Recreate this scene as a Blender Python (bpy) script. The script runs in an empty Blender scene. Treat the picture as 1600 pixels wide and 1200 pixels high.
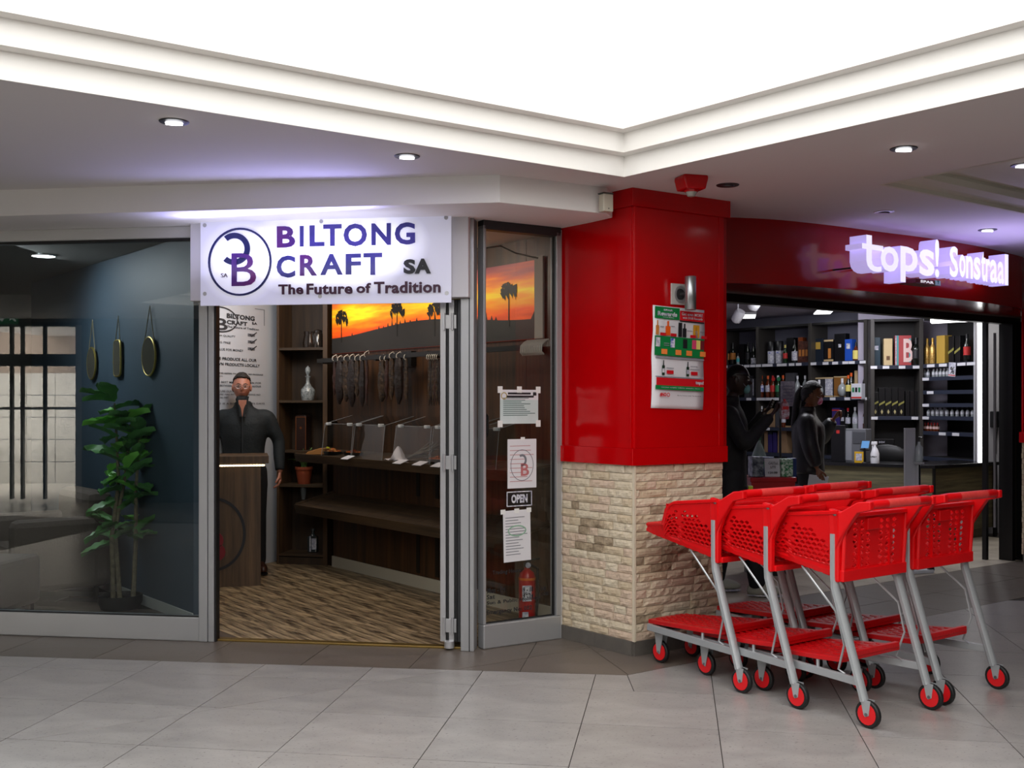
import bpy, bmesh, math, random
from mathutils import Vector, Matrix
from mathutils.geometry import tessellate_polygon
sc = bpy.context.scene
COL = sc.collection
R = random.Random(7)
PI = math.pi
# ---------------------------------------------------------------- camera, exposure, sky, daylight
F = 1690.0; CAM_H = 1.45; HOR = 630.0
cam_d = bpy.data.cameras.new('camera'); cam = bpy.data.objects.new('camera', cam_d); COL.objects.link(cam)
cam.location = (0, 0, CAM_H); cam.rotation_euler = (PI/2, 0, 0)
cam_d.sensor_width = 36; cam_d.lens = 36*F/1600; cam_d.shift_y = (HOR-600)/1600
cam_d.clip_end = 200; sc.camera = cam
sc.view_settings.view_transform = 'Standard'; sc.view_settings.look = 'None'
sc.view_settings.gamma = 1; sc.view_settings.use_curve_mapping = False
sc.view_settings.exposure = 0.0
sc.cycles.max_bounces = 8; sc.cycles.diffuse_bounces = 4; sc.cycles.glossy_bounces = 4
sc.cycles.transparent_max_bounces = 40; sc.cycles.caustics_reflective = False; sc.cycles.caustics_refractive = False
sc.cycles.sample_clamp_indirect = 6
wd = bpy.data.worlds.new('overcast_sky'); sc.world = wd; wd.use_nodes = True
wd.node_tree.nodes['Background'].inputs[0].default_value = (.85, .92, 1, 1)
wd.node_tree.nodes['Background'].inputs[1].default_value = 1.0

def area(name, loc, size, power, color=(1, 1, 1), target=None, size_y=None, spread=None):
    l = bpy.data.lights.new(name, 'AREA'); l.energy = power; l.color = color; l.size = size
    if size_y: l.shape = 'RECTANGLE'; l.size_y = size_y
    if spread: l.spread = spread
    o = bpy.data.objects.new(name, l); COL.objects.link(o); o.location = loc
    d = Vector(target)-Vector(loc) if target else Vector((0, 0, -1))
    o.rotation_euler = d.to_track_quat('-Z', 'Y').to_euler()
    return o
SKYLIGHT = 2.75            # radiance of the translucent skylight over the atrium
# shop lights (each stands for the ceiling fittings of that shop)
area('biltong_shop_light', (-1.9, 8.0, 2.5), 1.1, 7, (1, .9, .78), (-1.9, 8.3, 0))
area('poster_spot', (-1.1, 7.6, 2.5), .35, 9, (1, .85, .7), (-.45, 8.4, 2.1))
area('banner_spot', (-2.0, 8.6, 2.5), .4, 9, (.92, .95, 1), (-2.3, 9.4, 1.7))
area('corner_shelf_spot', (-1.5, 8.9, 2.5), .3, 3.5, (1, .85, .65), (-1.8, 9.6, 1.4))
area('left_shop_light', (-3.6, 7.9, 2.5), .8, 24, (.9, .95, 1), (-2.9, 7.9, 1.0))
area('liquor_light_near', (3.1, 10.6, 2.5), 1.4, 38, (.93, .93, 1), (3.0, 11.0, .8), .5)
area('liquor_light_far', (4.0, 12.3, 2.5), 1.0, 17, (.93, .93, 1), (4.5, 12.9, 1.0), .4)
area('liquor_light_right', (5.3, 11.2, 2.5), 1.2, 14, (1, .96, .9), (5.4, 11.0, 0))
area('entrance_daylight', (-12.4, -2.2, 2.6), 1.2, 1100, (1, .97, .9), (-10.6, -4.3, .9))

# ---------------------------------------------------------------- helpers
ORD = ['first', 'second', 'third', 'fourth', 'fifth', 'sixth', 'seventh', 'eighth', 'ninth', 'tenth', 'eleventh', 'twelfth', 'last']
def flo(px, py, z=0.0):
    Y = (CAM_H-z)*F/(py-HOR); return ((px-800)*Y/F, Y)
class Fr:
    """a vertical reference plane: x along it, y behind it, z up"""
    def __init__(s, ox, oy, az):
        s.o = (ox, oy); s.az = math.radians(az); s.c = math.cos(s.az); s.s = math.sin(s.az)
    def w(s, x, y=0, z=0): return (s.o[0]+x*s.c-y*s.s, s.o[1]+x*s.s+y*s.c, z)
    def at(s, px, ly=0):
        r = (px-800)/F
        return (r*(s.o[1]+ly*s.c)-s.o[0]+ly*s.s)/(s.c-r*s.s)
    def z(s, px, py, ly=0):
        return CAM_H-(py-HOR)*s.w(s.at(px, ly), ly)[1]/F
def srgb(h):
    v = [int(h[i:i+2], 16)/255 for i in (0, 2, 4)]
    return tuple((c/12.92 if c <= .04045 else ((c+.055)/1.055)**2.4) for c in v)
_mats = {}
def mat(name, col, rough=.5, metal=0, emit=0, ecol=None, noise=None, bump=None, coat=0, spec=None, stretch=None, alpha=None, trans=0):
    """noise=(scale, second colour, contrast); bump=(scale, strength); stretch=(x,y,z)"""
    if name in _mats: return _mats[name]
    m = bpy.data.materials.new(name); m.use_nodes = True; nt = m.node_tree; b = nt.nodes['Principled BSDF']
    c = srgb(col) if isinstance(col, str) else col
    b.inputs['Base Color'].default_value = (*c, 1); b.inputs['Roughness'].default_value = rough; b.inputs['Metallic'].default_value = metal
    if coat: b.inputs['Coat Weight'].default_value = coat; b.inputs['Coat Roughness'].default_value = .04
    if spec is not None: b.inputs['Specular IOR Level'].default_value = spec
    if trans: b.inputs['Transmission Weight'].default_value = trans
    if alpha is not None: b.inputs['Alpha'].default_value = alpha
    if emit:
        e = srgb(ecol) if isinstance(ecol, str) else (ecol or c)
        b.inputs['Emission Color'].default_value = (*e, 1); b.inputs['Emission Strength'].default_value = emit
    if noise or bump:
        tc = nt.nodes.new('ShaderNodeTexCoord'); mp = nt.nodes.new('ShaderNodeMapping')
        nt.links.new(tc.outputs['Object'], mp.inputs[0])
        if stretch: mp.inputs['Scale'].default_value = stretch
    if noise:
        n = nt.nodes.new('ShaderNodeTexNoise'); n.inputs['Scale'].default_value = noise[0]; n.inputs['Detail'].default_value = 6; n.inputs['Roughness'].default_value = .62
        nt.links.new(mp.outputs[0], n.inputs['Vector'])
        rp = nt.nodes.new('ShaderNodeValToRGB'); k = noise[2] if len(noise) > 2 else .2
        rp.color_ramp.elements[0].position = .5-k; rp.color_ramp.elements[1].position = .5+k
        rp.color_ramp.elements[0].color = (*c, 1); rp.color_ramp.elements[1].color = (*srgb(noise[1]), 1)
        nt.links.new(n.outputs['Fac'], rp.inputs[0]); nt.links.new(rp.outputs[0], b.inputs['Base Color'])
    if bump:
        n2 = nt.nodes.new('ShaderNodeTexNoise'); n2.inputs['Scale'].default_value = bump[0]; n2.inputs['Detail'].default_value = 5
        nt.links.new(mp.outputs[0], n2.inputs['Vector'])
        bp = nt.nodes.new('ShaderNodeBump'); bp.inputs['Strength'].default_value = bump[1]; bp.inputs['Distance'].default_value = .01
        nt.links.new(n2.outputs['Fac'], bp.inputs['Height']); nt.links.new(bp.outputs[0], b.inputs['Normal'])
    _mats[name] = m; return m
def glass_mat(name, tint=(1, 1, 1), refl=1.0, ior=1.5, rough=0.0):
    if name in _mats: return _mats[name]
    m = bpy.data.materials.new(name); m.use_nodes = True; nt = m.node_tree; nt.nodes.remove(nt.nodes['Principled BSDF'])
    out = nt.nodes['Material Output']; t = nt.nodes.new('ShaderNodeBsdfTransparent'); t.inputs[0].default_value = (*tint, 1)
    g = nt.nodes.new('ShaderNodeBsdfGlossy'); g.inputs['Roughness'].default_value = rough
    fr = nt.nodes.new('ShaderNodeFresnel'); fr.inputs[0].default_value = ior
    mu = nt.nodes.new('ShaderNodeMath'); mu.operation = 'MULTIPLY'; mu.inputs[1].default_value = refl; mu.use_clamp = True
    ge = nt.nodes.new('ShaderNodeNewGeometry'); iv = nt.nodes.new('ShaderNodeMath'); iv.operation = 'SUBTRACT'; iv.inputs[0].default_value = 1; nt.links.new(ge.outputs['Backfacing'], iv.inputs[1])
    m3 = nt.nodes.new('ShaderNodeMath'); m3.operation = 'MULTIPLY'; nt.links.new(mu.outputs[0], m3.inputs[0]); nt.links.new(iv.outputs[0], m3.inputs[1])
    mx = nt.nodes.new('ShaderNodeMixShader'); nt.links.new(fr.outputs[0], mu.inputs[0]); nt.links.new(m3.outputs[0], mx.inputs[0])
    nt.links.new(t.outputs[0], mx.inputs[1]); nt.links.new(g.outputs[0], mx.inputs[2]); nt.links.new(mx.outputs[0], out.inputs[0])
    _mats[name] = m; return m

class MB:
    def __init__(s): s.v = []; s.f = []
    def add(s, vs, fs):
        n = len(s.v); s.v += [tuple(v) for v in vs]; s.f += [tuple(i+n for i in f) for f in fs]; return s
    def box(s, x0, x1, y0, y1, z0, z1, M=None):
        vs = [Vector((x, y, z)) for z in (z0, z1) for y in (y0, y1) for x in (x0, x1)]
        if M: vs = [M @ v for v in vs]
        return s.add(vs, [(0, 2, 3, 1), (4, 5, 7, 6), (0, 1, 5, 4), (2, 6, 7, 3), (0, 4, 6, 2), (1, 3, 7, 5)])
    def prism(s, pts, a, b, plane='xy', M=None):
        """extrude a closed 2D outline; plane xy: a..b is z; plane xz: a..b is y; plane yz: a..b is x"""
        n = len(pts)
        def p3(p, h): return Vector((p[0], p[1], h) if plane == 'xy' else ((p[0], h, p[1]) if plane == 'xz' else (h, p[0], p[1])))
        vs = [p3(p, a) for p in pts]+[p3(p, b) for p in pts]
        if M: vs = [M @ v for v in vs]
        tri = tessellate_polygon([[Vector((p[0], p[1], 0)) for p in pts]])
        fs = [tuple(t) for t in tri]+[tuple(i+n for i in reversed(t)) for t in tri]+[(i, (i+1) % n, (i+1) % n+n, i+n) for i in range(n)]
        return s.add(vs, fs)
    def tube(s, path, r, n=8, cap=True, sq=None):
        path = [Vector(p) for p in path]; k = len(path); up0 = None; vs = []
        for i, p in enumerate(path):
            d = (path[min(i+1, k-1)]-path[max(i-1, 0)]).normalized()
            up = Vector((0, 0, 1)) if abs(d.z) < .9 else Vector((0, 1, 0))
            if up0 is not None: up = up0
            a = d.cross(up).normalized(); b = a.cross(d).normalized(); up0 = b
            rr = r[i] if isinstance(r, (list, tuple)) else r
            for j in range(n):
                t = 2*PI*(j+.5)/n; u, w = math.cos(t), math.sin(t)
                if sq: u = u*sq[0]; w = w*sq[1]
                vs.append(p+a*rr*u+b*rr*w)
        fs = [(i*n+j, i*n+(j+1) % n, (i+1)*n+(j+1) % n, (i+1)*n+j) for i in range(k-1) for j in range(n)]
        if cap: fs += [tuple(range(n))[::-1], tuple(range((k-1)*n, k*n))]
        return s.add(vs, fs)
    def lathe(s, prof, c=(0, 0, 0), n=16, sx=1, sy=1, M=None):
        vs = []; c = Vector(c)
        for r, z in prof:
            for j in range(n):
                t = 2*PI*j/n; v = Vector((r*math.cos(t)*sx, r*math.sin(t)*sy, z))
                vs.append(c+(M @ v if M else v))
        k = len(prof)
        fs = [(i*n+j, i*n+(j+1) % n, (i+1)*n+(j+1) % n, (i+1)*n+j) for i in range(k-1) for j in range(n)]
        fs += [tuple(range(n))[::-1], tuple(range((k-1)*n, k*n))]
        return s.add(vs, fs)
    def ell(s, c, r, n=12, m=8, fn=None):
        prof = [(math.sin(PI*i/m) if 0 < i < m else .02, -math.cos(PI*i/m)) for i in range(m+1)]
        vs = []
        for rr, z in prof:
            for j in range(n):
                t = 2*PI*j/n; p = Vector((rr*math.cos(t), rr*math.sin(t), z))
                q = Vector((p.x*r[0], p.y*r[1], p.z*r[2]))
                if fn: q = fn(p, q)
                vs.append(Vector(c)+q)
        fs = [(i*n+j, i*n+(j+1) % n, (i+1)*n+(j+1) % n, (i+1)*n+j) for i in range(m) for j in range(n)]
        fs += [tuple(range(n))[::-1], tuple(range(m*n, (m+1)*n))]
        return s.add(vs, fs)
    def mesh(s, name, smooth=False, M=None):
        me = bpy.data.meshes.new(name); me.from_pydata([tuple(M @ Vector(v)) if M else v for v in s.v], [], s.f)
        bm = bmesh.new(); bm.from_mesh(me); bmesh.ops.recalc_face_normals(bm, faces=bm.faces); bm.to_mesh(me); bm.free()
        if smooth:
            me.shade_smooth()
            me.set_sharp_from_angle(angle=math.radians(smooth if smooth > 1 else 40))
        return me
    def build(s, name, m, parent=None, fr=None, bevel=0, smooth=False, M=None, loc=None, rot=None, **kw):
        me = s.mesh(name, smooth, M); me.materials.append(m)
        return link(name, me, parent, fr, bevel, loc, rot, **kw)
def link(name, me, parent=None, fr=None, bevel=0, loc=None, rot=None, **kw):
    o = bpy.data.objects.new(name, me); COL.objects.link(o)
    if parent: o.parent = parent
    if fr: o.location = fr.w(0, 0, 0); o.rotation_euler = (0, 0, fr.az)
    if loc: o.location = loc
    if rot: o.rotation_euler = rot
    if bevel:
        b = o.modifiers.new('soft_edge', 'BEVEL'); b.width = bevel; b.segments = 2; b.limit_method = 'ANGLE'; b.angle_limit = math.radians(40)
    for k, v in kw.items(): o[k] = v
    return o
def thing(name, label, cat, loc=(0, 0, 0), az=0, group=None):
    o = bpy.data.objects.new(name, None); COL.objects.link(o); o.empty_display_size = .1
    o.location = loc; o.rotation_euler = (0, 0, az); o['label'] = label; o['category'] = cat
    if group: o['group'] = group
    return o
def tag(o, label, cat, group=None):
    o['label'] = label; o['category'] = cat
    if group: o['group'] = group
    return o
def root(name, fr=None, kind='structure'):
    o = bpy.data.objects.new(name, None); COL.objects.link(o); o['kind'] = kind
    if fr: o.location = fr.w(0, 0, 0); o.rotation_euler = (0, 0, fr.az)
    return o
def dup(rt, loc, az, label=None, group=None):
    r = rt.copy(); COL.objects.link(r); r.location = loc; r.rotation_euler = (0, 0, az)
    if label: r['label'] = label
    if group: r['group'] = group
    for ch in kids[rt.name] if rt.name in kids else list(rt.children):
        c = ch.copy(); COL.objects.link(c); c.parent = r
        for g in list(ch.children):
            d = g.copy(); COL.objects.link(d); d.parent = c
    return r
kids = {}
def text_data(s, bold=.02, ext=.004):
    cu = bpy.data.curves.new('lettering', 'FONT'); cu.body = s; cu.size = 1; cu.offset = bold; cu.extrude = 0; cu.resolution_u = 3; cu.space_character = 1.06
    o = bpy.data.objects.new('lettering', cu); COL.objects.link(o)
    dg = bpy.context.evaluated_depsgraph_get(); me = o.evaluated_get(dg).to_mesh()
    vs = [v.co.copy() for v in me.vertices]; fs = [tuple(p.vertices) for p in me.polygons]
    o.evaluated_get(dg).to_mesh_clear(); bpy.data.objects.remove(o); bpy.data.curves.remove(cu)
    return vs, fs
_txt = {}
def text(s, x0, z0, h, m, parent=None, y=0, w=None, ext=0, bold=.02, name='lettering', fr=None, skew=None, flip=False, **kw):
    """lettering in the local xz plane facing -y; x0,z0 lower left; h height; w width or None"""
    if (s, bold) not in _txt: _txt[(s, bold)] = text_data(s, bold)
    vs, fs = _txt[(s, bold)]
    if not vs: return None
    ax, bx = min(v.x for v in vs), max(v.x for v in vs); ay, by = min(v.y for v in vs), max(v.y for v in vs)
    kz = h/(by-ay); kx = (w/(bx-ax)) if w else kz
    mb = MB(); n = len(vs)
    def P(v, yy):
        x = (v.x-ax)*kx; z = (v.y-ay)*kz
        if flip: x = (bx-ax)*kx-x
        return (x0+x+(z*skew if skew else 0), yy, z0+z)
    if ext:
        front = [P(v, y-ext) for v in vs]; back = [P(v, y) for v in vs]
        from collections import Counter
        ec = Counter(); dirs = {}
        for f in fs:
            for i in range(len(f)):
                a, b = f[i], f[(i+1) % len(f)]; ec[(min(a, b), max(a, b))] += 1; dirs[(min(a, b), max(a, b))] = (a, b)
        mb.add(front+back, [tuple(f) for f in fs]+[tuple(i+n for i in reversed(f)) for f in fs]+[(dirs[e][1], dirs[e][0], dirs[e][0]+n, dirs[e][1]+n) for e, c in ec.items() if c == 1])
    else:
        mb.add([P(v, y) for v in vs], fs)
    return mb.build(name, m, parent, fr, **kw)
# ---------------------------------------------------------------- frames of reference (real planes)
FL = Fr(-.245, 6.365, -8.3)      # biltong shop front
FW = Fr(-.183, 6.385, 32.1)      # angled side window
PL = Fr(.309, 6.69, -51.6)       # pillar, face towards the window
PR = Fr(.694, 6.204, 33.5)       # pillar, face towards the trolleys
SW = Fr(-1.574, 9.57, -52.4)     # panelled wall inside
BW = Fr(-4.425, 9.97, -51.0)     # blue partition
WP = Fr(-2.14, 9.92, 67.5)       # white lettered wall
RF = Fr(1.5, 7.72, 36.0)         # liquor shop glass line
CEIL = 2.68
# ---------------------------------------------------------------- materials of the setting
def tile_mat(name, a, b, r, spots, sc_=3.0):
    m = bpy.data.materials.new(name); m.use_nodes = True; nt = m.node_tree; bs = nt.nodes['Principled BSDF']
    tc = nt.nodes.new('ShaderNodeTexCoord'); n1 = nt.nodes.new('ShaderNodeTexNoise'); n1.inputs['Scale'].default_value = sc_; n1.inputs['Detail'].default_value = 8; n1.inputs['Roughness'].default_value = .7
    mp = nt.nodes.new('ShaderNodeMapping'); mp.inputs['Scale'].default_value = (1, 2.2, 1); mp.inputs['Rotation'].default_value = (0, 0, .15)
    nt.links.new(tc.outputs['Object'], mp.inputs[0]); nt.links.new(mp.outputs[0], n1.inputs['Vector'])
    rp = nt.nodes.new('ShaderNodeValToRGB'); rp.color_ramp.elements[0].position = .3; rp.color_ramp.elements[1].position = .72
    rp.color_ramp.elements[0].color = (*srgb(a), 1); rp.color_ramp.elements[1].color = (*srgb(b), 1)
    nt.links.new(n1.outputs['Fac'], rp.inputs[0])
    vo = nt.nodes.new('ShaderNodeTexNoise'); vo.inputs['Scale'].default_value = 55; vo.inputs['Detail'].default_value = 3
    nt.links.new(mp.outputs[0], vo.inputs['Vector'])
    r2 = nt.nodes.new('ShaderNodeValToRGB'); r2.color_ramp.elements[0].position = .30; r2.color_ramp.elements[1].position = .37
    r2.color_ramp.elements[0].color = (*srgb(spots), 1); r2.color_ramp.elements[1].color = (1, 1, 1, 1)
    nt.links.new(vo.outputs['Fac'], r2.inputs[0])
    mx = nt.nodes.new('ShaderNodeMix'); mx.data_type = 'RGBA'; mx.blend_type = 'MULTIPLY'; mx.inputs[0].default_value = .8
    nt.links.new(rp.outputs[0], mx.inputs[6]); nt.links.new(r2.outputs[0], mx.inputs[7])
    oi = nt.nodes.new('ShaderNodeObjectInfo'); mr = nt.nodes.new('ShaderNodeMapRange'); mr.inputs[3].default_value = .93; mr.inputs[4].default_value = 1.05
    nt.links.new(oi.outputs['Random'], mr.inputs[0])
    hs = nt.nodes.new('ShaderNodeHueSaturation'); nt.links.new(mr.outputs[0], hs.inputs['Value']); nt.links.new(mx.outputs[2], hs.inputs['Color'])
    nt.links.new(hs.outputs[0], bs.inputs['Base Color']); bs.inputs['Roughness'].default_value = r
    bs.inputs['Specular IOR Level'].default_value = .5
    rr = nt.nodes.new('ShaderNodeMapRange'); rr.inputs[3].default_value = r-.08; rr.inputs[4].default_value = r+.12
    nt.links.new(n1.outputs['Fac'], rr.inputs[0]); nt.links.new(rr.outputs[0], bs.inputs['Roughness'])
    return m
M_tile = tile_mat('pale_stone_tile', '858280', '9f9c98', .30, '5d5650')
M_dark = tile_mat('taupe_tile', '5b534c', '6b625a', .36, '4c4640')
M_store = tile_mat('liquor_shop_tile', '9d9486', 'c4bba9', .3, '8b8578', 1.2)
M_grout = mat('grout', '3a3532', .9)
M_plaster = mat('white_plaster', 'efedeb', .8, bump=(60, .06))
M_ceil = mat('ceiling_paint', 'dddad9', .85, bump=(40, .05))
M_alu = mat('silver_aluminium', 'a9aaac', .38, .55, bump=(120, .03))
M_alu_d = mat('dark_aluminium', '3b3c3e', .45, .5)
M_rubber = mat('black_rubber', '101011', .6)
M_red = mat('gloss_red_panel', 'bc0006', .14, spec=.42, noise=(2, 'b00005', .3))
M_redp = mat('gloss_red_fascia', 'a00508', .16, spec=.5, noise=(1.5, '960507', .3))
M_glass = glass_mat('window_glass', (.86, .90, .90), 1.9, 1.52)
M_glass2 = glass_mat('side_window_glass', (.95, .96, .95), 1.2, 1.5)
M_black = mat('black_frame', '0a0a0a', .4)
# ---------------------------------------------------------------- floor: slab + tiles cut by the joints
def clip(poly, a, b):
    """keep the side left of a->b"""
    out = []; n = len(poly)
    def sd(p): return (b[0]-a[0])*(p[1]-a[1])-(b[1]-a[1])*(p[0]-a[0])
    for i in range(n):
        p, q = poly[i], poly[(i+1) % n]; sp, sq = sd(p), sd(q)
        if sp >= 0: out.append(p)
        if sp*sq < 0:
            t = sp/(sp-sq); out.append((p[0]+(q[0]-p[0])*t, p[1]+(q[1]-p[1])*t))
    return out
def area2(p): return abs(sum(p[i][0]*p[(i+1) % len(p)][1]-p[(i+1) % len(p)][0]*p[i][1] for i in range(len(p))))/2
def inset(poly, d):
    n = len(poly); s = sum(poly[i][0]*poly[(i+1) % n][1]-poly[(i+1) % n][0]*poly[i][1] for i in range(n))
    if s < 0: poly = poly[::-1]
    out = poly
    for i in range(n):
        a, b = poly[i], poly[(i+1) % n]; L = math.hypot(b[0]-a[0], b[1]-a[1])
        if L < 1e-5: continue
        nx, ny = -(b[1]-a[1])/L*d, (b[0]-a[0])/L*d
        out = clip(out, (a[0]+nx, a[1]+ny), (b[0]+nx, b[1]+ny))
        if len(out) < 3: return []
    return out
floor = root('floor')
MB().box(-12, 12, -11, 16, -.12, -.004).build('floor_slab', M_grout, floor)
MB().box(-12, 12, -11, .9, -.004, -.001).build('floor_slab', M_dark, floor)  # unseen floor behind the camera, made dark to cut bounced light
TH = -.1494; ct, st = math.cos(TH), math.sin(TH)
def uv2w(u, v): return (u*ct-v*st, u*st+v*ct)
U0, V0, TU, TV = -4.6853*.6103, 8.9681*.6103, .6103, .587
E0, E1 = (.614, 5.766), (3.83, 8.087)               # edge of the dark band at the liquor shop
BL0 = (-2.937, 6.204)                               # edge of the dark band at the biltong shop
C0, C1 = (-2.178, 4.60), (.376, 6.355)              # sawn joint
G0, G1 = (1.78, 5.27), (2.23, 4.71)                 # second sawn joint
T0, T1 = (2.85, 8.57), (4.64, 9.80)                 # liquor shop threshold
D0, D1 = (.472, 6.38), (.617, 5.79)
def far(a, b, k=30): return (a[0]+(b[0]-a[0])*k, a[1]+(b[1]-a[1])*k)
def put_tile(poly, m, name, parent, gap=.0022):
    p = inset(poly, gap)
    if len(p) < 3 or area2(p) < .0015: return
    cx = sum(q[0] for q in p)/len(p); cy = sum(q[1] for q in p)/len(p)
    MB().prism([(q[0]-cx, q[1]-cy) for q in p], -.012, R.uniform(-.0004, .0004)).build(name, m, parent, loc=(cx, cy, 0))
def split(polys, a, b):
    out = []
    for p in polys:
        l = clip(p, a, b); r = clip(p, b, a)
        out += [q for q in (l, r) if len(q) > 2 and area2(q) > 1e-4]
    return out
tiles = 0
for i in range(-6, 18):
    for j in range(-9, 5):
        u, v = U0+i*TU, V0+(j)*TV
        q = [uv2w(u, v), uv2w(u+TU, v), uv2w(u+TU, v+TV), uv2w(u, v+TV)]
        c = (sum(p[0] for p in q)/4, sum(p[1] for p in q)/4)
        if c[1] < 1.2 or c[0] < -6.4 or c[0] > 6.4: continue
        # light area = south of both dark bands
        L = clip(clip(q, far(E0, BL0, 3), far(BL0, E0, 3)), E1, E0) if False else q
        # south of line BL0-E0 (for x<E0.x) and south of E0-E1 (for x>E0.x); region is concave, cut in two at D line
        w = clip(clip(q, (E0[0], 50), (E0[0], -50))[::1], far(E0, BL0, 4), E0) if False else None
        left = clip(q, (E0[0], -50), (E0[0], 50)); right = clip(q, (E0[0], 50), (E0[0], -50))
        left = clip(left, E0, far(E0, BL0, 4)) if len(left) > 2 else []
        right = clip(right, far(E0, E1, 4), E0) if len(right) > 2 else []
        whole = area2(left) + area2(right) > area2(q)*.999 if (len(left) > 2 or len(right) > 2) else False
        ps = [q] if whole else [p for p in (left, right) if len(p) > 2]
        for p in ps:
            for s_ in split([p], C0, C1):
                pieces = split([s_], G0, G1) if s_[0][0] > 1.2 and s_[0][1] < 5.6 else [s_]
                for k in pieces: put_tile(k, M_tile, 'floor_tile', floor)
# dark bands (own grid)
sh_a, sh_b = FL.w(-6, .02), FL.w(0, .02)
for i in range(-9, 9):
    for j in range(-1, 4):
        u, v = U0+.20+i*TU, 5.55+j*.9
        q = [uv2w(u, v), uv2w(u+TU, v), uv2w(u+TU, v+.9), uv2w(u, v+.9)]
        p = clip(q, far(E0, BL0, 4), E0)               # north of border
        if len(p) < 3: continue
        p = clip(p, sh_b[:2], sh_a[:2]) if max(k[0] for k in q) < -.1 else p
        if len(p) > 2: p = clip(p, (PR.w(0, 0)[0]+.3, 50), (PR.w(0, 0)[0]+.3, -50)) if False else p
        if len(p) > 2: p = clip(p, (D0[0]+.0, 50), (D0[0]+.0, -50)) if False else p
        if len(p) < 3: continue
        p = clip(p, far(D1, D0, 8), far(D0, D1, 8)) if False else p
        for s_ in split([p], C0, C1):
            for t_ in split([s_], D0, D1):
                c = (sum(k[0] for k in t_)/len(t_), sum(k[1] for k in t_)/len(t_))
                if c[0] > 1.0 or c[1] > 7.3: continue
                if c[0] > D0[0]+.1: continue
                put_tile(t_, M_dark, 'border_tile', floor)
band = Fr(E0[0], E0[1], 35.8)
for i in range(-1, 10):
    for j in range(0, 2):
        x0, y0 = i*.6, j*.5-.0
        q = [band.w(x0, y0)[:2], band.w(x0+.6, y0)[:2], band.w(x0+.6, y0+.5)[:2], band.w(x0, y0+.5)[:2]]
        if j == 1:
            q = [band.w(x0, .5)[:2], band.w(x0+.6, .5)[:2], band.w(x0+.6, 1.02)[:2], band.w(x0, 1.02)[:2]]
        q = clip(q, (D1[0], -50) if j else D1, (D1[0]+.001, 50) if j else (D1[0]+.0001, D1[1]+9))[:] if False else q
        c = (sum(k[0] for k in q)/4, sum(k[1] for k in q)/4)
        q = clip(q, far(D1, D0, 6), far(D0, D1, 6)) if c[0] < 2 else q
        if len(q) > 2 and c[0] < 2: q = clip(q, (D1[0]+.0, -50), (D1[0]+.0, 50)) if False else q
        if len(q) > 2: put_tile(q, M_dark, 'border_tile', floor)
# liquor shop floor
for i in range(-3, 12):
    for j in range(0, 9):
        q = [band.w(i*.6, 1.025+j*.6)[:2], band.w(i*.6+.6, 1.025+j*.6)[:2], band.w(i*.6+.6, 1.625+j*.6)[:2], band.w(i*.6, 1.625+j*.6)[:2]]
        c = (sum(k[0] for k in q)/4, sum(k[1] for k in q)/4)
        if c[0] < 1.35 or c[0] > 7.5 or c[1] > 13.2: continue
        put_tile(q, M_store, 'shop_floor_tile', floor)
# wooden floor of the biltong shop
M_wood_f = mat('driftwood_laminate', '3a2c1c', .40, noise=(3.2, 'b89f7a', .12), stretch=(.9, 9, 1), bump=(8, .15))
wf = root('wood_floor', SW); wf['kind'] = 'structure'; wf.name = 'floor.001'
SWM = Matrix.Translation(SW.w(0, 0)) @ Matrix.Rotation(SW.az, 4, 'Z'); SWI = SWM.inverted()
fa_, fb_ = FL.w(-1.85, .055)[:2], FL.w(.06, .055)[:2]; fc_, fd_ = FW.w(-.1, .045)[:2], FW.w(.8, .045)[:2]
bw_a, bw_b = BW.w(0, .05)[:2], BW.w(3.9, .05)[:2]
for r_ in range(-26, 1):
    for k in range(-3, 5):
        xc = k*1.2+(r_*.437 % 1.2); yc = r_*.14-.07
        q = [SW.w(xc+sx*.5992, yc+sy*.0692)[:2] for sx, sy in ((-1, -1), (1, -1), (1, 1), (-1, 1))]
        q = clip(q, fb_, fa_) if False else clip(q, fa_, fb_)
        if len(q) > 2: q = clip(q, fc_, fd_)
        if len(q) > 2: q = clip(q, bw_a, bw_b)
        if len(q) < 3 or area2(q) < .004: continue
        cx = sum(p[0] for p in q)/len(q); cy = sum(p[1] for p in q)/len(q)
        if cy > 11.5: continue
        l = [SWI @ Vector((p[0], p[1], 0)) for p in q]; lc = SWI @ Vector((cx, cy, 0))
        MB().prism([(p.x-lc.x, p.y-lc.y) for p in l], -.01, .006).build('plank', M_wood_f, wf, loc=(lc.x, lc.y, 0))
MB().box(-1.6, .0, .0, .06, 0, .012).build('trim_1', mat('brass_threshold', '8c7340', .35, .8), fr=FL, bevel=.002, kind='structure')
# ---------------------------------------------------------------- main ceiling with atrium opening
CC = (.606, 5.855); dl = (-.822, -.57); dr = (.64, -.768)
well = [CC, (CC[0]+8.4*dr[0], CC[1]+8.4*dr[1]), (CC[0]+8.4*dr[0]+8.4*dl[0], CC[1]+8.4*dr[1]+8.4*dl[1]), (CC[0]+8.4*dl[0], CC[1]+8.4*dl[1])]
RC = (2.07, 6.08); r1 = (.594, -.804); r2 = (.80, .60)     # second recess at the right
rec = [RC, (RC[0]+1.9*r1[0], RC[1]+1.9*r1[1]), (RC[0]+1.9*r1[0]+2.6*r2[0], RC[1]+1.9*r1[1]+2.6*r2[1]), (RC[0]+2.6*r2[0], RC[1]+2.6*r2[1])]
outer = [(-12, -11), (12, -11), (12, 16), (-12, 16)]
loops = [[Vector((*p, 0)) for p in l] for l in (outer, well, rec)]
tri = tessellate_polygon(loops); flat = [p for l in (outer, well, rec) for p in l]
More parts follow.
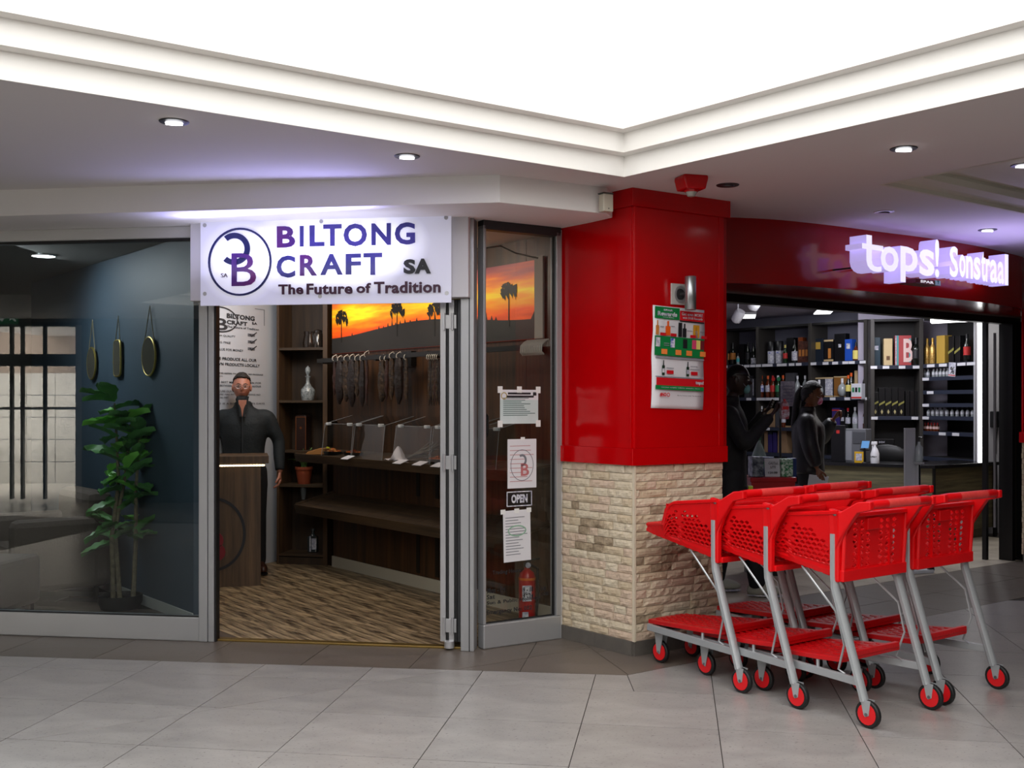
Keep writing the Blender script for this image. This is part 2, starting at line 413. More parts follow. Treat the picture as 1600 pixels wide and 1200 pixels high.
mb = MB(); mb.add([(p[0], p[1], CEIL) for p in flat]+[(p[0], p[1], CEIL+.09) for p in flat], [tuple(t) for t in tri]+[tuple(i+len(flat) for i in reversed(t)) for t in tri])
n0 = len(flat)
for st_, k in ((0, 4), (8, 4)):
    mb.f += [(st_+i, st_+(i+1) % k, st_+(i+1) % k+n0, st_+i+n0) for i in range(k)]
mb.build('ceiling', M_ceil, kind='structure')
def offs(poly, d):
    n = len(poly); out = []
    cx = sum(p[0] for p in poly)/n; cy = sum(p[1] for p in poly)/n
    for i in range(n):
        a, p, b = Vector(poly[i-1]), Vector(poly[i]), Vector(poly[(i+1) % n])
        e1 = (a-p).normalized(); e2 = (b-p).normalized(); bi = (e1+e2).normalized(); sn = abs(e1.x*bi.y-e1.y*bi.x)
        out.append(tuple(p+bi*(d/sn)))
    return out
def loft(name, poly, prof, m, **kw):
    mb = MB(); n = len(poly)
    for d, z in prof: mb.v += [(p[0], p[1], z) for p in offs(poly, d)]
    mb.f += [(i*n+j, i*n+(j+1) % n, (i+1)*n+(j+1) % n, (i+1)*n+j) for i in range(len(prof)-1) for j in range(n)]
    return mb.build(name, m, kind='structure', **kw)
M_well = mat('bright_white_plaster', 'f4f2ee', .75)
loft('trim_2', well, [(-.01, 2.675), (.0, 2.675), (0, 2.785), (.055, 2.79), (.055, 2.797), (.055, 2.893), (.11, 2.898), (.11, 2.905)], M_well)
loft('wall_atrium', well, [(.11, 2.903), (.112, 3.9)], M_well)
sk = MB(); sk.add([(p[0], p[1], 3.9) for p in offs(well, .1)], [(0, 1, 2, 3)])
sk.build('window_skylight', mat('luminous_skylight', 'ffffff', .5, emit=SKYLIGHT, ecol=(1, .995, .98)), kind='structure')
M_rec = mat('recess_paint', 'd8d6c8', .85)
loft('trim_3', rec, [(-.01, 2.678), (.015, 2.678), (.02, 2.70), (.05, 2.715), (.11, 2.73), (.12, 2.765), (.115, 2.79)], M_rec)
mb = MB(); mb.add([(p[0], p[1], 2.785) for p in offs(rec, .08)], [(0, 1, 2, 3)]); mb.build('ceiling_recess', M_rec, kind='structure')
# bulkhead over the biltong shop
S = (-.065, 5.82)
BH = Fr(S[0], S[1], -8.3)
bl = BH.w(-6.5, 0)[:2]
MB().prism([bl, S, (.545, 6.175), (.585, 6.30), (.44, 6.52), (.31, 6.70), (.29, 6.72), FW.w(.0, .05)[:2], FL.w(-6.5, .08)[:2]], 2.53, CEIL+.01).build('ceiling_bulkhead', M_plaster, bevel=.004, kind='structure')
# shop ceilings and shells
M_in = mat('shop_ceiling_paint', 'c9c5c0', .8)
M_grey = mat('grey_wall', '55585a', .8)
M_blue = mat('slate_blue_paint', '3a4a57', .55, bump=(150, .04))
MB().prism([FL.w(-1.9, .1)[:2], FL.w(0, .1)[:2], FW.w(.0, .06)[:2], FW.w(.6, .05)[:2], (.6, 7.6), (-1.2, 10.6), (-3.4, 11.4), BW.w(1.2, .05)[:2]], 2.57, 2.62).build('ceiling_biltong_shop', M_in, kind='structure')
MB().prism([FL.w(-6.4, .1)[:2], FL.w(-1.7, .1)[:2], BW.w(3.9, -.02)[:2], BW.w(0, 0)[:2], (-4.4, 11.2), (-8.5, 11.2)], 2.555, 2.60).build('ceiling_left_shop', mat('left_shop_ceiling', '6f6d69', .85), kind='structure')
MB().prism([(-8.5, 11.0), (-4.2, 11.0), (-4.2, 11.1), (-8.5, 11.1)], 0, 2.6).build('wall_back_left', M_grey, kind='structure')
MB().box(-.02, 3.72, 0, .05, 0, 2.57).build('wall_blue', M_blue, fr=BW, kind='structure')
bwz = MB().box(-.02, 3.72, -.012, 0, 0, .075).build('baseboard_blue', mat('white_skirting', 'b9b9b5', .5), fr=BW, bevel=.003, kind='structure')
MB().box(-1.93, .02, 0, .05, 0, 2.6).build('wall_banner', mat('banner_white', 'c9ccd2', .55), fr=WP, kind='structure')
M_panel = mat('walnut_panel', '2b1c10', .42, noise=(2.2, '59391f', .16), stretch=(9, 9, .5), bump=(9, .08))
M_panel_d = mat('dark_walnut', '1d150d', .5, noise=(2.2, '3a2a1a', .18), stretch=(9, 9, .5))
M_grain_h = mat('walnut_shelf', '2c2117', .5, noise=(2.0, '54412c', .18), stretch=(.6, 12, 12))
sw = root('wall_panelled', SW)
for i in range(7):
    x0 = -.02+i*.46
    MB().box(x0+.001, x0+.459, 0, .03, .09, 2.6).build('wall_panel', M_panel, sw, bevel=.0015)
MB().box(-.02, 3.2, .0301, .08, 0, 2.6).build('backing', M_panel_d, sw)
MB().box(-.02, 3.12, -.014, 0, 0, .10).build('baseboard_panelled', mat('cream_skirting', 'c2bba8', .5), fr=SW, bevel=.003, kind='structure')
for x in (1.35, 1.62):   # dark slotted uprights let into the panelling
    for z0, z1 in ((.12, .50), (.72, .98)):
        MB().box(x, x+.05, -.004, 0, z0, z1).build('slotted_upright', M_black, sw)
MB().prism([(-3.6, 11.2), (-1.0, 9.9), (-.98, 9.95), (-3.55, 11.25)], 0, 2.6).build('wall_back_biltong', M_panel_d, kind='structure')
# ---------------------------------------------------------------- window_1: big pane at the left
w1 = root('window_1', FL)
xr = FL.at(314); xp = FL.at(337)
MB().box(-6.4, xr, -.03, .05, 0, .148).build('bottom_rail', M_alu, w1, bevel=.006)
MB().box(-6.4, xp, -.03, .05, 2.46, 2.53).build('top_rail', mat('pale_header', 'c9c9c7', .6), w1, bevel=.006)
MB().box(-6.4, xr, -.012, .03, 2.445, 2.46).build('top_bead', M_rubber, w1)
MB().box(xr, xr+.055, -.035, .05, 0, 2.5).build('post', M_alu, w1, bevel=.004)
MB().box(xr+.057, xp, -.028, .05, 0, 2.5).build('door_stop', M_alu, w1, bevel=.004)
MB().box(xp, xp+.012, -.02, .03, .0, 2.45).build('seal', M_rubber, w1)
MB().box(-4.75, -4.69, -.03, .05, .148, 2.46).build('mullion', M_alu, w1, bevel=.004)
MB().box(-6.4, xr, .008, .014, .148, 2.447).build('glass_pane', M_glass, w1)
MB().box(-6.4, xr, -.03, -.0, .1481, .152).build('bottom_bead', M_rubber, w1)
# folding door stack
d1 = root('door_1', FL)
M_alu_l = mat('bright_aluminium', 'bcbcbe', .3, .6)
for px0, px1, m_ in ((690, 698.5, M_alu_l), (699.5, 703, M_rubber), (703.5, 711.5, M_alu_l), (712.5, 716.5, M_rubber), (717, 722, M_alu_d)):
    x0, x1 = FL.at(px0, .03), FL.at(px1, .03)
    MB().box(x0, x1, -.01, .42, .045, 2.06).build('door_leaf_edge', m_, d1, bevel=.002)
for z in (.14, 1.1, 1.93):
    for px in (694.5, 707.5):
        x = FL.at(px, -.01); MB().tube([(x, -.02, z-.05), (x, -.02, z+.05)], .008, 8).build('hinge_barrel', M_alu_l, d1, smooth=True)
    x0, x1 = FL.at(692, -.01), FL.at(713, -.01)
    MB().box(x0, x1, -.013, -.008, z-.04, z+.04).build('hinge_plate', M_alu_l, d1, bevel=.001)
x = FL.at(703, 0); MB().lathe([(.03, 0.012), (.03, .05), (.02, .055)], (x, -.02, 0), 14).build('floor_pivot', M_alu_l, d1, smooth=True)
MB().box(xp, -.02, -.005, .06, 2.06, 2.085).build('track', mat('gilt_track', '8c7638', .4, .7), d1)
MB().box(FL.at(722), .03, -.05, .06, 0, 2.53).build('post', M_alu, d1, bevel=.004)
MB().box(FL.at(735), FL.at(736.5), -.052, -.048, 0, 2.5).build('post_groove', M_alu_d, d1)
# ---------------------------------------------------------------- window_2: angled side window
w2 = root('window_2', FW)
WL = .555
MB().box(.0, WL, -.03, .04, 0, .145).build('bottom_rail', M_alu, w2, bevel=.008)
MB().box(0, .018, -.03, .04, .145, 2.5).build('stile', M_alu, w2, bevel=.003)
MB().box(WL-.035, WL, -.03, .04, .145, 2.5).build('stile', M_alu, w2, bevel=.003)
MB().box(WL-.0, WL+.02, -.015, .03, 0, 2.52).build('edge_strip', mat('white_strip', 'c4c4c4', .5), w2)
MB().box(.0, WL, -.03, .04, 2.475, 2.53).build('top_rail', M_alu_d, w2, bevel=.004)
MB().box(.018, WL-.035, .0, .006, .145, 2.475).build('glass_pane', M_glass2, w2)
for a, b in ((.018, .026), (WL-.043, WL-.035)): MB().box(a, b, -.008, .01, .145, 2.475).build('seal', M_rubber, w2)
MB().box(.018, WL-.035, -.008, .01, .145, .152).build('seal', M_rubber, w2)
# ---------------------------------------------------------------- pillar
core = root('pillar_core')
P2 = PR.w(.70, 0); inn = [PL.w(.0, 0)[:2], PL.w(.62, 0)[:2], P2[:2], (P2[0]-.35, P2[1]+.9), (.75, 7.6), (.33, 7.12)]
ins = offs(inn, .012)
core.name = 'wall_pillar'
MB().prism(ins, 0, CEIL).build('pillar_core', mat('dark_mortar', '5d5142', .9), core)
M_skirt = mat('grey_base_tile', '56524d', .45, noise=(14, '625d57', .2))
for fr_, L in ((PL, .62), (PR, .70)):
    n = 2 if fr_ is PL else 2
    for i in range(n):
        MB().box(L*i/n+.001+(0 if i or fr_ is PR else 0), L*(i+1)/n-.001, -.014, .02, 0, .083).build('base_tile', M_skirt, core, fr=fr_, bevel=.001)
# split-face stone cladding
STN = [mat('split_stone_%s' % n, a, .85, noise=(22, b, .25), bump=(60, .6)) for n, a, b in (('cream', 'bfae92', 'd9ccb4'), ('sand', 'b5a083', 'd2c2a6'), ('pink', 'bba28b', 'd4bfa9'), ('buff', 'c2b296', 'dcd0b9'))]
M_stain = mat('split_stone_stained', '6b5a45', .88, noise=(16, 'b7a489', .2), bump=(45, .9))
def stone_mesh(w, h, rr):
    nx, nz = max(3, int(w/.03)), 3; vs = []
    for b in range(nz+1):
        for a in range(nx+1):
            x = w*a/nx; z = h*b/nz; edge = a in (0, nx) or b in (0, nz)
            y = -.005-rr.uniform(0, .003) if edge else -.009-rr.uniform(0, .0045)
            if edge: x += 0 if a in (0, nx) and b in (0, nz) else rr.uniform(-.001, .001)
            vs.append((x, y, z))
    n = len(vs); W = nx+1
    fs = [(b*W+a, b*W+a+1, (b+1)*W+a+1, (b+1)*W+a) for b in range(nz) for a in range(nx)]
    rim = [a for a in range(W)]+[b*W+nx for b in range(1, nz+1)]+[nz*W+a for a in range(nx-1, -1, -1)]+[b*W for b in range(nz-1, 0, -1)]
    m0 = n; vs += [(vs[i][0], .012, vs[i][2]) for i in rim]; k = len(rim)
    fs += [(rim[i], m0+i, m0+(i+1) % k, rim[(i+1) % k]) for i in range(k)]
    mb = MB(); mb.add(vs, fs); return mb
def clad(fr_, L, z0, z1, rows, parent, seed, stain=None, corner=0):
    rr = random.Random(seed); h = (z1-z0)/rows
    for r_ in range(rows):
        x = 0.0; k = 0
        while x < L-.004:
            w = rr.choice((.07, .10, .13, .16, .21))
            if r_ % 2 and k == 0: w *= .6
            if L-x-w < .05: w = L-x
            m = rr.choice(STN)
            if stain and stain(x+w/2, z0+(r_+.5)*h) > rr.random(): m = M_stain
            sm = stone_mesh(w-.0022, h-.0026, rr)
            sm.build('stone', m, parent, loc=fr_.w(x+.001, rr.uniform(-.004, .003), z0+r_*h+.0012), rot=(0, 0, fr_.az))
            x += w; k += 1
clad(PL, .62, .083, 1.094, 21, core, 3, lambda x, z: .75*math.exp(-((x-.25)/.13)**2-((z-.66)/.12)**2))
clad(PR, .70, .083, 1.094, 21, core, 5, lambda x, z: .6*math.exp(-((x-.22)/.2)**2-((z-.5)/.2)**2))
MB().box(-.006, .006, -.02, .0, .083, 1.094).build('corner_bead', mat('pale_bead', 'cfc3ac', .7), core, fr=PR)
# red gloss panels
for fr_, L, cuts in ((PL, .62, (0, .60)), (PR, .70, (.0, .665))):
    MB().box(-.004, L-.002, -.012, .012, 1.19, 2.66).build('red_panel', M_red, core, fr=fr_, bevel=.0015)
MB().box(.662, .702, -.016, -.012, 1.19, 2.6).build('red_edge_strip', M_red, core, fr=PR, bevel=.001)
MB().box(.0, .016, -.016, -.010, 1.19, 2.6).build('red_edge_strip', M_red, core, fr=PR, bevel=.001)
MB().box(.602, .618, -.016, -.012, 1.19, 2.6).build('red_edge_strip', M_red, core, fr=PL, bevel=.001)
def band_prism(off, z0, z1, name, x0=-.03, x1=.72):
    a = PL.w(x0, -off)[:2]; c = PR.w(x1, -off)[:2]; a2 = PL.w(x0, .05)[:2]; c2 = PR.w(x1, .05)[:2]
    m = offs([PL.w(-.3, 0)[:2], PL.w(.62, 0)[:2], PR.w(1.0, 0)[:2], (.9, 8.2)], -off)[1]
    i = offs([PL.w(-.3, 0)[:2], PL.w(.62, 0)[:2], PR.w(1.0, 0)[:2], (.9, 8.2)], .05)[1]
    return MB().prism([a, m, c, c2, i, a2], z0, z1).build(name, M_red, core, bevel=.002)
band_prism(.032, 1.094, 1.19, 'red_ledge')
band_prism(.030, 2.578, CEIL, 'red_cap', x0=.40, x1=.745)
MB().prism([PR.w(.70, 0)[:2], PR.w(.74, .0)[:2], (P2[0]-.2, P2[1]+.95), (P2[0]-.24, P2[1]+.95)], 1.094, CEIL).build('pillar_side', M_redp, core)
MB().prism([PR.w(.695, .004)[:2], PR.w(.702, .004)[:2], (P2[0]-.2, P2[1]+.95), (P2[0]-.24, P2[1]+.95)], 0, 1.094).build('pillar_side', STN[1], core)
# ================================================================ LIQUOR SHOP
fas_pts = [(1.34, 7.14), (1.50, 7.17), (1.72, 7.23), (1.94, 7.33), (2.30, 7.54), (2.65, 7.77), (3.00, 7.99), (3.34, 8.23), (3.68, 8.50), (4.0, 8.80), (4.30, 9.10)]
def smooth_path(p, k=4):
    out = []
    for i in range(len(p)-1):
        a, b, c, d = p[max(i-1, 0)], p[i], p[i+1], p[min(i+2, len(p)-1)]
        for j in range(k):
            t = j/k
            out.append(tuple(.5*((2*b[m])+(-a[m]+c[m])*t+(2*a[m]-5*b[m]+4*c[m]-d[m])*t*t+(-a[m]+3*b[m]-3*c[m]+d[m])*t**3) for m in (0, 1)))
    return out+[p[-1]]
fp = smooth_path(fas_pts)
MB().prism(fp+[(4.75, 9.85), RF.w(3.9, -.02)[:2], RF.w(-.12, -.02)[:2]], 2.245, CEIL+.005).build('wall_fascia', M_redp, smooth=30, kind='structure')
d2 = root('door_2', RF)
MB().box(-.15, 3.95, -.03, .06, 2.175, 2.245).build('head_rail', M_black, d2, bevel=.003)
MB().box(-.15, 3.95, -.045, .03, 2.235, 2.246).build('silver_trim', M_alu, d2)
M_gw = mat('grey_oak', '3e3a2f', .5, noise=(3, '57503f', .2), stretch=(4, 4, .6))
xa, xb = RF.at(1577), RF.at(1591)
MB().box(xa, xa+.05, -.03, .1, 0, 2.2).build('door_jamb', M_black, d2)
MB().box(xa+.05, xb-.03, -.0, .1, .02, 2.2).build('jamb_panel', M_gw, d2)
MB().box(xb-.03, xb+.02, -.06, .1, 0, 2.2).build('jamb_edge', M_black, d2)
MB().box(xa-.13, xa-.09, .15, .19, 0, 2.2).build('inner_jamb', M_black, d2)
MB().box(xa-.06, xa-.045, .1, .12, .3, 2.1).build('steel_edge', M_alu, d2)
RP = Fr(4.62, 9.78, 34)
rp_ = root('wall_pillar_right')
MB().prism([(4.62, 9.78), RP.w(.9, 0)[:2], (5.6, 11.0), (5.16, 10.9)], 0, CEIL).build('pillar_core', mat('dark_mortar', ''), rp_)
clad(RP, .5, .083, 1.094, 21, rp_, 9)
MB().box(0, .5, -.014, 0, 0, .083).build('base_tile', M_skirt, rp_, fr=RP)
MB().box(-.03, .6, -.045, .02, 1.094, 1.19).build('red_ledge', M_red, rp_, fr=RP, bevel=.002)
MB().box(-.006, .6, -.012, .01, 1.19, 2.66).build('red_panel', M_red, rp_, fr=RP)
MB().prism([RP.w(-.012, -.012)[:2], RP.w(0, -.012)[:2], (5.17, 10.9), (5.155, 10.9)], 1.19, 2.66).build('red_panel', M_redp, rp_)
# ---- illuminated letters
SG = Fr(2.42, 7.60, 37.7)
OFF = -.27; DEP = .13
M_let = mat('lit_letter_face', 'e9e4ff', .4, emit=.95, ecol=(.84, .80, 1.0))
M_lets = mat('lit_letter_side', 'cfc5ff', .4, emit=.6, ecol=(.60, .50, 1.0))
sign = thing('illuminated_sign', 'lit white and violet letters reading tops! Sonstraal on the red fascia', 'sign', SG.w(0, 0, 2.3), SG.az)
def fsg(px, py): lx = SG.at(px, OFF); return lx, SG.z(px, py, OFF)-2.3
def letter(ch, x0, x1, y0, y1, bold=.022):
    a, zt = fsg(x0, y0); b, zb = fsg(x1, y1)
    o = text(ch, a, zb, zt-zb, M_let, sign, y=OFF+DEP, w=b-a, ext=DEP, bold=bold, name='letter')
    o.data.materials.append(M_lets)
    for p in o.data.polygons:
        if abs(p.normal.y) < .7: p.material_index = 1
TT = [(.20, 1), (.46, 1), (.46, .75), (1.0, .75), (1, .60), (.46, .60), (.46, .30), (.49, .20), (.58, .15), (.72, .14), (.92, .17), (.92, .03), (.76, 0), (.56, 0), (.38, .05), (.26, .14), (.20, .28), (.20, .60), (0, .60), (0, .75), (.20, .75)]
ax_, at_ = fsg(1347, 365.5); bx_, bt_ = fsg(1380, 426)
o = MB().prism([(ax_+(bx_-ax_)*u, bt_+(at_-bt_)*v) for u, v in TT], OFF, OFF+DEP, 'xz').build('letter', M_let, sign); o.data.materials.append(M_lets)
for p in o.data.polygons:
    if abs(p.normal.y) < .7: p.material_index = 1
for c_ in (('o', 1376, 1404, 383, 426.5), ('p', 1407, 1434, 384, 443.5), ('s', 1436.5, 1460, 388, 433), ('!', 1461, 1467.5, 373.5, 434)): letter(*c_)
for ch, a, b, t, u in (('S', 1484, 1497, 384, 434), ('o', 1499, 1508.5, 397, 434), ('n', 1509.5, 1520, 399, 436), ('s', 1521.5, 1532, 401, 438), ('t', 1533, 1540, 393, 440),
                       ('r', 1540.5, 1547, 404, 441), ('a', 1547, 1558.5, 405, 443), ('a', 1559, 1569, 408, 444.5), ('l', 1570, 1575.5, 397, 446)):
    letter(ch, a, b, t, u)
a, zt = fsg(1431, 434.5); b, zb = fsg(1468.5, 446.5)
MB().box(a, b, OFF+.0, OFF+DEP, zb, zt).build('plaque', mat('plaque_red', '6a0a12', .4), sign, bevel=.003)
w_ = b-a
text('SPAR', a+.18*w_, zb+.2*(zt-zb), .55*(zt-zb), mat('white_print', 'f0f0f0', .5, emit=.7), sign, y=OFF-.002, w=.56*w_, name='plaque_lettering', bold=.04)  # lettering given its own glow to brighten it
MB().box(b-.22*w_, b, OFF-.006, OFF, zb, zt).build('plaque_badge', mat('pale_teal', 'b4dcd6', .5), sign)
MB().prism([(b-.11*w_, zt-.01), (b-.155*w_, zb+.03), (b-.065*w_, zb+.03)], OFF-.009, OFF-.006, 'xz').build('tree_emblem', mat('badge_green', '0c6a50', .5), sign)
MB().box(b-.115*w_, b-.105*w_, OFF-.009, OFF-.006, zb+.01, zb+.04).build('tree_trunk', mat('badge_green', ''), sign)
for px_ in (1362, 1392, 1424, 1450, 1492, 1512, 1536, 1564):
    x_, z_ = fsg(px_, 415); MB().tube([(x_, OFF+DEP, z_), (x_, .08, z_)], .006, 6).build('mounting_pin', M_alu_d, sign)
area('sign_glow', SG.w(1.0, -.62, 2.12), .9, 5, (.55, .45, 1), SG.w(1.0, -.8, 2.7), .2)
# ---- shop shell
M_lil = mat('lilac_white_wall', 'aaa4b4', .8)
MB().prism([RF.w(-.4, .07)[:2], RF.w(3.98, .07)[:2], (8.0, 11.0), (8.0, 15.8), (1.0, 15.8), (.9, 8.2)], 2.62, 2.66).build('ceiling_liquor_shop', M_lil, kind='structure')
AB = Fr(2.92, 15.1, -51.9)
MB().box(-2.2, 2.40, .36, .42, 0, 2.62).build('wall_liquor_back', mat('blue_grey_wall', '6a6a78', .8), fr=AB, kind='structure')
MB().prism([(1.22, 7.55), (1.28, 7.55), (1.62, 15.5), (1.5, 15.5)], 0, 2.65).build('wall_liquor_side', M_lil, kind='structure')
DF = Fr(4.32, 13.0, -9.8); EF = Fr(4.905, 12.88, -75)
MB().box(-.1, 1.1, .37, .42, 0, 2.62).build('wall_liquor_corner', M_lil, fr=DF, kind='structure')
RW = Fr(5.2, 11.95, 28)
MB().box(-.02, 2.2, .05, .1, 0, 2.62).build('wall_liquor_right', mat('cool_grey_wall', 'a5a5aa', .7), fr=RW, kind='structure')
# ---- shelving
M_sh = mat('charcoal_shelf', '131212', .55); M_up = mat('grey_upright', '35322f', .5); M_edge = mat('shelf_edge_strip', '2c3140', .4)
M_tick = mat('white_ticket', 'd9d9de', .6); M_ink = mat('black_print', '15151a', .6)
def shelf_unit(fr, L, zs, ztop, ups, label, lx_t, back_top, d=.34, name='display_shelving'):
    t = thing(name, label, 'shelving', fr.w(0, 0, 0), fr.az)
    for z in zs:
        MB().box(0, L, .0, d, z-.03, z).build('shelf', M_sh, t)
        MB().box(0, L, -.012, -.001, z-.045, z).build('edge_strip', M_edge, t)
    MB().box(0, L, 0, d, ztop-.03, ztop).build('top_board', M_sh, t, bevel=.002)
    MB().box(0, L, d-.015, d, .0, back_top).build('back_panel', M_sh, t)
    MB().box(0, L, .02, d, 0, .08).build('plinth', M_sh, t)
    for u in ups: MB().box(u-.022, u+.022, -.015, d, 0, ztop).build('upright', M_up, t, bevel=.002)
    for z, ks in lx_t:
        for k, w in ks: MB().box(k-w/2, k+w/2, -.017, -.0125, z-.042, z-.008).build('price_ticket', M_tick, t)
    return t
def T(fr, l, w=.075): return [(fr.at(p), w) for p in l]
shelf_unit(AB, 2.33, (1.98, 1.53, 1.13, .79, .4), 2.48, [AB.at(1128.5), AB.at(1184), AB.at(1266), 2.31], 'long charcoal shelving of bottles and boxes behind the two shoppers', [
    (1.98, T(AB, [1134, 1148, 1158, 1168, 1177, 1186, 1196, 1204, 1219, 1226, 1238, 1249, 1272, 1291, 1306, 1322, 1332, 1349], .085)), (1.53, T(AB, [1171, 1187, 1194, 1200, 1207, 1214, 1274, 1302, 1325, 1351], .08)), (1.13, T(AB, [1189, 1199], .1))], 1.98)
shelf_unit(DF, .585, (1.905, 1.296, .9), 2.46, [.012, .57], 'narrow shelving bay with striped black cartons behind the till', [(1.905, T(DF, [1365, 1384, 1409, 1431])), (1.296, T(DF, [1366, 1429]))], 2.46)
shelf_unit(EF, EF.at(1523), (1.915, 1.76, 1.60, 1.45, 1.30, 1.12, .82), 2.46, [], 'closely spaced shelving of miniature bottles beside the lit white strip', [
    (1.915, T(EF, [1456, 1475, 1504, 1519], .14)), (1.76, T(EF, [1448], .12)), (1.60, T(EF, [1455], .12)), (1.45, T(EF, [1448], .12)), (1.30, T(EF, [1448], .12)), (1.12, T(EF, [1474, 1495], .12))], 2.46)
MB().box(EF.at(1523), EF.at(1523)+.03, -.015, .36, 0, 2.6).build('wall_end_board', mat('cool_grey_wall', ''), fr=EF, kind='structure')
# ---- bottles and cartons
_bm = {}
PROF = {
 'bottle': [(.0, 0), (.034, 0), (.037, .01), (.037, .17), (.030, .20), (.014, .235), (.013, .29), (.015, .292), (.015, .30)],
 'square': [(.0, 0), (.036, 0), (.038, .01), (.038, .16), (.034, .18), (.016, .20), (.015, .24), (.018, .242), (.018, .27)],
 'round': [(.0, 0), (.03, 0), (.055, .03), (.062, .08), (.05, .13), (.02, .16), (.014, .19), (.02, .20), (.016, .23)],
 'mini': [(.0, 0), (.019, 0), (.020, .005), (.020, .055), (.009, .075), (.008, .095), (.009, .10)],
 'flagon': [(.0, 0), (.045, 0), (.048, .01), (.050, .12), (.038, .18), (.015, .24), (.014, .29), (.016, .30)]}
def bottle(fr, px, ly, z, h, kind, glass, cap, lab, label, group=None, lab_h=(.25, .55), name='liquor_bottle', w=1.0):
    prof = PROF[kind]; k = h/prof[-1][1]; n = 10
    t = thing(name, label, 'bottle', fr.w(fr.at(px, ly), ly, z), fr.az, group)
    key = (kind, glass.name, round(k, 2), w)
    if key not in _bm:
        _bm[key] = MB().lathe([(max(r, .001)*k*w, zz*k) for r, zz in prof[:-2]], n=n).mesh('glass_body', 50); _bm[key].materials.append(glass)
    link('glass_body', _bm[key], t)
    r0 = prof[-1][0]*k*w; zc = prof[-3][1]*k
    MB().lathe([(r0*1.05, zc-.12*h), (r0*1.08, h)], n=n).build('cap', cap, t, smooth=50)
    if lab:
        rl = prof[3][0]*k*w*1.03
        MB().lathe([(rl, h*lab_h[0]), (rl, h*lab_h[1])], n=n).build('paper_label', lab, t, smooth=50)
    return t
def carton(fr, px0, px1, z, h, m, label, d=.09, ly=.08, face=None, group=None, name='gift_carton', lid=None):
    a, b = fr.at(px0, ly), fr.at(px1, ly); w = b-a; cx = (a+b)/2
    t = thing(name, label, 'box', fr.w(cx, ly, z), fr.az, group)
    MB().box(-w/2, w/2, 0, d, 0, h).build('carton_body', m, t, bevel=.002)
    if lid: MB().box(-w/2-.001, w/2+.001, -.001, d+.001, h*.86, h+.001).build('lid', lid, t, bevel=.002)
    if face:
        for (fx0, fx1, fz0, fz1, fm) in face: MB().box(-w/2+w*fx0, -w/2+w*fx1, -.003, .0, h*fz0, h*fz1).build('printed_panel', fm, t)
    return t
G_d = mat('dark_bottle_glass', '0c120c', .12, coat=.5); G_a = mat('amber_glass', '5a2408', .12, coat=.4); G_c = mat('clear_spirit_glass', '9aa0a2', .1, coat=.4)
G_g = mat('green_bottle_glass', '123015', .12, coat=.4); G_gold = mat('gold_wrapped_glass', 'c08a35', .3, .5, noise=(60, 'e8c577', .1))
K_or = mat('orange_cap', 'e05a12', .4); K_bl = mat('black_cap', '101014', .4); K_rd = mat('red_cap', 'b01820', .4); K_go = mat('gold_cap', 'c9a14a', .35, .6); K_w = mat('white_cap', 'e6e6ea', .4)
L_w = mat('white_label', 'd8d8dc', .6, noise=(40, '9fa0b4', .1)); L_y = mat('yellow_label', 'e0d070', .6); L_r = mat('red_label', 'c02a28', .6); L_b = mat('blue_label', '2a50b0', .6, noise=(40, 'd8d8e8', .1)); L_am = mat('amber_label', 'c07a35', .6); L_t = mat('teal_label', '3fa5a8', .6); L_gr = mat('green_label', '2a7a50', .6); L_bk = mat('black_label', '16161a', .5)
B_k = mat('black_carton', '0d0d10', .35); B_n = mat('navy_carton', '18222f', .4); B_t = mat('teal_navy_carton', '1d3644', .4); B_c = mat('cream_carton', 'cbb387', .5); B_b = mat('royal_blue_carton', '1f4fb4', .4)
B_br = mat('brown_carton', '3d1d16', .45, noise=(25, '6a3a2a', .1)); B_teal = mat('bright_teal_carton', '2aa09a', .45); B_g = mat('gold_carton', 'd6b050', .4, .3); B_kr = mat('kraft_carton', '9a7c5c', .7); B_gy = mat('grey_carton', '47474c', .6); B_w = mat('white_carton', 'cfcfd6', .6); B_p = mat('violet_carton', '33276a', .5)
z1, z2, z3 = 1.98, 1.53, 1.13
carton(AB, 1127.5, 1132, z1, .32, B_teal, 'bright teal carton on the top shelf against the red pillar edge', face=[(.1, .9, .55, .85, L_w)])
bottle(AB, 1137, .12, z1, .30, 'bottle', G_d, K_bl, L_am, 'dark bottle with pale amber label next to the teal carton')
bottle(AB, 1145, .12, z1, .31, 'bottle', G_d, K_bl, L_am, 'second dark bottle from the teal carton, tan label')
bottle(AB, 1153, .06, z1, .16, 'square', G_c, K_bl, L_t, 'small bottle with pale turquoise label on the top shelf')
carton(AB, 1155, 1162, z1, .29, B_k, 'slim black carton behind the small turquoise bottle', ly=.16)
bottle(AB, 1168.5, .10, z1, .30, 'bottle', G_d, K_bl, L_bk, 'black bottle without bright label on the top shelf, above the shaved head')
bottle(AB, 1177.5, .10, z1, .29, 'bottle', G_d, K_bl, L_w, 'dark bottle with low white label next to the wide grey upright', lab_h=(.02, .3))
def tin(px, label):
    lx = AB.at(px, .12); t = thing('bottle_tin', label, 'tin', AB.w(lx, .12, z1), AB.az, 'white and black tins on the top shelf')
    MB().lathe([(.052, 0), (.052, .17)], n=16).build('tin_body', L_w, t, smooth=50); MB().lathe([(.053, .171), (.053, .29), (.045, .30)], n=16).build('lid', K_bl, t, smooth=50)
    MB().box(-.02, .03, -.055, -.05, .135, .155).build('printed_band', L_b, t)
tin(1205.5, 'white tin with black lid, first after the wide upright'); tin(1218, 'white tin with black lid beside the red labelled bottle')
bottle(AB, 1227, .06, z1, .24, 'bottle', G_g, L_y, L_r, 'slim bottle with red label and yellow neck beside the tins')
carton(AB, 1229, 1240, z1, .34, B_k, 'tall plain black carton between tins and brown carton', ly=.16)
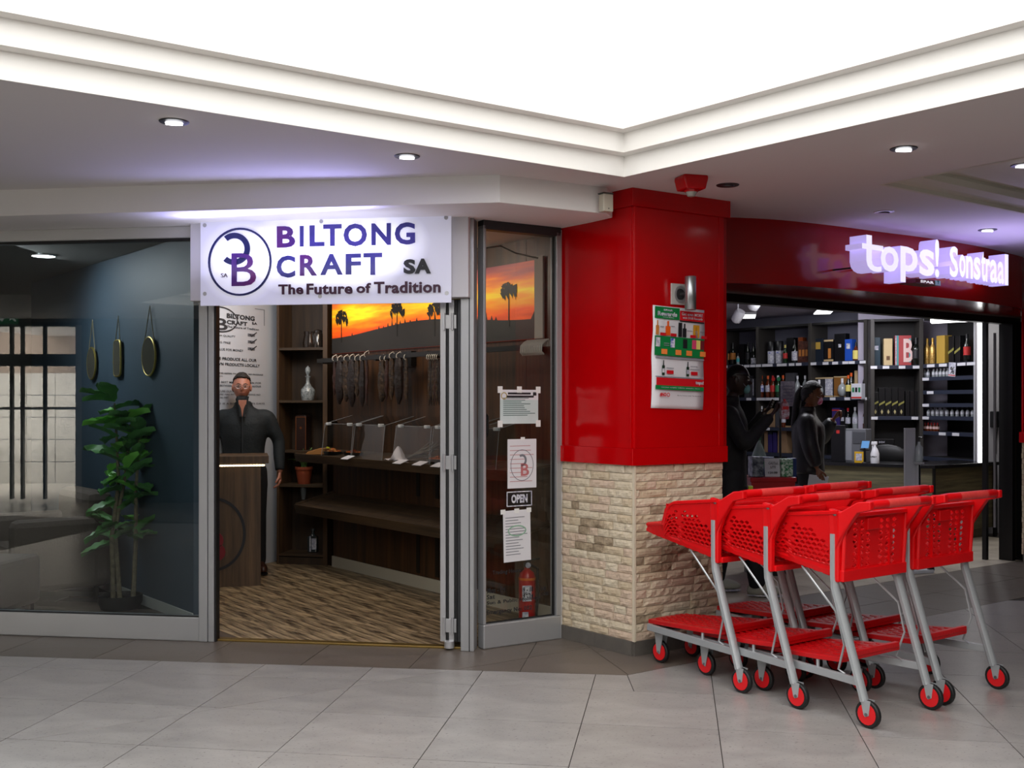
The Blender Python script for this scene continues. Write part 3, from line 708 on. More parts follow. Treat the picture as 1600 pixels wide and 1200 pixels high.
bottle(AB, 1241.5, .06, z1, .30, 'bottle', G_d, K_bl, L_w, 'dark bottle with tall white label beside the brown carton', lab_h=(.1, .5))
carton(AB, 1246.5, 1264, z1, .28, B_br, 'wide brown carton with diamond pattern on the top shelf', face=[(.1, .3, .3, .6, L_am), (.4, .6, .3, .6, L_am), (.7, .9, .3, .6, L_am)])
carton(AB, 1247, 1254, z1+.281, .05, mat('copper_tin', '9a4a22', .4, .4), 'small copper box lying on the brown carton')
carton(AB, 1270, 1286, z1, .30, B_n, 'wide navy carton with gold square on the top shelf', face=[(.3, .75, .55, .85, B_g)])
carton(AB, 1287.5, 1302, z1, .28, B_k, 'black carton with pictured bottle and cream border', face=[(.0, 1, .0, .1, B_c), (.0, 1, .92, 1, B_c), (.45, .75, .15, .6, L_am)])
carton(AB, 1303.5, 1321, z1, .35, B_k, 'tallest black carton with small silver crest', face=[(.38, .62, .5, .62, L_w)])
carton(AB, 1320, 1331, z1, .27, B_b, 'royal blue carton with round white emblem', ly=.03, face=[(.25, .75, .55, .8, L_w)])
bottle(AB, 1337.5, .05, z1, .23, 'flagon', G_a, K_bl, L_y, 'squat bottle with large yellow label beside the blue carton', lab_h=(.08, .55))
carton(AB, 1344.5, 1355.5, z1, .29, B_k, 'black carton with cream lid at the bay end', lid=B_c, face=[(.35, .65, .5, .62, L_w)])
# second shelf
carton(AB, 1163, 1171, z2, .30, B_gy, 'dim grey carton beside the shaved head on the second shelf')
carton(AB, 1172, 1178, z2, .26, B_gy, 'glassy grey carton with bright edge above the raised hand', face=[(.7, .95, .1, .95, L_w)])
for px, g, c, l, t in ((1190, G_a, K_or, L_b, 'amber bottle with orange neck and blue label'), (1200, G_a, K_or, L_w, 'amber bottle with copper neck and cream label'), (1207.5, G_a, K_rd, L_r, 'amber bottle with red label'), (1215.5, G_g, K_w, L_gr, 'dark bottle with green label'), (1223.5, G_a, K_or, L_am, 'amber bottle partly behind the notice on the post')):
    bottle(AB, px, .07, z2, .29, 'bottle', g, c, l, t+', second shelf')
for px, m, t in ((1210.5, L_r, 'round red neck tag'), (1219, L_gr, 'round dark green neck tag')):
    lx = AB.at(px, .04); tag(MB().lathe([(.028, -.003), (.028, .003)], n=14, M=Matrix.Rotation(PI/2, 3, 'X')).build('neck_tag', m, loc=AB.w(lx, .01, z2+.24), rot=(0, 0, AB.az)), t+' standing between the amber bottles', 'tag')
carton(AB, 1227, 1240, z2, .32, B_gy, 'plain grey carton above the notice on the post')
bottle(AB, 1246, .1, z2, .28, 'bottle', G_c, K_w, None, 'clear bottle with white cap behind the long dark hair'); bottle(AB, 1258, .1, z2, .28, 'bottle', G_c, K_w, None, 'clear bottle with white cap behind the forehead of the masked shopper')
t_ = carton(AB, 1270, 1302, z2, .25, mat('window_gift_box', '2a2a30', .5), 'wide gift box with round decanter showing, pale frame', face=[(0, 1, 0, .06, B_c), (0, 1, .93, 1, B_c), (0, .05, 0, 1, B_c), (.62, .97, .08, .92, L_w)])
bottle(AB, 1280, .06, z2+.01, .21, 'round', G_c, K_w, None, 'round cut decanter in the pale framed gift box')
carton(AB, 1303, 1325, z2, .26, mat('oak_gift_box', '8a5c26', .5), 'wooden gift box with round decanter', face=[(0, 1, 0, .05, B_c), (0, 1, .95, 1, B_c)])
bottle(AB, 1316, .06, z2+.012, .22, 'round', G_c, K_w, None, 'round cut decanter in the wooden gift box')
bottle(AB, 1325.5, .03, z2, .27, 'bottle', G_d, K_or, L_y, 'bottle with orange neck and yellow label beside the wooden gift box')
bottle(AB, 1330, .10, z2, .30, 'bottle', G_d, K_or, L_y, 'orange necked bottle behind the small printed carton')
carton(AB, 1330, 1346, z2-.03, .19, B_w, 'white printed carton with red base line on the shelf edge', ly=-.11, d=.08, face=[(0, 1, .05, .15, L_r), (.1, .3, .45, .75, L_gr), (.4, .6, .45, .75, L_bk), (.7, .9, .45, .75, L_gr)], name='multi_pack')
carton(AB, 1335, 1342, z2, .33, B_c, 'upright cream carton behind the white printed carton', ly=.14)
bottle(AB, 1352.5, .06, z2, .31, 'bottle', G_d, K_or, L_y, 'last orange necked bottle of the second shelf, at the upright', lab_h=(.2, .5))
# third shelf
bottle(AB, 1190, .06, z3, .28, 'bottle', G_d, K_w, mat('violet_label', '41308a', .5), 'violet labelled bottle beside the plain brown carton')
carton(AB, 1194, 1210, z3, .25, B_kr, 'plain brown cardboard carton with small round print', face=[(.35, .6, .45, .6, mat('brown_print', '6b4d34', .7))])
carton(AB, 1211.5, 1218, z3, .28, B_gy, 'dark slim carton behind the black post')
bottle(AB, 1224, .08, z3, .26, 'bottle', G_a, K_bl, L_w, 'dim amber bottle under the notice on the post')
carton(AB, 1300, 1312, z3, .26, B_p, 'violet carton with red top line above the till', face=[(0, 1, .86, .92, L_r)]); carton(AB, 1313, 1320, z3, .24, B_k, 'black carton beside the violet carton above the till', face=[(.2, .8, .4, .6, L_w)])
bottle(AB, 1325, .06, z3, .26, 'bottle', G_d, K_rd, L_w, 'bottle with red cap above the grey till cabinet'); bottle(AB, 1336, .06, z3, .27, 'bottle', G_c, K_w, L_w, 'clear bottle with white cap above the grey till cabinet'); bottle(AB, 1352.5, .06, z3, .28, 'bottle', G_a, K_rd, L_w, 'amber bottle low at the grey upright, above the tablet')
z4 = .79
carton(AB, 1194, 1199, z4, .28, B_kr, 'narrow tan carton left of the violet cartons low down', name='gift_carton'); carton(AB, 1200, 1206, z4, .28, B_p, 'violet carton with dark lid, first of the low pair', lid=B_n); carton(AB, 1207.5, 1213, z4, .27, B_p, 'violet carton, second of the low pair'); carton(AB, 1215, 1229, z4, .36, B_kr, 'tall tan cardboard box beside the black jacket', d=.12)
# bay D
zd = 1.905
carton(DF, 1363, 1375.5, zd, .34, B_t, 'teal navy carton with pale logo over the striped cartons', face=[(.25, .75, .55, .7, L_w)])
carton(DF, 1381, 1394.5, zd, .325, B_c, 'cream carton between the navy and the patterned cartons', face=[(.3, .7, .2, .35, mat('brown_print', ''))])
pc = carton(DF, 1399, 1424, zd, .36, mat('coral_carton', 'b3474a', .45), 'wide coral and teal patterned carton with large numeral', face=[(.0, .06, 0, 1, L_w), (.1, .2, .0, 1, L_t), (.85, .97, .1, .9, L_t)])
text('B', .0, .04, .28, mat('pale_pink_print', 'e8c9c4', .5), pc, y=-.005, w=.11, name='numeral')
bottle(DF, 1431.5, .08, zd, .33, 'square', G_d, K_bl, L_bk, 'square black bottle beside the patterned carton')
for i in range(5):
    a = 1363.2+i*10.1
    c = carton(DF, a, a+9.4, 1.296, .29+(.05 if i > 0 else 0), B_k, 'black carton with slanted gold stripe, %s' % ('shorter one at the row start', 'second in the striped row', 'middle of the striped row', 'fourth in the striped row', 'last of the striped row')[i], group='striped black cartons')
    MB().prism([(-.034, .12), (.034, .16), (.034, .185), (-.034, .145)], -.003, 0, 'xz').build('slanted_stripe', mat('olive_gold_print', '8f8a45', .5), c)
    MB().prism([(0, .02), (.014, .05), (0, .08), (-.014, .05)], -.003, 0, 'xz').build('striding_emblem', mat('pale_gold_print', 'b9ac7a', .5), c)
for i in range(3):
    carton(DF, 1415+i*7.2, 1421.4+i*7.2, 1.296, .30, B_k, 'plain black carton, %s after the striped row' % ('first', 'second', 'third')[i], group='plain black cartons')
# bay E
ze = 1.915
bottle(EF, 1449, .1, ze, .31, 'bottle', G_gold, K_go, None, 'gold wrapped bottle at the start of the miniature bay'); bottle(EF, 1457.5, .1, ze, .31, 'bottle', G_gold, K_go, None, 'gold wrapped bottle touching the yellow gold carton')
carton(EF, 1463, 1476, ze, .33, B_g, 'yellow gold carton beside the gold wrapped bottles', d=.1)
for i, px in enumerate((1486, 1496)):
    c = carton(EF, px-4, px+4, ze, .31, B_k, ('black carton with green gold stripe beside the gold carton', 'black carton with green gold stripe beside the slim red bottle')[i])
    MB().prism([(-.05, .10), (.05, .15), (.05, .18), (-.05, .13)], -.003, 0, 'xz').build('slanted_stripe', mat('olive_gold_print', ''), c)
bottle(EF, 1511, .1, ze, .32, 'bottle', G_d, K_bl, L_r, 'slim dark bottle with red label near the lit strip')
sgn = tag(MB().box(-.06, .06, -.012, -.008, -.06, .10).build('shelf_talker', L_w, loc=EF.w(EF.at(1490), -.01, ze-.10), rot=(0, .08, EF.az)), 'small printed shelf card hanging over the miniatures', 'sign')
text('%', -.03, -.03, .08, M_ink, sgn, y=-.0135, name='card_print'); MB().box(-.058, .058, -.0135, -.0125, -.05, -.04).build('red_line', L_r, sgn)
def minis(pxs, z, g, c, l, label, grp):
    for i, p in enumerate(pxs): bottle(EF, p, .06, z, .10, 'mini', g, c, l, '%s %s, counted from the grey upright' % (ORD[i] if i < len(pxs)-1 else 'last', label), group=grp, name='miniature_bottle', w=1.1)
minis([1445, 1450.5, 1459, 1464.5, 1470, 1475.5, 1481], 1.76, G_c, K_w, L_w, 'white miniature on the narrow shelf under the gold carton', 'miniatures on the upper narrow shelf')
minis([1451, 1458, 1465, 1472, 1480, 1488, 1496, 1504, 1512, 1520], 1.30, G_c, K_bl, L_w, 'dark capped miniature in the long row', 'miniatures in the long row')
minis([1445.5, 1450.5, 1455.5, 1460.5, 1465], 1.12, G_a, K_rd, mat('pale_pink_label', 'd9b9b4', .6), 'pink miniature on the lowest narrow shelf', 'pink miniatures on the lowest narrow shelf')
# lit strip
ls = thing('light_strip', 'rounded glowing white light strip standing at the end of the shelving', 'light', (5.09, 11.72, .81), 0)
MB().tube([(0, 0, 0), (0, 0, .06), (0, 0, 1.5), (0, 0, 1.535), (-.03, .02, 1.56), (-.16, .25, 1.57), (-.3, .6, 1.58)], .036, 10).build('diffuser', mat('led_diffuser', 'ffffff', .4, emit=3, ecol=(1, .99, .96)), ls, smooth=True)
MB().box(-.03, .03, .03, .06, 0, 1.56).build('channel', K_w, ls)
# ceiling lamps of the shop
for px, Y, t in ((1168, 14.2, 'flat glowing ceiling panel nearer the red pillar'), (1287, 13.5, 'flat glowing ceiling panel above the navy carton')):
    l = thing('ceiling_panel_light', t, 'light', ((px-800)*Y/F, Y, 2.62), -.2)
    MB().box(-.11, .11, -.3, .3, -.03, 0).build('housing', M_alu, l); MB().box(-.10, .10, -.29, .29, -.036, -.031).build('diffuser', mat('shop_lamp_diffuser', 'ffffff', .4, emit=4), l)
# ceiling fans / projectors seen at the top of the opening
for px, py, Y, t in ((1148, 503, 12.0, 'white spotlight hanging below the ceiling beside the red pillar'), (1174, 484, 11.0, 'white spotlight close under the black head rail')):
    X = (px-800)*Y/F; z = CAM_H-(py-HOR)*Y/F
    l = thing('track_spotlight', t, 'light', (X, Y, z), .6)
    MB().lathe([(.03, 0), (.055, .02), (.06, .12), (.05, .15)], n=14, M=Matrix.Rotation(.7, 3, 'X')).build('lamp_head', K_w, l, smooth=50)
    MB().tube([(0, -.07, .1), (0, -.05, .14), (0, -.05, 2.62-z)], .008, 6).build('stem', K_w, l)
# ---- counter
M_ct = mat('black_counter_top', '1c1c1e', .2); M_cf = mat('weathered_oak_front', '4a4734', .6, noise=(2.2, '7a7355', .18), stretch=(.8, .8, 14), bump=(10, .1))
cpoly = [(3.20, 11.90), (4.35, 11.15), (5.29, 11.81), (5.02, 12.2), (4.33, 11.75), (3.5, 12.4)]
ct_ = thing('sales_counter', 'angled sales counter with weathered oak front and black top', 'counter', (4.35, 11.15, 0), 0)
rel = [(x-4.35, y-11.15) for x, y in cpoly]
MB().prism(offs(rel, .02), .1, .775).build('counter_body', M_cf, ct_)
MB().prism(offs(rel, -.02), .775, .81).build('counter_top', M_ct, ct_, bevel=.003)
MB().prism(offs(rel, .06), 0, .1).build('kick_plate', mat('pale_kick', '6d6653', .6), ct_)
MB().prism([(-.01, -.012), (.012, -.014), (.014, .02), (-.01, .02)], .1, .775).build('corner_strip', M_black, ct_)
MB().prism([(.90, .615), (.945, .65), (.93, .68), (.89, .64)], .0, .775).build('corner_strip', M_black, ct_)
CF = Fr(3.20, 11.90, -33.1); CR = Fr(4.35, 11.15, 35.1)
# things on the counter
def onC(px, ly, z=.81): return CF.w(CF.at(px, ly), ly, z)
t = thing('till_screen', 'tall black till screen with red logo square on the counter', 'screen', onC(1309, .12), CF.az)
MB().box(-.075, .075, 0, .05, 0, .40).build('screen', B_k, t, bevel=.004); MB().box(-.015, .02, -.004, 0, .31, .345).build('red_logo', L_r, t)
t = thing('till_cabinet', 'grey till cabinet beside the black screen', 'till', onC(1334, .16), CF.az)
M_cab = mat('till_grey', '66686e', .5)
MB().box(-.13, .13, 0, .22, 0, .36).build('cabinet_body', M_cab, t, bevel=.005); MB().box(-.125, -.02, -.006, 0, .02, .34).build('side_panel', mat('till_light_grey', '8b8d94', .5), t); MB().box(-.01, .12, -.006, 0, .2, .33).build('drawer_front', mat('till_dark_grey', '4c4e54', .5), t, bevel=.003)
t = thing('card_tablet', 'tilted card tablet with blue screen beside the till cabinet', 'tablet', onC(1351, .05, .95), CF.az)
MB().box(-.05, .05, -.01, .01, 0, .12, Matrix.Rotation(-.6, 4, 'X')).build('tablet_body', B_k, t); MB().box(-.04, .04, -.013, -.011, .015, .105, Matrix.Rotation(-.6, 4, 'X')).build('tablet_screen', mat('blue_screen', '4a7fb0', .3, emit=.4), t); MB().tube([(0, 0, .02), (0, .02, -.14)], .012, 8).build('stem', K_bl, t); MB().lathe([(.05, -.142), (.045, -.13)], (0, .02, 0), 14).build('foot', K_bl, t)
t = thing('counter_notice', 'small yellow framed notice standing on the counter', 'notice', onC(1342, .03), CF.az)
MB().box(-.048, .048, 0, .008, 0, .12).build('frame', mat('yellow_frame', 'd9a91c', .5), t, bevel=.002); MB().box(-.032, .032, -.002, 0, .025, .10).build('paper', L_w, t)
t = thing('spray_bottle', 'white trigger spray bottle standing on the counter', 'bottle', onC(1367, .08), CF.az)
MB().lathe([(.002, 0), (.044, 0), (.046, .01), (.046, .10), (.03, .15), (.014, .175), (.013, .20)], n=16).build('bottle_body', K_w, t, smooth=50)
MB().box(-.035, .025, -.015, .015, .195, .23).build('trigger_head', K_w, t, bevel=.006); MB().box(-.03, -.018, -.006, .006, .15, .2).build('trigger', K_w, t, bevel=.002)
text('SPRAY', -.035, .06, .018, M_ink, t, y=-.0475, w=.07, name='label_print')
t = thing('office_chair', 'black rounded chair back behind the counter beside the spray bottle', 'chair', onC(1386, .86, 0), CF.az)
MB().ell((0, 0, .86), (.22, .04, .125), 20, 12).build('backrest', mat('black_leather', '121214', .45), t, smooth=True); MB().box(-.2, .2, -.25, .2, .45, .52).build('seat', mat('black_leather', ''), t, bevel=.02)
MB().tube([(0, .03, .8), (0, .06, .5), (0, 0, .47)], .02, 8).build('back_support', M_black, t); MB().tube([(0, 0, .05), (0, 0, .45)], .025, 8).build('gas_column', M_alu_d, t)
for k in range(5): MB().tube([(0, 0, .08), (.25*math.cos(k*1.257), .25*math.sin(k*1.257), .04)], .018, 6).build('leg', M_black, t)
t = thing('receipt_printer', 'black receipt printer on a dark shelf behind the chair back', 'printer', DF.w(DF.at(1380, .05), .05, .90), DF.az)
MB().box(-.13, .13, 0, .15, 0, .12).build('printer_body', B_k, t, bevel=.006); text('BOX', -.05, .07, .022, L_w, t, y=-.003, w=.07, name='printer_lettering')
# sanitiser stand
t = thing('sanitiser_stand', 'white upright sanitiser stand with pump bottle in front of the counter', 'stand', ((1424-800)*9.3/F, 9.3, 0), .35)
M_wh = mat('white_board', 'c3c6cc', .45)
MB().box(-.065, .045, 0, .02, .05, 1.235).build('back_board', M_wh, t, bevel=.003); MB().box(-.12, .14, -.12, .16, 0, .03).build('base_plate', M_wh, t, bevel=.006)
MB().box(.04, .075, -.03, .03, .3, 1.05).build('side_channel', M_wh, t, bevel=.003)
MB().box(.052, .070, -.033, -.0305, .55, .92).build('print_strip', M_ink, t)
MB().lathe([(.002, 0), (.03, 0), (.032, .01), (.032, .12), (.012, .15), (.012, .17)], (.03, -.06, .95), 12).build('pump_bottle', mat('clear_gel', 'aab4b8', .2), t, smooth=50)
MB().box(-.0, .06, -.09, -.03, .93, .945).build('bottle_shelf', M_wh, t); MB().tube([(.03, -.06, 1.12), (.03, -.06, 1.16), (.03, -.10, 1.155)], .007, 6).build('pump', K_bl, t)
for k in (-.1, .12):
    MB().lathe([(.03, -.012), (.03, .012)], (k, -.1, .03), 12, M=Matrix.Rotation(PI/2, 3, 'X')).build('castor', M_rubber, t)
# card machine on the wall at the right
t = thing('card_machine', 'black card machine on a wall bracket right of the lit strip', 'terminal', RW.w(RW.at(1557), .03, 1.22), RW.az)
MB().box(-.09, .07, -.10, .02, -.04, .14).build('machine_body', B_k, t, bevel=.01); MB().box(-.06, .04, -.105, -.1, .05, .12).build('screen', mat('dim_screen', '25272b', .2), t); MB().tube([(.0, -.04, -.04), (-.02, -.04, -.2), (.0, -.03, -.36), (.01, 0, -.38)], .006, 6).build('cable', K_bl, t); MB().tube([(.04, -.04, -.04), (.05, -.04, -.2), (.03, -.03, -.36)], .006, 6).build('cable', K_bl, t)
# post with notice, promo bin with packs
t = thing('notice_post', 'slim black post carrying a white paper notice beside the masked shopper', 'post', ((1219-800)*10.4/F, 10.4, 0), .0)
MB().tube([(0, 0, .02), (0, 0, 1.62)], .012, 8).build('post', M_black, t); MB().lathe([(.13, 0), (.13, .02)], n=18).build('foot', M_black, t)
MB().box(.0, .135, -.02, -.016, 1.42, 1.66).build('paper_notice', mat('grey_paper', 'b5b2c0', .7, noise=(30, '8f8da0', .1)), t)
for k in range(6): MB().box(.02, .115, -.0215, -.0205, 1.46+k*.03, 1.467+k*.03).build('print_line', mat('faint_print', '7a7890', .7), t)
t = thing('promotional_bin', 'red promotional bin behind the trolleys beside the black coat', 'bin', ((1199-800)*9.2/F, 9.2, 0), .1)
MB().prism([(-.17, .1), (.17, .1), (.19, .80), (-.19, .80)], -.15, .15, 'xz').build('bin_body', mat('bin_red', 'a80b14', .35), t, bevel=.006); MB().box(-.2, .2, -.16, .16, .79, .83).build('rim', mat('bin_red', ''), t, bevel=.008); MB().box(-.16, .16, -.13, .13, 0, .1).build('bin_foot', M_black, t)
zb = .832
def pk(px, y, z, w, h, d, m, label, name, cat, **kw):
    X = (px-800)*y/F; t = thing(name, label, cat, (X, y, z), .1)
    MB().box(-w/2, w/2, -d/2, d/2, 0, h).build('pack_body', m, t, bevel=.004); return t, w, d, h
M_silv = mat('shrink_wrap_silver', '9ba1ac', .25, .4, noise=(18, '3a4250', .12), bump=(30, .5))
t, w, d, h = pk(1181, 9.12, zb, .10, .17, .12, M_silv, 'shrink wrapped silver can pack on the red bin beside the coat', 'drinks_pack', 'pack')
t, w, d, h = pk(1194, 9.24, zb, .15, .16, .08, mat('pack_blue', '1b2f66', .35), 'blue six pack behind the white price card', 'drinks_pack', 'pack'); MB().lathe([(.03, -.002), (.03, .002)], (-.03, -.043, .1), 14, M=Matrix.Rotation(PI/2, 3, 'X')).build('round_badge', L_gr, t)
t = thing('price_card', 'white card lettered CASTLE LITE standing on the red bin', 'card', ((1207-800)*9.1/F, 9.1, zb), .1)
MB().box(-.065, .065, -.003, .003, 0, .155, Matrix.Rotation(-.1, 4, 'X')).build('card', L_w if False else mat('white_card', 'd4d4da', .6), t)
text('CASTLE', -.04, .105, .02, M_ink, t, y=-.016, w=.08, name='card_lettering'); text('LITE', -.022, .072, .02, M_ink, t, y=-.013, w=.045, name='card_lettering'); text('120.00', -.04, .025, .018, M_ink, t, y=-.008, w=.08, name='card_lettering')
t, w, d, h = pk(1227, 9.14, zb, .10, .15, .1, mat('pack_green', '1f7a45', .4, noise=(40, 'cfe0d0', .08)), 'green and white can pack beside the masked shopper', 'drinks_pack', 'pack')
t, w, d, h = pk(1237, 9.26, zb-.02, .05, .17, .1, mat('pack_blue', ''), 'narrow blue can pack behind the green pack', 'drinks_pack', 'pack')
MB_ = thing('water_bottle', 'large clear water bottle with green emblem behind the can packs', 'bottle', ((1186-800)*9.34/F, 9.34, zb), 0)
MB().lathe([(.002, 0), (.06, 0), (.062, .02), (.062, .17), (.03, .25), (.016, .28), (.016, .30)], n=14).build('bottle_body', mat('frosted_clear', '8fa39c', .2), MB_, smooth=50); MB().lathe([(.018, .30), (.018, .325)], n=12).build('cap', L_gr, MB_); MB().box(-.03, .03, -.066, -.06, .08, .15).build('emblem', L_gr, MB_)
# ================================================================ TROLLEYS
M_tr = mat('trolley_red_plastic', 'e00810', .34, noise=(5, 'd2060d', .3))
M_trd = mat('trolley_tray_red', 'cc0810', .38, noise=(6, 'ab060d', .3), bump=(70, .1))
M_hand = mat('handle_grip_red', 'ea4a45', .45, noise=(60, 'd83a38', .2))
M_chr = mat('zinc_steel', 'b4b8bb', .32, .45, bump=(90, .03)); M_bolt = mat('bolt_steel', '8b8f92', .35, .9)
HOLE_N = 8
def pierced(mb, P, nx, nz, fa=.36, fb=.36, hole=lambda u, v: True, stag=True, N=HOLE_N):
    """surface P(u,v)->point with staggered oval holes; u,v in 0..1"""
    for j in range(nz):
        v0, v1 = j/nz, (j+1)/nz; o = .5 if (stag and j % 2) else 0
        xs = [0]+[(i+o)/nx for i in range(0 if o else 1, nx+(0 if o else 0))]+[1]
        xs = sorted(set(round(x, 6) for x in xs))
        for i in range(len(xs)-1):
            u0, u1 = xs[i], xs[i+1]
            if u1-u0 < .6/nx or not hole((u0+u1)/2, (v0+v1)/2):
                mb.add([P(u0, v0), P(u1, v0), P(u1, v1), P(u0, v1)], [(0, 1, 2, 3)]); continue
            cu, cv = (u0+u1)/2, (v0+v1)/2; inn = []; out = []
            for k in range(N):
                t = 2*PI*k/N; c, s = math.cos(t), math.sin(t)
                sc_ = (abs(c)**1.4+abs(s)**1.4)**(-1/1.4)
                inn.append(P(cu+c*sc_*fa*(u1-u0), cv+s*sc_*fb*(v1-v0)))
                m_ = max(abs(c), abs(s)); out.append(P(cu+c/m_*(u1-u0)/2, cv+s/m_*(v1-v0)/2))
            mb.add(inn+out, [(k, (k+1) % N, (k+1) % N+N, k+N) for k in range(N)])
def weld_solid(mb, name, th, m, parent, off=0):
    me = mb.mesh(name); bm = bmesh.new(); bm.from_mesh(me); bmesh.ops.remove_doubles(bm, verts=bm.verts, dist=.0004)
    bmesh.ops.recalc_face_normals(bm, faces=bm.faces); bm.to_mesh(me); bm.free(); me.materials.append(m)
    o = link(name, me, parent); s = o.modifiers.new('thickness', 'SOLIDIFY'); s.thickness = th; s.offset = off; return o
XR, XF = .150, .765                         # rear and front of the basket (x forward)
def half(x): return .245-.075*(x-XR)/(XF-XR)        # half width tapers forward
def zbot(x): return .645+.085*(x-XR)/(XF-XR)
def ztop(x):
    if x < .47: return .950-.035*(x-XR)/.32
    if x < .60:
        t = (x-.47)/.13; return .915-.125*(1-math.sqrt(max(0, 1-t*t)))
    return .79-.02*(x-.60)/.16
def make_trolley(nested):
    t = bpy.data.objects.new('shopping_trolley', None); COL.objects.link(t)
    b = MB()
    for sgn in (1, -1):
        def P(u, v, sgn=sgn):
            x = XR+(.60-XR)*u; z0, z1 = zbot(x), ztop(x); bul = .006*math.sin(PI*v)
            return Vector((x, sgn*(half(x)+.02*v+bul-.008), z0+(z1-z0)*v))
        def hole(u, v):
            if v < .17 or u < .09 or u > .93: return False
            if .665 < u < .715: return False
            top = .40+.40*math.sin(PI*min(1, (u-.02)/.62)*.5) if u < .665 else .80-.1*(u-.7)
            return v < top
        pierced(b, P, 12, 12, .48, .45, hole)
        # low front sides
        def P2(u, v, sgn=sgn):
            x = .60+(XF-.60)*u; z0, z1 = zbot(x), ztop(x)+.0; return Vector((x, sgn*(half(x)-.008+.02*v*(1-u)), z0+(z1-z0)*v))
        for i in range(4): b.add([P2(i/4, 0), P2((i+1)/4, 0), P2((i+1)/4, 1), P2(i/4, 1)], [(0, 1, 2, 3)])
    hw = half(XF)-.008                       # front, bottom, low front shelf
    b.add([(XF, -hw, zbot(XF)), (XF, hw, zbot(XF)), (XF, hw, ztop(XF)), (XF, -hw, ztop(XF))], [(0, 1, 2, 3)])
    def PB(u, v):
        x = XR+(XF-XR)*u; return Vector((x, (2*v-1)*(half(x)-.008), zbot(x)))
    pierced(b, PB, 10, 8, .38, .30, lambda u, v: .05 < u < .95, stag=False, N=6)
    x = .615
    def PF(u, v): return Vector((x-.03*v, (2*u-1)*(half(x)-.008+.012*v), zbot(x)+(.90-zbot(x))*v))
    pierced(b, PF, 9, 6, .36, .34, lambda u, v: v > .15 and .08 < u < .92)
    for k in range(3):
        xx = .60+k*.05; b.add([(xx, -half(xx), ztop(xx)-.012), (xx, half(xx), ztop(xx)-.012), (xx+.05, half(xx+.05), ztop(xx+.05)-.012), (xx+.05, -half(xx+.05), ztop(xx+.05)-.012)], [(0, 1, 2, 3)])
    weld_solid(b, 'basket', .009, M_tr, t)
    rim = MB()                               # rolled rim along the top edge
    for sgn in (1, -1):
        pts = [(XR+(.60-XR)*i/14, sgn*(half(XR+(.60-XR)*i/14)+.014), ztop(XR+(.60-XR)*i/14)) for i in range(15)]
        pts += [(.66, sgn*(half(.66)-.0), ztop(.66)), (XF, sgn*(half(XF)-.006), ztop(XF))]
        rim.tube(pts, .011, 6)
    rim.tube([(XF, -hw, ztop(XF)), (XF, hw, ztop(XF))], .012, 6)
    rim.tube([(XF+.004, -hw, zbot(XF)+.01), (XF+.004, hw, zbot(XF)+.01)], .010, 6)
    rim.build('basket_rim', M_tr, t, smooth=True)
    # rear corners and arms carrying the handle
    for sgn in (1, -1):
        a = MB(); y0 = sgn*.258; y1 = sgn*.228
        a.prism([(.205, .965), (.14, .955), (.05, 1.005), (-.02, 1.012), (-.02, .972), (.05, .955), (.115, .87), (.148, .79), (.15, .63), (.185, .63), (.20, .80)], y0, y1, 'xz')
        a.build('handle_arm', M_tr, t, bevel=.006)
        MB().lathe([(.011, 0), (.012, .003), (.006, .007)], (.168, y0, .945), 10, M=Matrix.Rotation(PI/2*sgn*-1, 3, 'X')).build('bolt', M_bolt, t, smooth=30)
    MB().tube([(.01, -.245, .990), (-.002, -.2, .995), (-.006, -.12, .995)], .021, 10).build('handle_end', M_tr, t, smooth=True)
    MB().tube([(.01, .245, .990), (-.002, .2, .995), (-.006, .12, .995)], .021, 10).build('handle_end', M_tr, t, smooth=True)
    MB().tube([(-.006, -.12, .995), (-.006, .12, .995)], .0215, 10).build('handle_grip', M_hand, t, smooth=50)
    # rear flap: vertical on the last trolley, swung up on the nested ones
    f = MB()
    def PG(u, v):
        yy = (2*u-1)*(.218+.010*v)
        if nested: return Vector((XR+.03+.26*(1-v), yy*.93, .925-.03*(1-v)))
        return Vector((XR-.0-.015*v, yy, .655+.285*v))
    pierced(f, PG, 9, 10, .38, .40, lambda u, v: .08 < u < .93 and .12 < v < .94 and abs(u-.5) > .05 and not (.42 < u < .72 and v > .80), stag=False, N=8)
    weld_solid(f, 'rear_flap', .006, M_tr, t)
    if not nested:
        fr2 = MB()
        fr2.tube([(XR-.006, -.232, .66), (XR-.022, -.236, .93)], .012, 6); fr2.tube([(XR-.006, .232, .66), (XR-.022, .236, .93)], .012, 6)
        fr2.box(XR-.02, XR+.005, -.245, .245, .632, .685); fr2.box(XR-.035, XR-.01, -.235, .235, .925, .945)
        fr2.build('rear_frame', M_tr, t, bevel=.004)
        MB().box(XR-.03, XR-.012, -.02, .075, .86, .915).build('flap_badge', M_tr, t, bevel=.003)
        for yy in (-.115, .115): MB().box(XR-.016, XR-.004, yy-.003, yy+.003, .68, .92).build('flap_rib', M_tr, t)
    else:
        MB().box(XR-.012, XR+.008, -.235, .235, .632, .66).build('rear_crossbar', M_tr, t, bevel=.003)
    # frame
    for sgn in (1, -1):
        y = sgn*.243
        MB().tube([(.02, y, .115), (.178, y-sgn*.0, .60), (.182, y, .66), (.182, y, .85)], .0195, 8, sq=(1.0, 1.25)).build('leg', M_chr, t, smooth=50)
        MB().tube([(.40, sgn*.20, .672), (.172, sgn*.236, .485), (.135, sgn*.234, .345), (.175, sgn*.222, .225), (.14, sgn*.222, .21)], .0055, 6).build('brace', M_chr, t, smooth=True)
        mbx = MB(); a = Vector((.052, y, .195)); c = Vector((.76, sgn*.165, .19)); d = (c-a).normalized(); L = (c-a).length
        rot = Matrix.Translation(a) @ Matrix.Rotation(math.atan2(d.y, d.x), 4, 'Z')
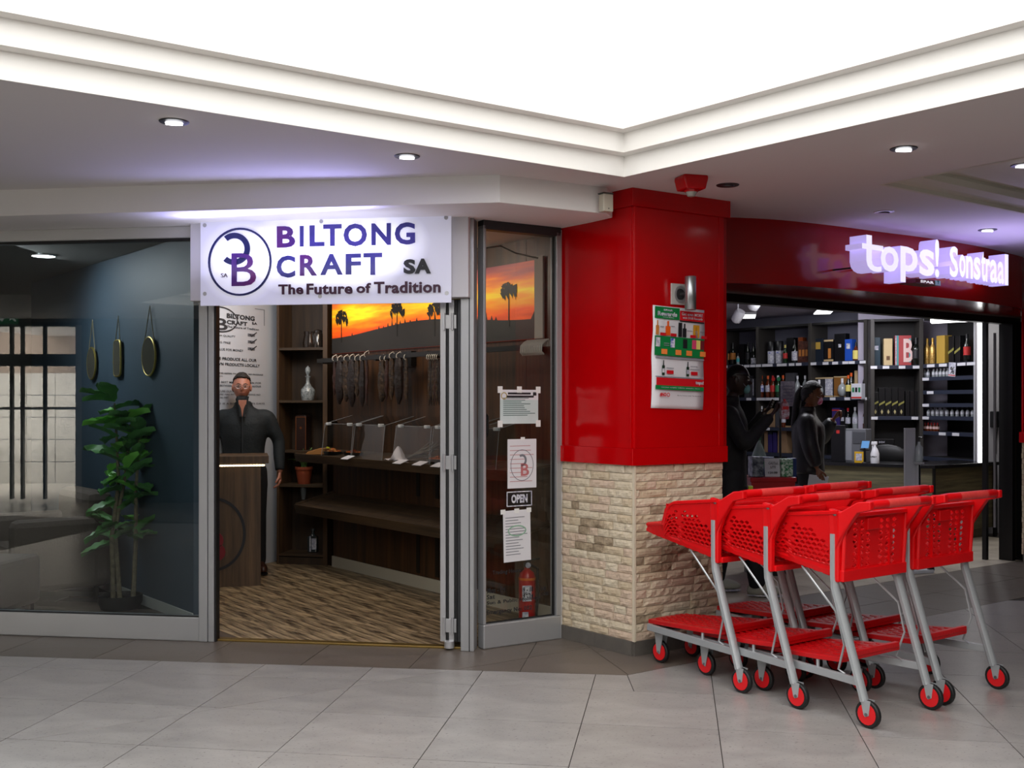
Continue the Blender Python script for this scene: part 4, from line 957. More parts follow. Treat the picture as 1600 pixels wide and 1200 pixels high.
        mbx.box(0, L, -.009, .009, -.018, .018, rot); mbx.build('base_rail', M_chr, t, bevel=.002)
        MB().prism([(.03, .125), (-.022, .125), (-.012, .058), (.006, .050), (.014, .058)], y-.017, y-.014, 'xz').build('castor_fork', M_chr, t)
        MB().prism([(.03, .125), (-.022, .125), (-.012, .058), (.006, .050), (.014, .058)], y+.014, y+.017, 'xz').build('castor_fork', M_chr, t)
        for (wx, wy, nm) in ((0, y, 'rear'), (.70, sgn*.125, 'front')):
            c = MB().lathe([(.030, -.0125), (.0575, -.0125), (.062, -.008), (.062, .008), (.0575, .0125), (.030, .0125)], n=22, M=Matrix.Rotation(PI/2, 3, 'X')).build('castor_tyre', M_rubber, t, loc=(wx, wy, .062), smooth=35)
            MB().lathe([(.012, -.014), (.047, -.0145), (.048, -.006), (.048, .006), (.047, .0145), (.012, .014)], n=18, M=Matrix.Rotation(PI/2, 3, 'X')).build('wheel_hub', mat('wheel_red', 'd8141c', .4), c, smooth=35)
            MB().lathe([(.008, -.02), (.008, .02)], n=8, M=Matrix.Rotation(PI/2, 3, 'X')).build('axle', M_bolt, c)
        fk = MB(); fk.prism([(.66, .175), (.73, .175), (.712, .06), (.69, .05)], sgn*.125-.02, sgn*.125-.016, 'xz'); fk.prism([(.66, .175), (.73, .175), (.712, .06), (.69, .05)], sgn*.125+.016, sgn*.125+.02, 'xz'); fk.box(.66, .73, sgn*.125-.02, sgn*.125+.02, .165, .178)
        fk.build('castor_fork', M_chr, t)
    MB().box(.735, .765, -.165, .165, .178, .202).build('front_crossbar', M_chr, t, bevel=.002)
    MB().box(.66, .72, -.17, .17, .176, .186).build('castor_plate', M_chr, t)
    # slanting lower tray with ribs
    tr = MB(); n = 10
    def zt(x): return .272-.055*(x-.15)/.65
    pts = [(.145, -.205), (.155, -.225), (.30, -.222), (.72, -.150), (.79, -.135), (.80, 0), (.79, .135), (.72, .150), (.30, .222), (.155, .225), (.145, .205)]
    vs = [(x, y, zt(x)-.012) for x, y in pts]+[(x, y, zt(x)+.012) for x, y in pts]; k = len(pts)
    tr.add(vs, [tuple(range(k))[::-1], tuple(range(k, 2*k))]+[(i, (i+1) % k, (i+1) % k+k, i+k) for i in range(k)])
    tr.box(.14, .165, -.2, .2, zt(.15)+.005, zt(.15)+.03)
    tr.build('lower_tray', M_trd, t, bevel=.003)
    rb = MB()
    for i in range(9):
        xx = .20+i*.062; w = half(xx)-.045
        for q in range(7):
            yy = -w+2*w*(q+.5)/7
            rb.box(xx, xx+.045, yy-.006, yy+.006, zt(xx)+.010, zt(xx)+.0145)
    o = rb.build('tray_ribs', M_trd, t); o['kind'] = 'stuff'
    for sgn in (1, -1): MB().tube([(.30, sgn*.21, .212), (.30, sgn*.21, zt(.3))], .008, 6).build('tray_stay', M_chr, t)
    t['category'] = 'trolley'; t['group'] = 'nested red shopping trolleys'
    return t
FWD = math.radians(126.4)
def near_axis(nx, ny): return (nx+.2525*.804, ny+.2525*.595)
last = make_trolley(False); nest = make_trolley(True)
kids['a'] = None; kids.clear()
spots = [(last, near_axis(1.584, 4.824), 'red trolley at the open end of the row by the stone pillar'),
         (nest, near_axis(1.350, 5.130), 'red trolley nested in the middle of the row by the stone pillar'),
         (nest, near_axis(1.145, 5.41), 'red trolley heading the row, tray touching the stone pillar'),
         (last, near_axis(2.064, 5.194), 'red trolley at the open end of the row further from the pillar'),
         (nest, near_axis(1.836, 5.50), 'red trolley nested in the middle of the row further from the pillar'),
         (nest, near_axis(1.608, 5.81), 'red trolley heading the row further from the pillar, mostly hidden')]
used = set()
for proto, p, lab in spots:
    if proto.name not in used:
        used.add(proto.name); o = proto; o.location = (p[0], p[1], 0); o.rotation_euler = (0, 0, FWD); o['label'] = lab
    else: dup(proto, (p[0], p[1], 0), FWD, lab, 'nested red shopping trolleys')
# ================================================================ BILTONG SHOP SIGN
PY = -.14                                    # front of the acrylic panel
sgn = thing('shop_sign', 'white backlit sign lettered BILTONG CRAFT SA over the shop door', 'sign', FL.w(0, 0, 0), FL.az)
def fs(px, py, ly=PY): return FL.at(px, ly), FL.z(px, py, ly)
MB().box(FL.at(297, -.10), FL.at(732, -.10), -.10, .04, 2.065, 2.535).build('sign_box', mat('sign_box_white', 'cfcdd0', .5), sgn, bevel=.004)
def backlit(name, boxes, base=.10, gain=1.15):
    m = bpy.data.materials.new(name); m.use_nodes = True; nt = m.node_tree; b = nt.nodes['Principled BSDF']
    b.inputs['Base Color'].default_value = (*srgb('cfcfe0'), 1); b.inputs['Roughness'].default_value = .3
    tc = nt.nodes.new('ShaderNodeTexCoord'); acc = None
    for cx, cz, rx, rz in boxes:     # LED clusters glowing through the acrylic
        mp = nt.nodes.new('ShaderNodeMapping'); mp.inputs['Location'].default_value = (-cx/rx, 0, -cz/rz); mp.inputs['Scale'].default_value = (1/rx, 0, 1/rz)
        nt.links.new(tc.outputs['Object'], mp.inputs[0]); g = nt.nodes.new('ShaderNodeTexGradient'); g.gradient_type = 'SPHERICAL'; nt.links.new(mp.outputs[0], g.inputs[0])
        if acc is None: acc = g.outputs['Fac']
        else:
            a = nt.nodes.new('ShaderNodeMath'); a.operation = 'ADD'; nt.links.new(acc, a.inputs[0]); nt.links.new(g.outputs['Fac'], a.inputs[1]); acc = a.outputs[0]
    mu = nt.nodes.new('ShaderNodeMath'); mu.operation = 'MULTIPLY_ADD'; mu.inputs[1].default_value = gain; mu.inputs[2].default_value = base
    nt.links.new(acc, mu.inputs[0]); nt.links.new(mu.outputs[0], b.inputs['Emission Strength']); b.inputs['Emission Color'].default_value = (.86, .86, 1, 1)
    return m
x0, z0 = fs(313, 478); x1, z1_ = fs(705, 335)
xa_, za_ = fs(376, 409)
gl = [(fs(376, 409)[0], fs(376, 409)[1], .26, .26)]+[(fs(p, 380)[0], fs(p, 380)[1], .24, .2) for p in (450, 490, 530, 570, 610)]+[(fs(p, 418)[0], fs(p, 418)[1], .22, .16) for p in (450, 490, 530, 570)]
MB().box(x0, x1, PY, PY+.01, z0, 2.532).build('acrylic_panel', backlit('backlit_acrylic', gl, .20, .85), sgn, bevel=.002)
M_navy = mat('navy_letter', '1a1f58', .35); M_vio = mat('violet_letter', '4a3fa0', .35, noise=(3.0, '2a2b78', .12)); M_pur = mat('purple_letter', '73206a', .35, noise=(4.0, '4a2278', .15)); M_mar = mat('maroon_letter', '3c0f2c', .4)
def zc(x, y): return 300+x/3.636, 330+y/3.636
def gly(ch, x0, x1, y0, y1, m, bold=.03):
    a = zc(x0, y0); b = zc(x1, y1); l, t_ = fs(*a); r, bt = fs(*b)
    text(ch, l, bt, t_-bt, m, sgn, y=PY-.008, w=r-l, ext=.008, bold=bold, name='letter')
for q in (('B', 487, 590, 88, 207, M_pur), ('I', 617, 638, 86, 203, M_vio), ('L', 672, 756, 83, 200, M_vio), ('T', 750, 853, 78, 198, M_vio), ('O', 865, 997, 74, 200, M_vio), ('N', 1023, 1133, 72, 193, M_vio), ('G', 1155, 1270, 67, 190, M_vio),
          ('C', 485, 590, 255, 378, M_vio), ('R', 617, 715, 250, 367, M_pur), ('A', 733, 860, 246, 362, M_vio), ('F', 877, 963, 244, 360, M_vio), ('T', 978, 1083, 240, 362, M_vio)): gly(*q)
M_bk = mat('black_letter', '14151c', .4)
gly('S', 1205, 1272, 275, 357, M_bk, .05); gly('A', 1268, 1360, 272, 355, M_bk, .05)
for s_, a, b, t_, u in (('The', 495, 636, 418, 473), ('Future', 655, 915, 413, 471), ('of', 938, 1020, 410, 466), ('Tradition', 1037, 1415, 403, 464)):
    gly(s_, a, b, t_, u, M_mar, .03)
cx, cz = fs(*zc(273, 288)); rx = (fs(*zc(453, 288))[0]-fs(*zc(93, 288))[0])/2; rz = (fs(*zc(273, 95))[1]-fs(*zc(273, 482))[1])/2
def ring(cx, cz, rx, rz, th, y0, y1, a0=0, a1=2*PI, n=48):
    mb = MB(); closed = abs(a1-a0-2*PI) < 1e-4; k = n if closed else n+1
    for i in range(k):
        t = a0+(a1-a0)*i/n; c, s = math.cos(t), math.sin(t)
        for r_ in (0, th):
            for yy in (y0, y1): mb.v.append((cx+(rx-r_)*c, yy, cz+(rz-r_)*s))
    m_ = k if closed else k-1
    for i in range(m_):
        a = i*4; b = ((i+1) % k)*4
        mb.f += [(a, b, b+2, a+2), (a+1, a+3, b+3, b+1), (a, a+1, b+1, b), (a+2, b+2, b+3, a+3)]
    if not closed: mb.f += [(0, 2, 3, 1), ((k-1)*4, (k-1)*4+1, (k-1)*4+3, (k-1)*4+2)]
    return mb
ring(cx, cz, rx, rz, .012, PY-.008, PY).build('logo_ring', M_navy, sgn, smooth=50)
c2, c2z = fs(*zc(242, 215)); ring(c2, c2z, .098, .096, .033, PY-.009, PY-.001, -PI*.74, PI*.72, 30).build('logo_reversed_c', M_navy, sgn, smooth=50)
gly('B', 230, 368, 242, 425, M_pur, .0)
gly('SA', 170, 206, 355, 377, M_mar, -.005)
for px, py in ((319.8, 352), (320, 459), (697, 340), (698, 458), (500, 463), (502, 346)):
    a, z_ = fs(px, py); MB().lathe([(.012, -.012), (.0125, -.002), (.012, 0)], (a, PY-.002, z_), 12, M=Matrix.Rotation(PI/2, 3, 'X')).build('standoff_bolt', M_alu_l, sgn, smooth=40)
area('sign_led_up', FL.w(-1.05, -.40, 2.42), 1.2, 4.5, (.42, .40, 1), FL.w(-1.1, -.75, 2.68), .08)
area('sign_led_soffit', FL.w(-1.05, -.34, 2.25), 1.3, 2.2, (.72, .72, 1), FL.w(-1.05, -.2, 2.6), .1)
# ================================================================ BILTONG SHOP INSIDE
# counter
a_ = (-1.99, 8.57)
CN = Fr(a_[0]-1.0*math.cos(math.radians(14)), a_[1]-1.0*math.sin(math.radians(14)), 14)
M_cw = mat('counter_oak', '33251a', .5, noise=(2.0, '6b5238', .2), stretch=(10, 10, .6))
cn = thing('reception_counter', 'dark oak shop counter with lit strip under its top and round emblem', 'counter', CN.w(0, 0, 0), CN.az)
MB().box(0, 1.0, 0, .42, 0, .955).build('counter_body', M_cw, cn, bevel=.003); MB().box(-.04, 1.06, -.05, .46, .975, 1.035).build('counter_top', M_cw, cn, bevel=.003)
MB().box(-.0, 1.03, -.03, .43, .955, .975).build('top_support', M_cw, cn)
MB().box(.0, 1.03, -.034, -.026, .954, .966).build('led_strip', mat('warm_led', 'ffd9a0', .5, emit=3.2, ecol=(1, .78, .45)), cn)
for k in range(46): MB().box(.01+k*.0222, .018+k*.0222, -.037, -.034, .955, .965).build('led', mat('warm_led_dot', 'fff0d0', .5, emit=9, ecol=(1, .85, .6)), cn)
ex, ez = CN.at(334, 0), CN.z(334, 835, 0)
ring(ex, ez, .245, .29, .022, -.006, .0).build('emblem_ring', M_bk, cn, smooth=50)
text('B', ex-.06, ez-.21, .23, mat('emblem_red', '7a0f1c', .5), cn, y=-.006, w=.15, ext=.006, bold=.06, name='emblem_letter')
MB().box(.88, .93, -.004, 0, .1, .16).build('front_print', M_bk, cn) if False else None
# lettering on the white wall
wt = root('banner_lettering', WP); wt.name = 'wall_banner_print'
M_wt = mat('grey_print', '35363a', .6); M_wl = mat('light_grey_print', '6d6f76', .6)
def wtx(s, px0, px1, py0, py1, m=M_wt, bold=.02):
    a, b = WP.at(px0), WP.at(px1); z0_ = WP.z(px0, py1); h = WP.z(px0, py0)-z0_
    text(s, a, z0_, h, m, wt, y=-.004, w=b-a, bold=bold, name='wall_lettering')
def wz(x, y): return 335+x/6.486, 475+y/6.486
for s_, a, b, t_, u, bo in (('BILTONG', 122, 405, 92, 142, .05), ('CRAFT', 122, 330, 160, 203, .05), ('SA', 378, 430, 182, 208, .03), ('The Future of Tradition', 125, 447, 215, 238, .02), ('HIGH QUALITY', 2, 210, 302, 326, .01), ('MSG FREE', 8, 160, 371, 392, .01), ('VALUE FOR MONEY', 8, 290, 442, 466, .01),
                           ('WE PRODUCE ALL OUR', 0, 425, 532, 563, .03), ('OWN PRODUCTS LOCALLY', -8, 457, 588, 618, .03), ('CRAFTED REFERS TO THE WAY WE PRODUCE', -20, 488, 690, 705, .03), ('OUR PRODUCTS', -20, 80, 722, 736, .02), ('THE BEST MEAT IS CHOSEN FOR', -10, 470, 778, 798, .01), ('AND BETWEEN SOURCES OF FLAVOUR', -20, 470, 814, 834, .01), ('WE CURE OUR MEAT THE', -10, 300, 872, 892, .01), ('NATURE HAS INTENDED, ADDING NO', -20, 462, 905, 925, .01), ('ARTIFICIAL DEBT', -20, 140, 938, 955, .01), ('AND IS A SOURCE OF ITS DAYS', -20, 505, 1000, 1018, .01)):
    pa, pb = wz(a, t_), wz(b, u); wtx(s_, pa[0], pb[0], pa[1], pb[1], bold=bo)
for y in (316, 385, 455):
    p = wz(372, y); a = WP.at(p[0]); z_ = WP.z(*p)
    ring(a, z_, .10, .034, .02, -.005, -.003, n=16) if False else None
    MB().box(a-.05, a+.05, -.0032, -.002, z_-.012, z_+.012).build('tick_box', M_wl, wt)
    MB().prism([(a-.03, z_+.004), (a, z_-.016), (a+.08, z_+.026), (a+.07, z_+.030), (a, z_-.004), (a-.02, z_+.010)], -.006, -.0045, 'xz').build('tick', M_wt, wt)
pc_, pz_ = wz(55, 155); rr_ = WP.at(pc_); zz_ = WP.z(pc_, pz_); ring(rr_, zz_, .24, .11, .012, -.005, -.003).build('ring_print', M_wt, wt)
text('B', rr_-.06, zz_-.09, .1, M_wt, wt, y=-.004, w=.16, name='wall_lettering')
a = WP.at(wz(408, 60)[0]); b = WP.at(wz(505, 60)[0]); z_ = WP.z(*wz(505, 63)); MB().box(a, b, -.004, -.002, z_, z_+.004).build('corner_rule', M_wl, wt); MB().box(b-.006, b, -.004, -.002, z_-.14, z_).build('corner_rule', M_wl, wt)
# corner shelf unit
SU = Fr(-2.115, 9.72, -12)
su = thing('corner_shelf_unit', 'tall walnut corner shelf unit beside the white lettered wall', 'shelving', SU.w(0, 0, 0), SU.az)
SL = SU.at(508); M_su = mat('walnut_unit', '33251a', .5, noise=(2.2, '5e452c', .18), stretch=(9, 9, .6)); M_sud = mat('walnut_unit_back', '2a2017', .55, noise=(2.2, '463423', .18), stretch=(9, 9, .6))
MB().box(0, .022, 0, .30, 0, 2.5).build('side_panel', M_su, su, bevel=.001); MB().box(SL-.022, SL+.02, 0, .30, 0, 2.5).build('side_panel', M_su, su, bevel=.001)
MB().box(.02, SL-.02, .29, .305, 0, 2.5).build('back_panel', M_sud, su)
zsh = [SU.z(475, y) for y in (543, 625.5, 704, 757.5, 866)]
for z_ in zsh: MB().box(.022, SL-.022, .004, .29, z_-.022, z_).build('shelf', M_grain_h, su, bevel=.001)
MB().box(.0, SL, .01, .29, 0, .07).build('plinth', M_sud, su)
def on_su(px, i, ly=.13): return SU.w(SU.at(px, ly), ly, zsh[i])
G_cut = mat('cut_crystal', 'b9c0c2', .08, coat=.6, spec=.8, noise=(50, '5d6466', .2), bump=(60, .5))
t = thing('decanter', 'cut glass decanter with tall stopper on the walnut shelf', 'decanter', on_su(481, 1), 0)
MB().lathe([(.002, 0), (.052, 0), (.056, .01), (.066, .075), (.062, .10), (.03, .135), (.018, .16), (.016, .205), (.026, .215), (.026, .22), (.010, .222)], n=20).build('decanter_body', G_cut, t, smooth=50)
MB().lathe([(.01, .222), (.014, .235), (.026, .265), (.02, .295), (.004, .312)], n=12).build('stopper', G_cut, t, smooth=50)
t = thing('glass_jug', 'dim glass jug on the top walnut shelf', 'jug', on_su(484, 0), 0); MB().lathe([(.002, 0), (.06, 0), (.065, .05), (.05, .12), (.055, .15)], n=16).build('jug_body', mat('smoked_glass', '2d2622', .1, coat=.5), t, smooth=50); MB().tube([(.05, 0, .12), (.09, 0, .11), (.09, 0, .05), (.06, 0, .03)], .008, 6).build('handle', mat('smoked_glass', ''), t)
t = thing('glass_jug', 'darker glass jar beside the jug on the top walnut shelf', 'jar', on_su(497, 0), 0); MB().lathe([(.002, 0), (.045, 0), (.045, .12), (.035, .14)], n=16).build('jar_body', mat('smoked_glass', ''), t, smooth=50); t.name = 'glass_jar'; MB().lathe([(.036, .14), (.036, .16), (.012, .17)], n=12).build('lid', mat('smoked_glass', ''), t)
t = thing('presentation_case', 'brown leather presentation case with copper edging on the shelf', 'case', on_su(470, 2, .1), SU.az)
MB().prism([(-.052, 0), (.052, 0), (.052, .30), (.04, .315), (-.04, .315), (-.052, .30)], 0, .12, 'xz').build('case_body', mat('brown_leather', '2a1711', .45), t, bevel=.004)
for x in (-.05, .044): MB().box(x, x+.006, -.003, 0, 0, .30).build('copper_edge', mat('copper_trim', '9a5a34', .4, .6), t)
MB().box(-.044, .044, -.003, 0, .295, .301).build('copper_edge', mat('copper_trim', ''), t); MB().lathe([(.012, -.006), (.012, 0)], (0, 0, .2), 10, M=Matrix.Rotation(PI/2, 3, 'X')).build('clasp', mat('copper_trim', ''), t)
t = thing('potted_succulent', 'spiky green succulent in a terracotta pot on the shelf', 'plant', on_su(475, 3, .12), 0)
MB().lathe([(.055, 0), (.075, .13), (.08, .13), (.08, .155), (.07, .155), (.06, .12)], n=20).build('pot', mat('terracotta', '8c3d1e', .7), t, smooth=35)
MB().lathe([(.066, .125), (.066, .14)], n=16).build('soil', mat('potting_soil', '1c140d', .95), t)
M_lf = mat('succulent_green', '4f8a48', .45, noise=(9, '9cc47c', .2))
def blade(L, w, bend, th=.004, n=7):
    mb = MB()
    for i in range(n+1):
        u = i/n; ww = w*math.sin(PI*min(1, .18+.82*u))**.7*(1-u**3) + .0005; x = L*u*math.sin(bend*u); z = L*u*math.cos(bend*u)
        mb.v += [(x, -ww/2, z), (x+th, 0, z-.003), (x, ww/2, z), (x-th, 0, z)]
    for i in range(n):
        for j in range(4): mb.f.append((i*4+j, i*4+(j+1) % 4, i*4+4+(j+1) % 4, i*4+4+j))
    return mb
for k in range(11):
    az_ = k*2.4; inner = k < 4
    blade(.21 if inner else .17, .06 if inner else .045, .35 if inner else 1.0).build('leaf', M_lf, t, loc=(0, 0, .13), rot=(0, 0, az_), smooth=40)
t = thing('spirit_bottle', 'clear square bottle with white label on the lowest walnut shelf', 'bottle', on_su(489, 4), SU.az)
MB().box(-.045, .045, -.03, .03, 0, .15).build('bottle_body', mat('dim_glass', '3c4243', .08, coat=.6), t, bevel=.012); MB().lathe([(.03, .15), (.014, .17), (.014, .19), (.02, .192), (.02, .215), (.004, .22)], n=12).build('neck', mat('dim_glass', ''), t, smooth=50); MB().box(.0, .046, -.034, -.03, .03, .13).build('paper_label', L_w, t); MB().box(-.02, -.008, -.033, -.03, .01, .15).build('painted_glint', L_w, t)  # narrow white strip stands in for a glint on the glass
t = thing('glass_cup', 'small pale glass cup hanging under the walnut shelf', 'glass', SU.w(SU.at(474, .1), .1, zsh[3]-.14), 0); MB().lathe([(.018, 0), (.03, .11), (.028, .115)], n=14).build('cup', mat('pale_glass', '6f7577', .1, coat=.5), t, smooth=50)
# poster of the sunset with palm silhouettes
ps = root('poster_tmp', SW); ps.name = 'sunset_poster'; ps['kind'] = 'thing'; ps['label'] = 'long printed poster of an orange sunset with palm silhouettes'; ps['category'] = 'poster'
def sunset():
    m = bpy.data.materials.new('sunset_print'); m.use_nodes = True; nt = m.node_tree; b = nt.nodes['Principled BSDF']; b.inputs['Roughness'].default_value = .45
    tc = nt.nodes.new('ShaderNodeTexCoord'); sp = nt.nodes.new('ShaderNodeSeparateXYZ'); nt.links.new(tc.outputs['Object'], sp.inputs[0])
    mp = nt.nodes.new('ShaderNodeMapping'); mp.inputs['Scale'].default_value = (.9, 1, 7); nt.links.new(tc.outputs['Object'], mp.inputs[0])
    n = nt.nodes.new('ShaderNodeTexNoise'); n.inputs['Scale'].default_value = 2.2; n.inputs['Detail'].default_value = 5; nt.links.new(mp.outputs[0], n.inputs['Vector'])
    a = nt.nodes.new('ShaderNodeMath'); a.operation = 'MULTIPLY_ADD'; a.inputs[1].default_value = .26; nt.links.new(n.outputs['Fac'], a.inputs[0]); nt.links.new(sp.outputs['Z'], a.inputs[2])
    mr = nt.nodes.new('ShaderNodeMapRange'); mr.inputs[1].default_value = 2.13; mr.inputs[2].default_value = 2.60; nt.links.new(a.outputs[0], mr.inputs[0])
    r = nt.nodes.new('ShaderNodeValToRGB'); e = r.color_ramp.elements; e[0].position = 0; e[0].color = (*srgb('c4380a'), 1); e[1].position = 1; e[1].color = (*srgb('7a3340'), 1)
    for p, c in ((.16, 'f0560a'), (.34, 'f89a0a'), (.46, 'ffd21e'), (.56, 'fb9b14'), (.68, 'd9602e'), (.82, 'a8504a')):
        x = e.new(p); x.color = (*srgb(c), 1)
    nt.links.new(mr.outputs[0], r.inputs[0]); nt.links.new(r.outputs[0], b.inputs['Base Color'])
    g = nt.nodes.new('ShaderNodeMapRange'); g.inputs[1].default_value = 0; g.inputs[2].default_value = 2.6; nt.links.new(sp.outputs['X'], g.inputs[0])
    nt.links.new(r.outputs[0], b.inputs['Emission Color']); b.inputs['Emission Strength'].default_value = .38     # glow put into the print to brighten it; the poster is no lamp
    return m
PE = SW.at(838.5); PZ0, PZ1 = 1.885, 2.416
MB().box(.0, PE, -.02, -.006, PZ0, PZ1).build('print_sheet', sunset(), ps)
MB().box(PE, PE+.09, -.02, -.006, PZ0, PZ1+.02).build('white_margin', mat('poster_margin', 'b9b5ac', .6), ps)
M_sil = mat('silhouette_print', '17130f', .5); M_dk = mat('dark_ground_print', '2c2a28', .5)
gp = [(0, PZ0)]; rr = random.Random(4); x = 0
hz = []
while x < PE-.02:
    base = 2.02+.075*math.sin(x*1.1)**2; hz.append((x, base)); x += rr.uniform(.02, .05)
    if rr.random() < .45 and .3 < x < 2.5:
        h_ = rr.uniform(.015, .05); hz += [(x, base), (x+.012, base+h_), (x+.024, base)]; x += .03
hz = [p for p in hz if p[0] < PE]
MB().prism([(0, PZ0)]+hz+[(PE, 2.07), (PE, PZ0)], -.0215, -.0202, 'xz').build('ground_silhouette', M_dk, ps)
for px, cy, by in ((537, 500, 530), (624, 487, 520), (683, 487, 520), (799, 458, 503)):
    lx = SW.at(px); zc_ = SW.z(px, cy); zb_ = SW.z(px, by); sc2 = .07
    mb = MB(); mb.prism([(lx-.006, zb_-.03), (lx+.008, zb_-.03), (lx+.006, zc_), (lx-.004, zc_)], -.0235, -.0222, 'xz')
    for k in range(70):
        aa = rr.uniform(-.5, PI+.5); r_ = rr.uniform(.2, 1)*sc2*1.25; ox = lx+math.cos(aa)*r_*1.15; oz = zc_+math.sin(aa)*r_*.85+.01
        w_ = rr.uniform(.008, .02); dz_ = -rr.uniform(.02, .05)
        mb.prism([(ox-w_, oz), (ox+w_, oz+.008), (ox+w_*1.2, oz+dz_)], -.0235-k*.00001, -.0222, 'xz')
    mb.build('palm_silhouette', M_sil, ps)
# hanging rail and biltong
rl = thing('hanging_rail', 'dark steel rail carrying the hooks below the sunset poster', 'rail', SW.w(0, 0, 0), SW.az)
MB().box(.04, 3.02, -.19, -.165, 1.80, 1.835).build('rail_bar', M_black, rl)
for x in (.1, 1.0, 1.75, 2.9): MB().box(x, x+.03, -.18, 0, 1.79, 1.84).build('rail_bracket', M_black, rl)
MB().box(1.02, 1.35, -.05, -.001, 1.74, 1.86).build('rail_plate', M_black, rl)
M_hook = mat('white_hook', 'c9c5bb', .4); 
BM = [mat('dried_meat_dark', '0d0706', .55, noise=(14, '24110a', .2), bump=(30, .9)), mat('dried_meat_russet', '3a180a', .5, noise=(12, '160805', .18), bump=(26, .9)), mat('dried_meat_peppered', '120a07', .6, noise=(30, '46321e', .12), bump=(40, 1))]
def hook_mb(): return MB().tube([(0, -.012, .0), (.0, -.03, .012), (.002, -.028, .04), (.0, -.004, .055), (.0, .02, .065), (0, .028, .05), (0, .026, .035)], .0045, 6)
hk = hook_mb().mesh('hook', 50); hk.materials.append(M_hook)
def stick(px, ptop, pbot, w, mi, label, ly=-.178, thin=False):
    lx = SW.at(px, ly); zt_ = SW.z(px, ptop, ly); zb_ = SW.z(px, pbot, ly); h = zt_-zb_
    t = thing('dried_meat_stick', label, 'dried meat', SW.w(lx, ly, 1.79), SW.az, 'dried meat hanging under the poster')
    r2 = random.Random(int(px*7)); pts = []; rad = []
    for i in range(9):
        u = i/8; pts.append((r2.uniform(-.004, .004), r2.uniform(-.003, .003), zt_-1.79-h*u)); rad.append(1.35*w*(.35+.65*math.sin(PI*min(1, .12+.8*u)))*r2.uniform(.88, 1.1)*(1 if u < .97 else .4))
    MB().tube(pts, rad, 8, sq=(1, .55)).build('meat', BM[mi], t, smooth=60)
    link('hook', hk, t, loc=(0, 0, zt_-1.79-.01)).scale = (.9, .75, .8)
    return t
N_ = [(523, 562, 618, .022, 1, 'short russet stick hanging first beside the walnut unit'), (531, 563, 632, .045, 0, 'broad black stick hanging over the first clear bin'), (541, 562, 628, .04, 2, 'peppered stick with a forked lower end'), (550, 561, 636, .045, 0, 'broad black stick with a light spot at its tip'), (558, 562, 620, .03, 2, 'narrow peppered stick in front of the broad black ones'), (566, 562, 636, .03, 0, 'slim black stick hanging close to the orange-brown one'),
      (573, 556, 634, .015, 1, 'thin orange-brown stick hanging alone'), (597, 562, 628, .038, 2, 'wide peppered stick after the gap'), (604, 562, 625, .02, 1, 'thin russet stick between two wide ones'), (612, 558, 624, .030, 2, 'peppered stick with red top'), (623, 558, 632, .042, 0, 'broad black curved stick right of the peppered ones'), (635, 560, 632, .018, 2, 'thin spotted stick hanging last before the bare panel')]
for a in N_: stick(*a)
for i, px in enumerate((670.5, 673.5, 676.5, 679.5, 682.5, 685.5)): stick(px, 560, 634, .011, (2, 0, 2, 1, 2, 0)[i], '%s very thin dried stick of the tight bundle, towards the folding door' % ORD[i]).__setitem__('group', 'very thin sticks at the folding door')
for i in range(13):     # empty hooks seen through the side window
    px = 820+i*2.7; lx = SW.at(px, -.178); h_ = tag(link('hook', hk, loc=SW.w(lx, -.178, 1.765), rot=(0, 0, SW.az)), '%s empty white hook of the row behind the side window, from the palm side' % ORD[i], 'hook', 'empty white hooks behind the side window'); h_.name = 'meat_hook'; h_.scale = (1.2, 1.2, 1.5)
# sloped trays
def tray(label, zf, zbk, lip, name='display_tray'):
    t = thing(name, label, 'shelf', SW.w(0, 0, 0), SW.az); x0, x1 = 0.0, 3.02
    n = 13
    for i in range(n):
        a, b = x0+(x1-x0)*i/n+.0015, x0+(x1-x0)*(i+1)/n-.0015
        mb = MB(); mb.prism([(-.375, zf-.012), (-.375, zf), (-.0, zbk), (-.0, zbk-.012)], a, b, 'yz'); mb.build('tray_board', M_grain_h, t)
    MB().prism([(-.39, zf+.012), (-.372, zf+.012), (-.372, zf-lip), (-.352, zf-lip-.0), (-.37, zf-lip-.012)], x0, x1, 'yz').build('front_lip', M_grain_h, t, bevel=.001)
    MB().prism([(-.372, zf+.02), (0, zbk+.02), (0, zbk-.03), (-.36, zf-.03)], x0-.012, x0, 'yz').build('end_board', M_grain_h, t)
    return t
tray('upper sloped walnut tray carrying the clear bins along the panelled wall', 1.005, 1.045, .045); tray('empty lower sloped walnut tray along the panelled wall', .565, .655, .05)
M_acr = glass_mat('clear_acrylic', (.96, .97, .97), 2.0, 1.5, .02); M_ace = mat('acrylic_edge', 'aeb4b8', .2, alpha=.45)
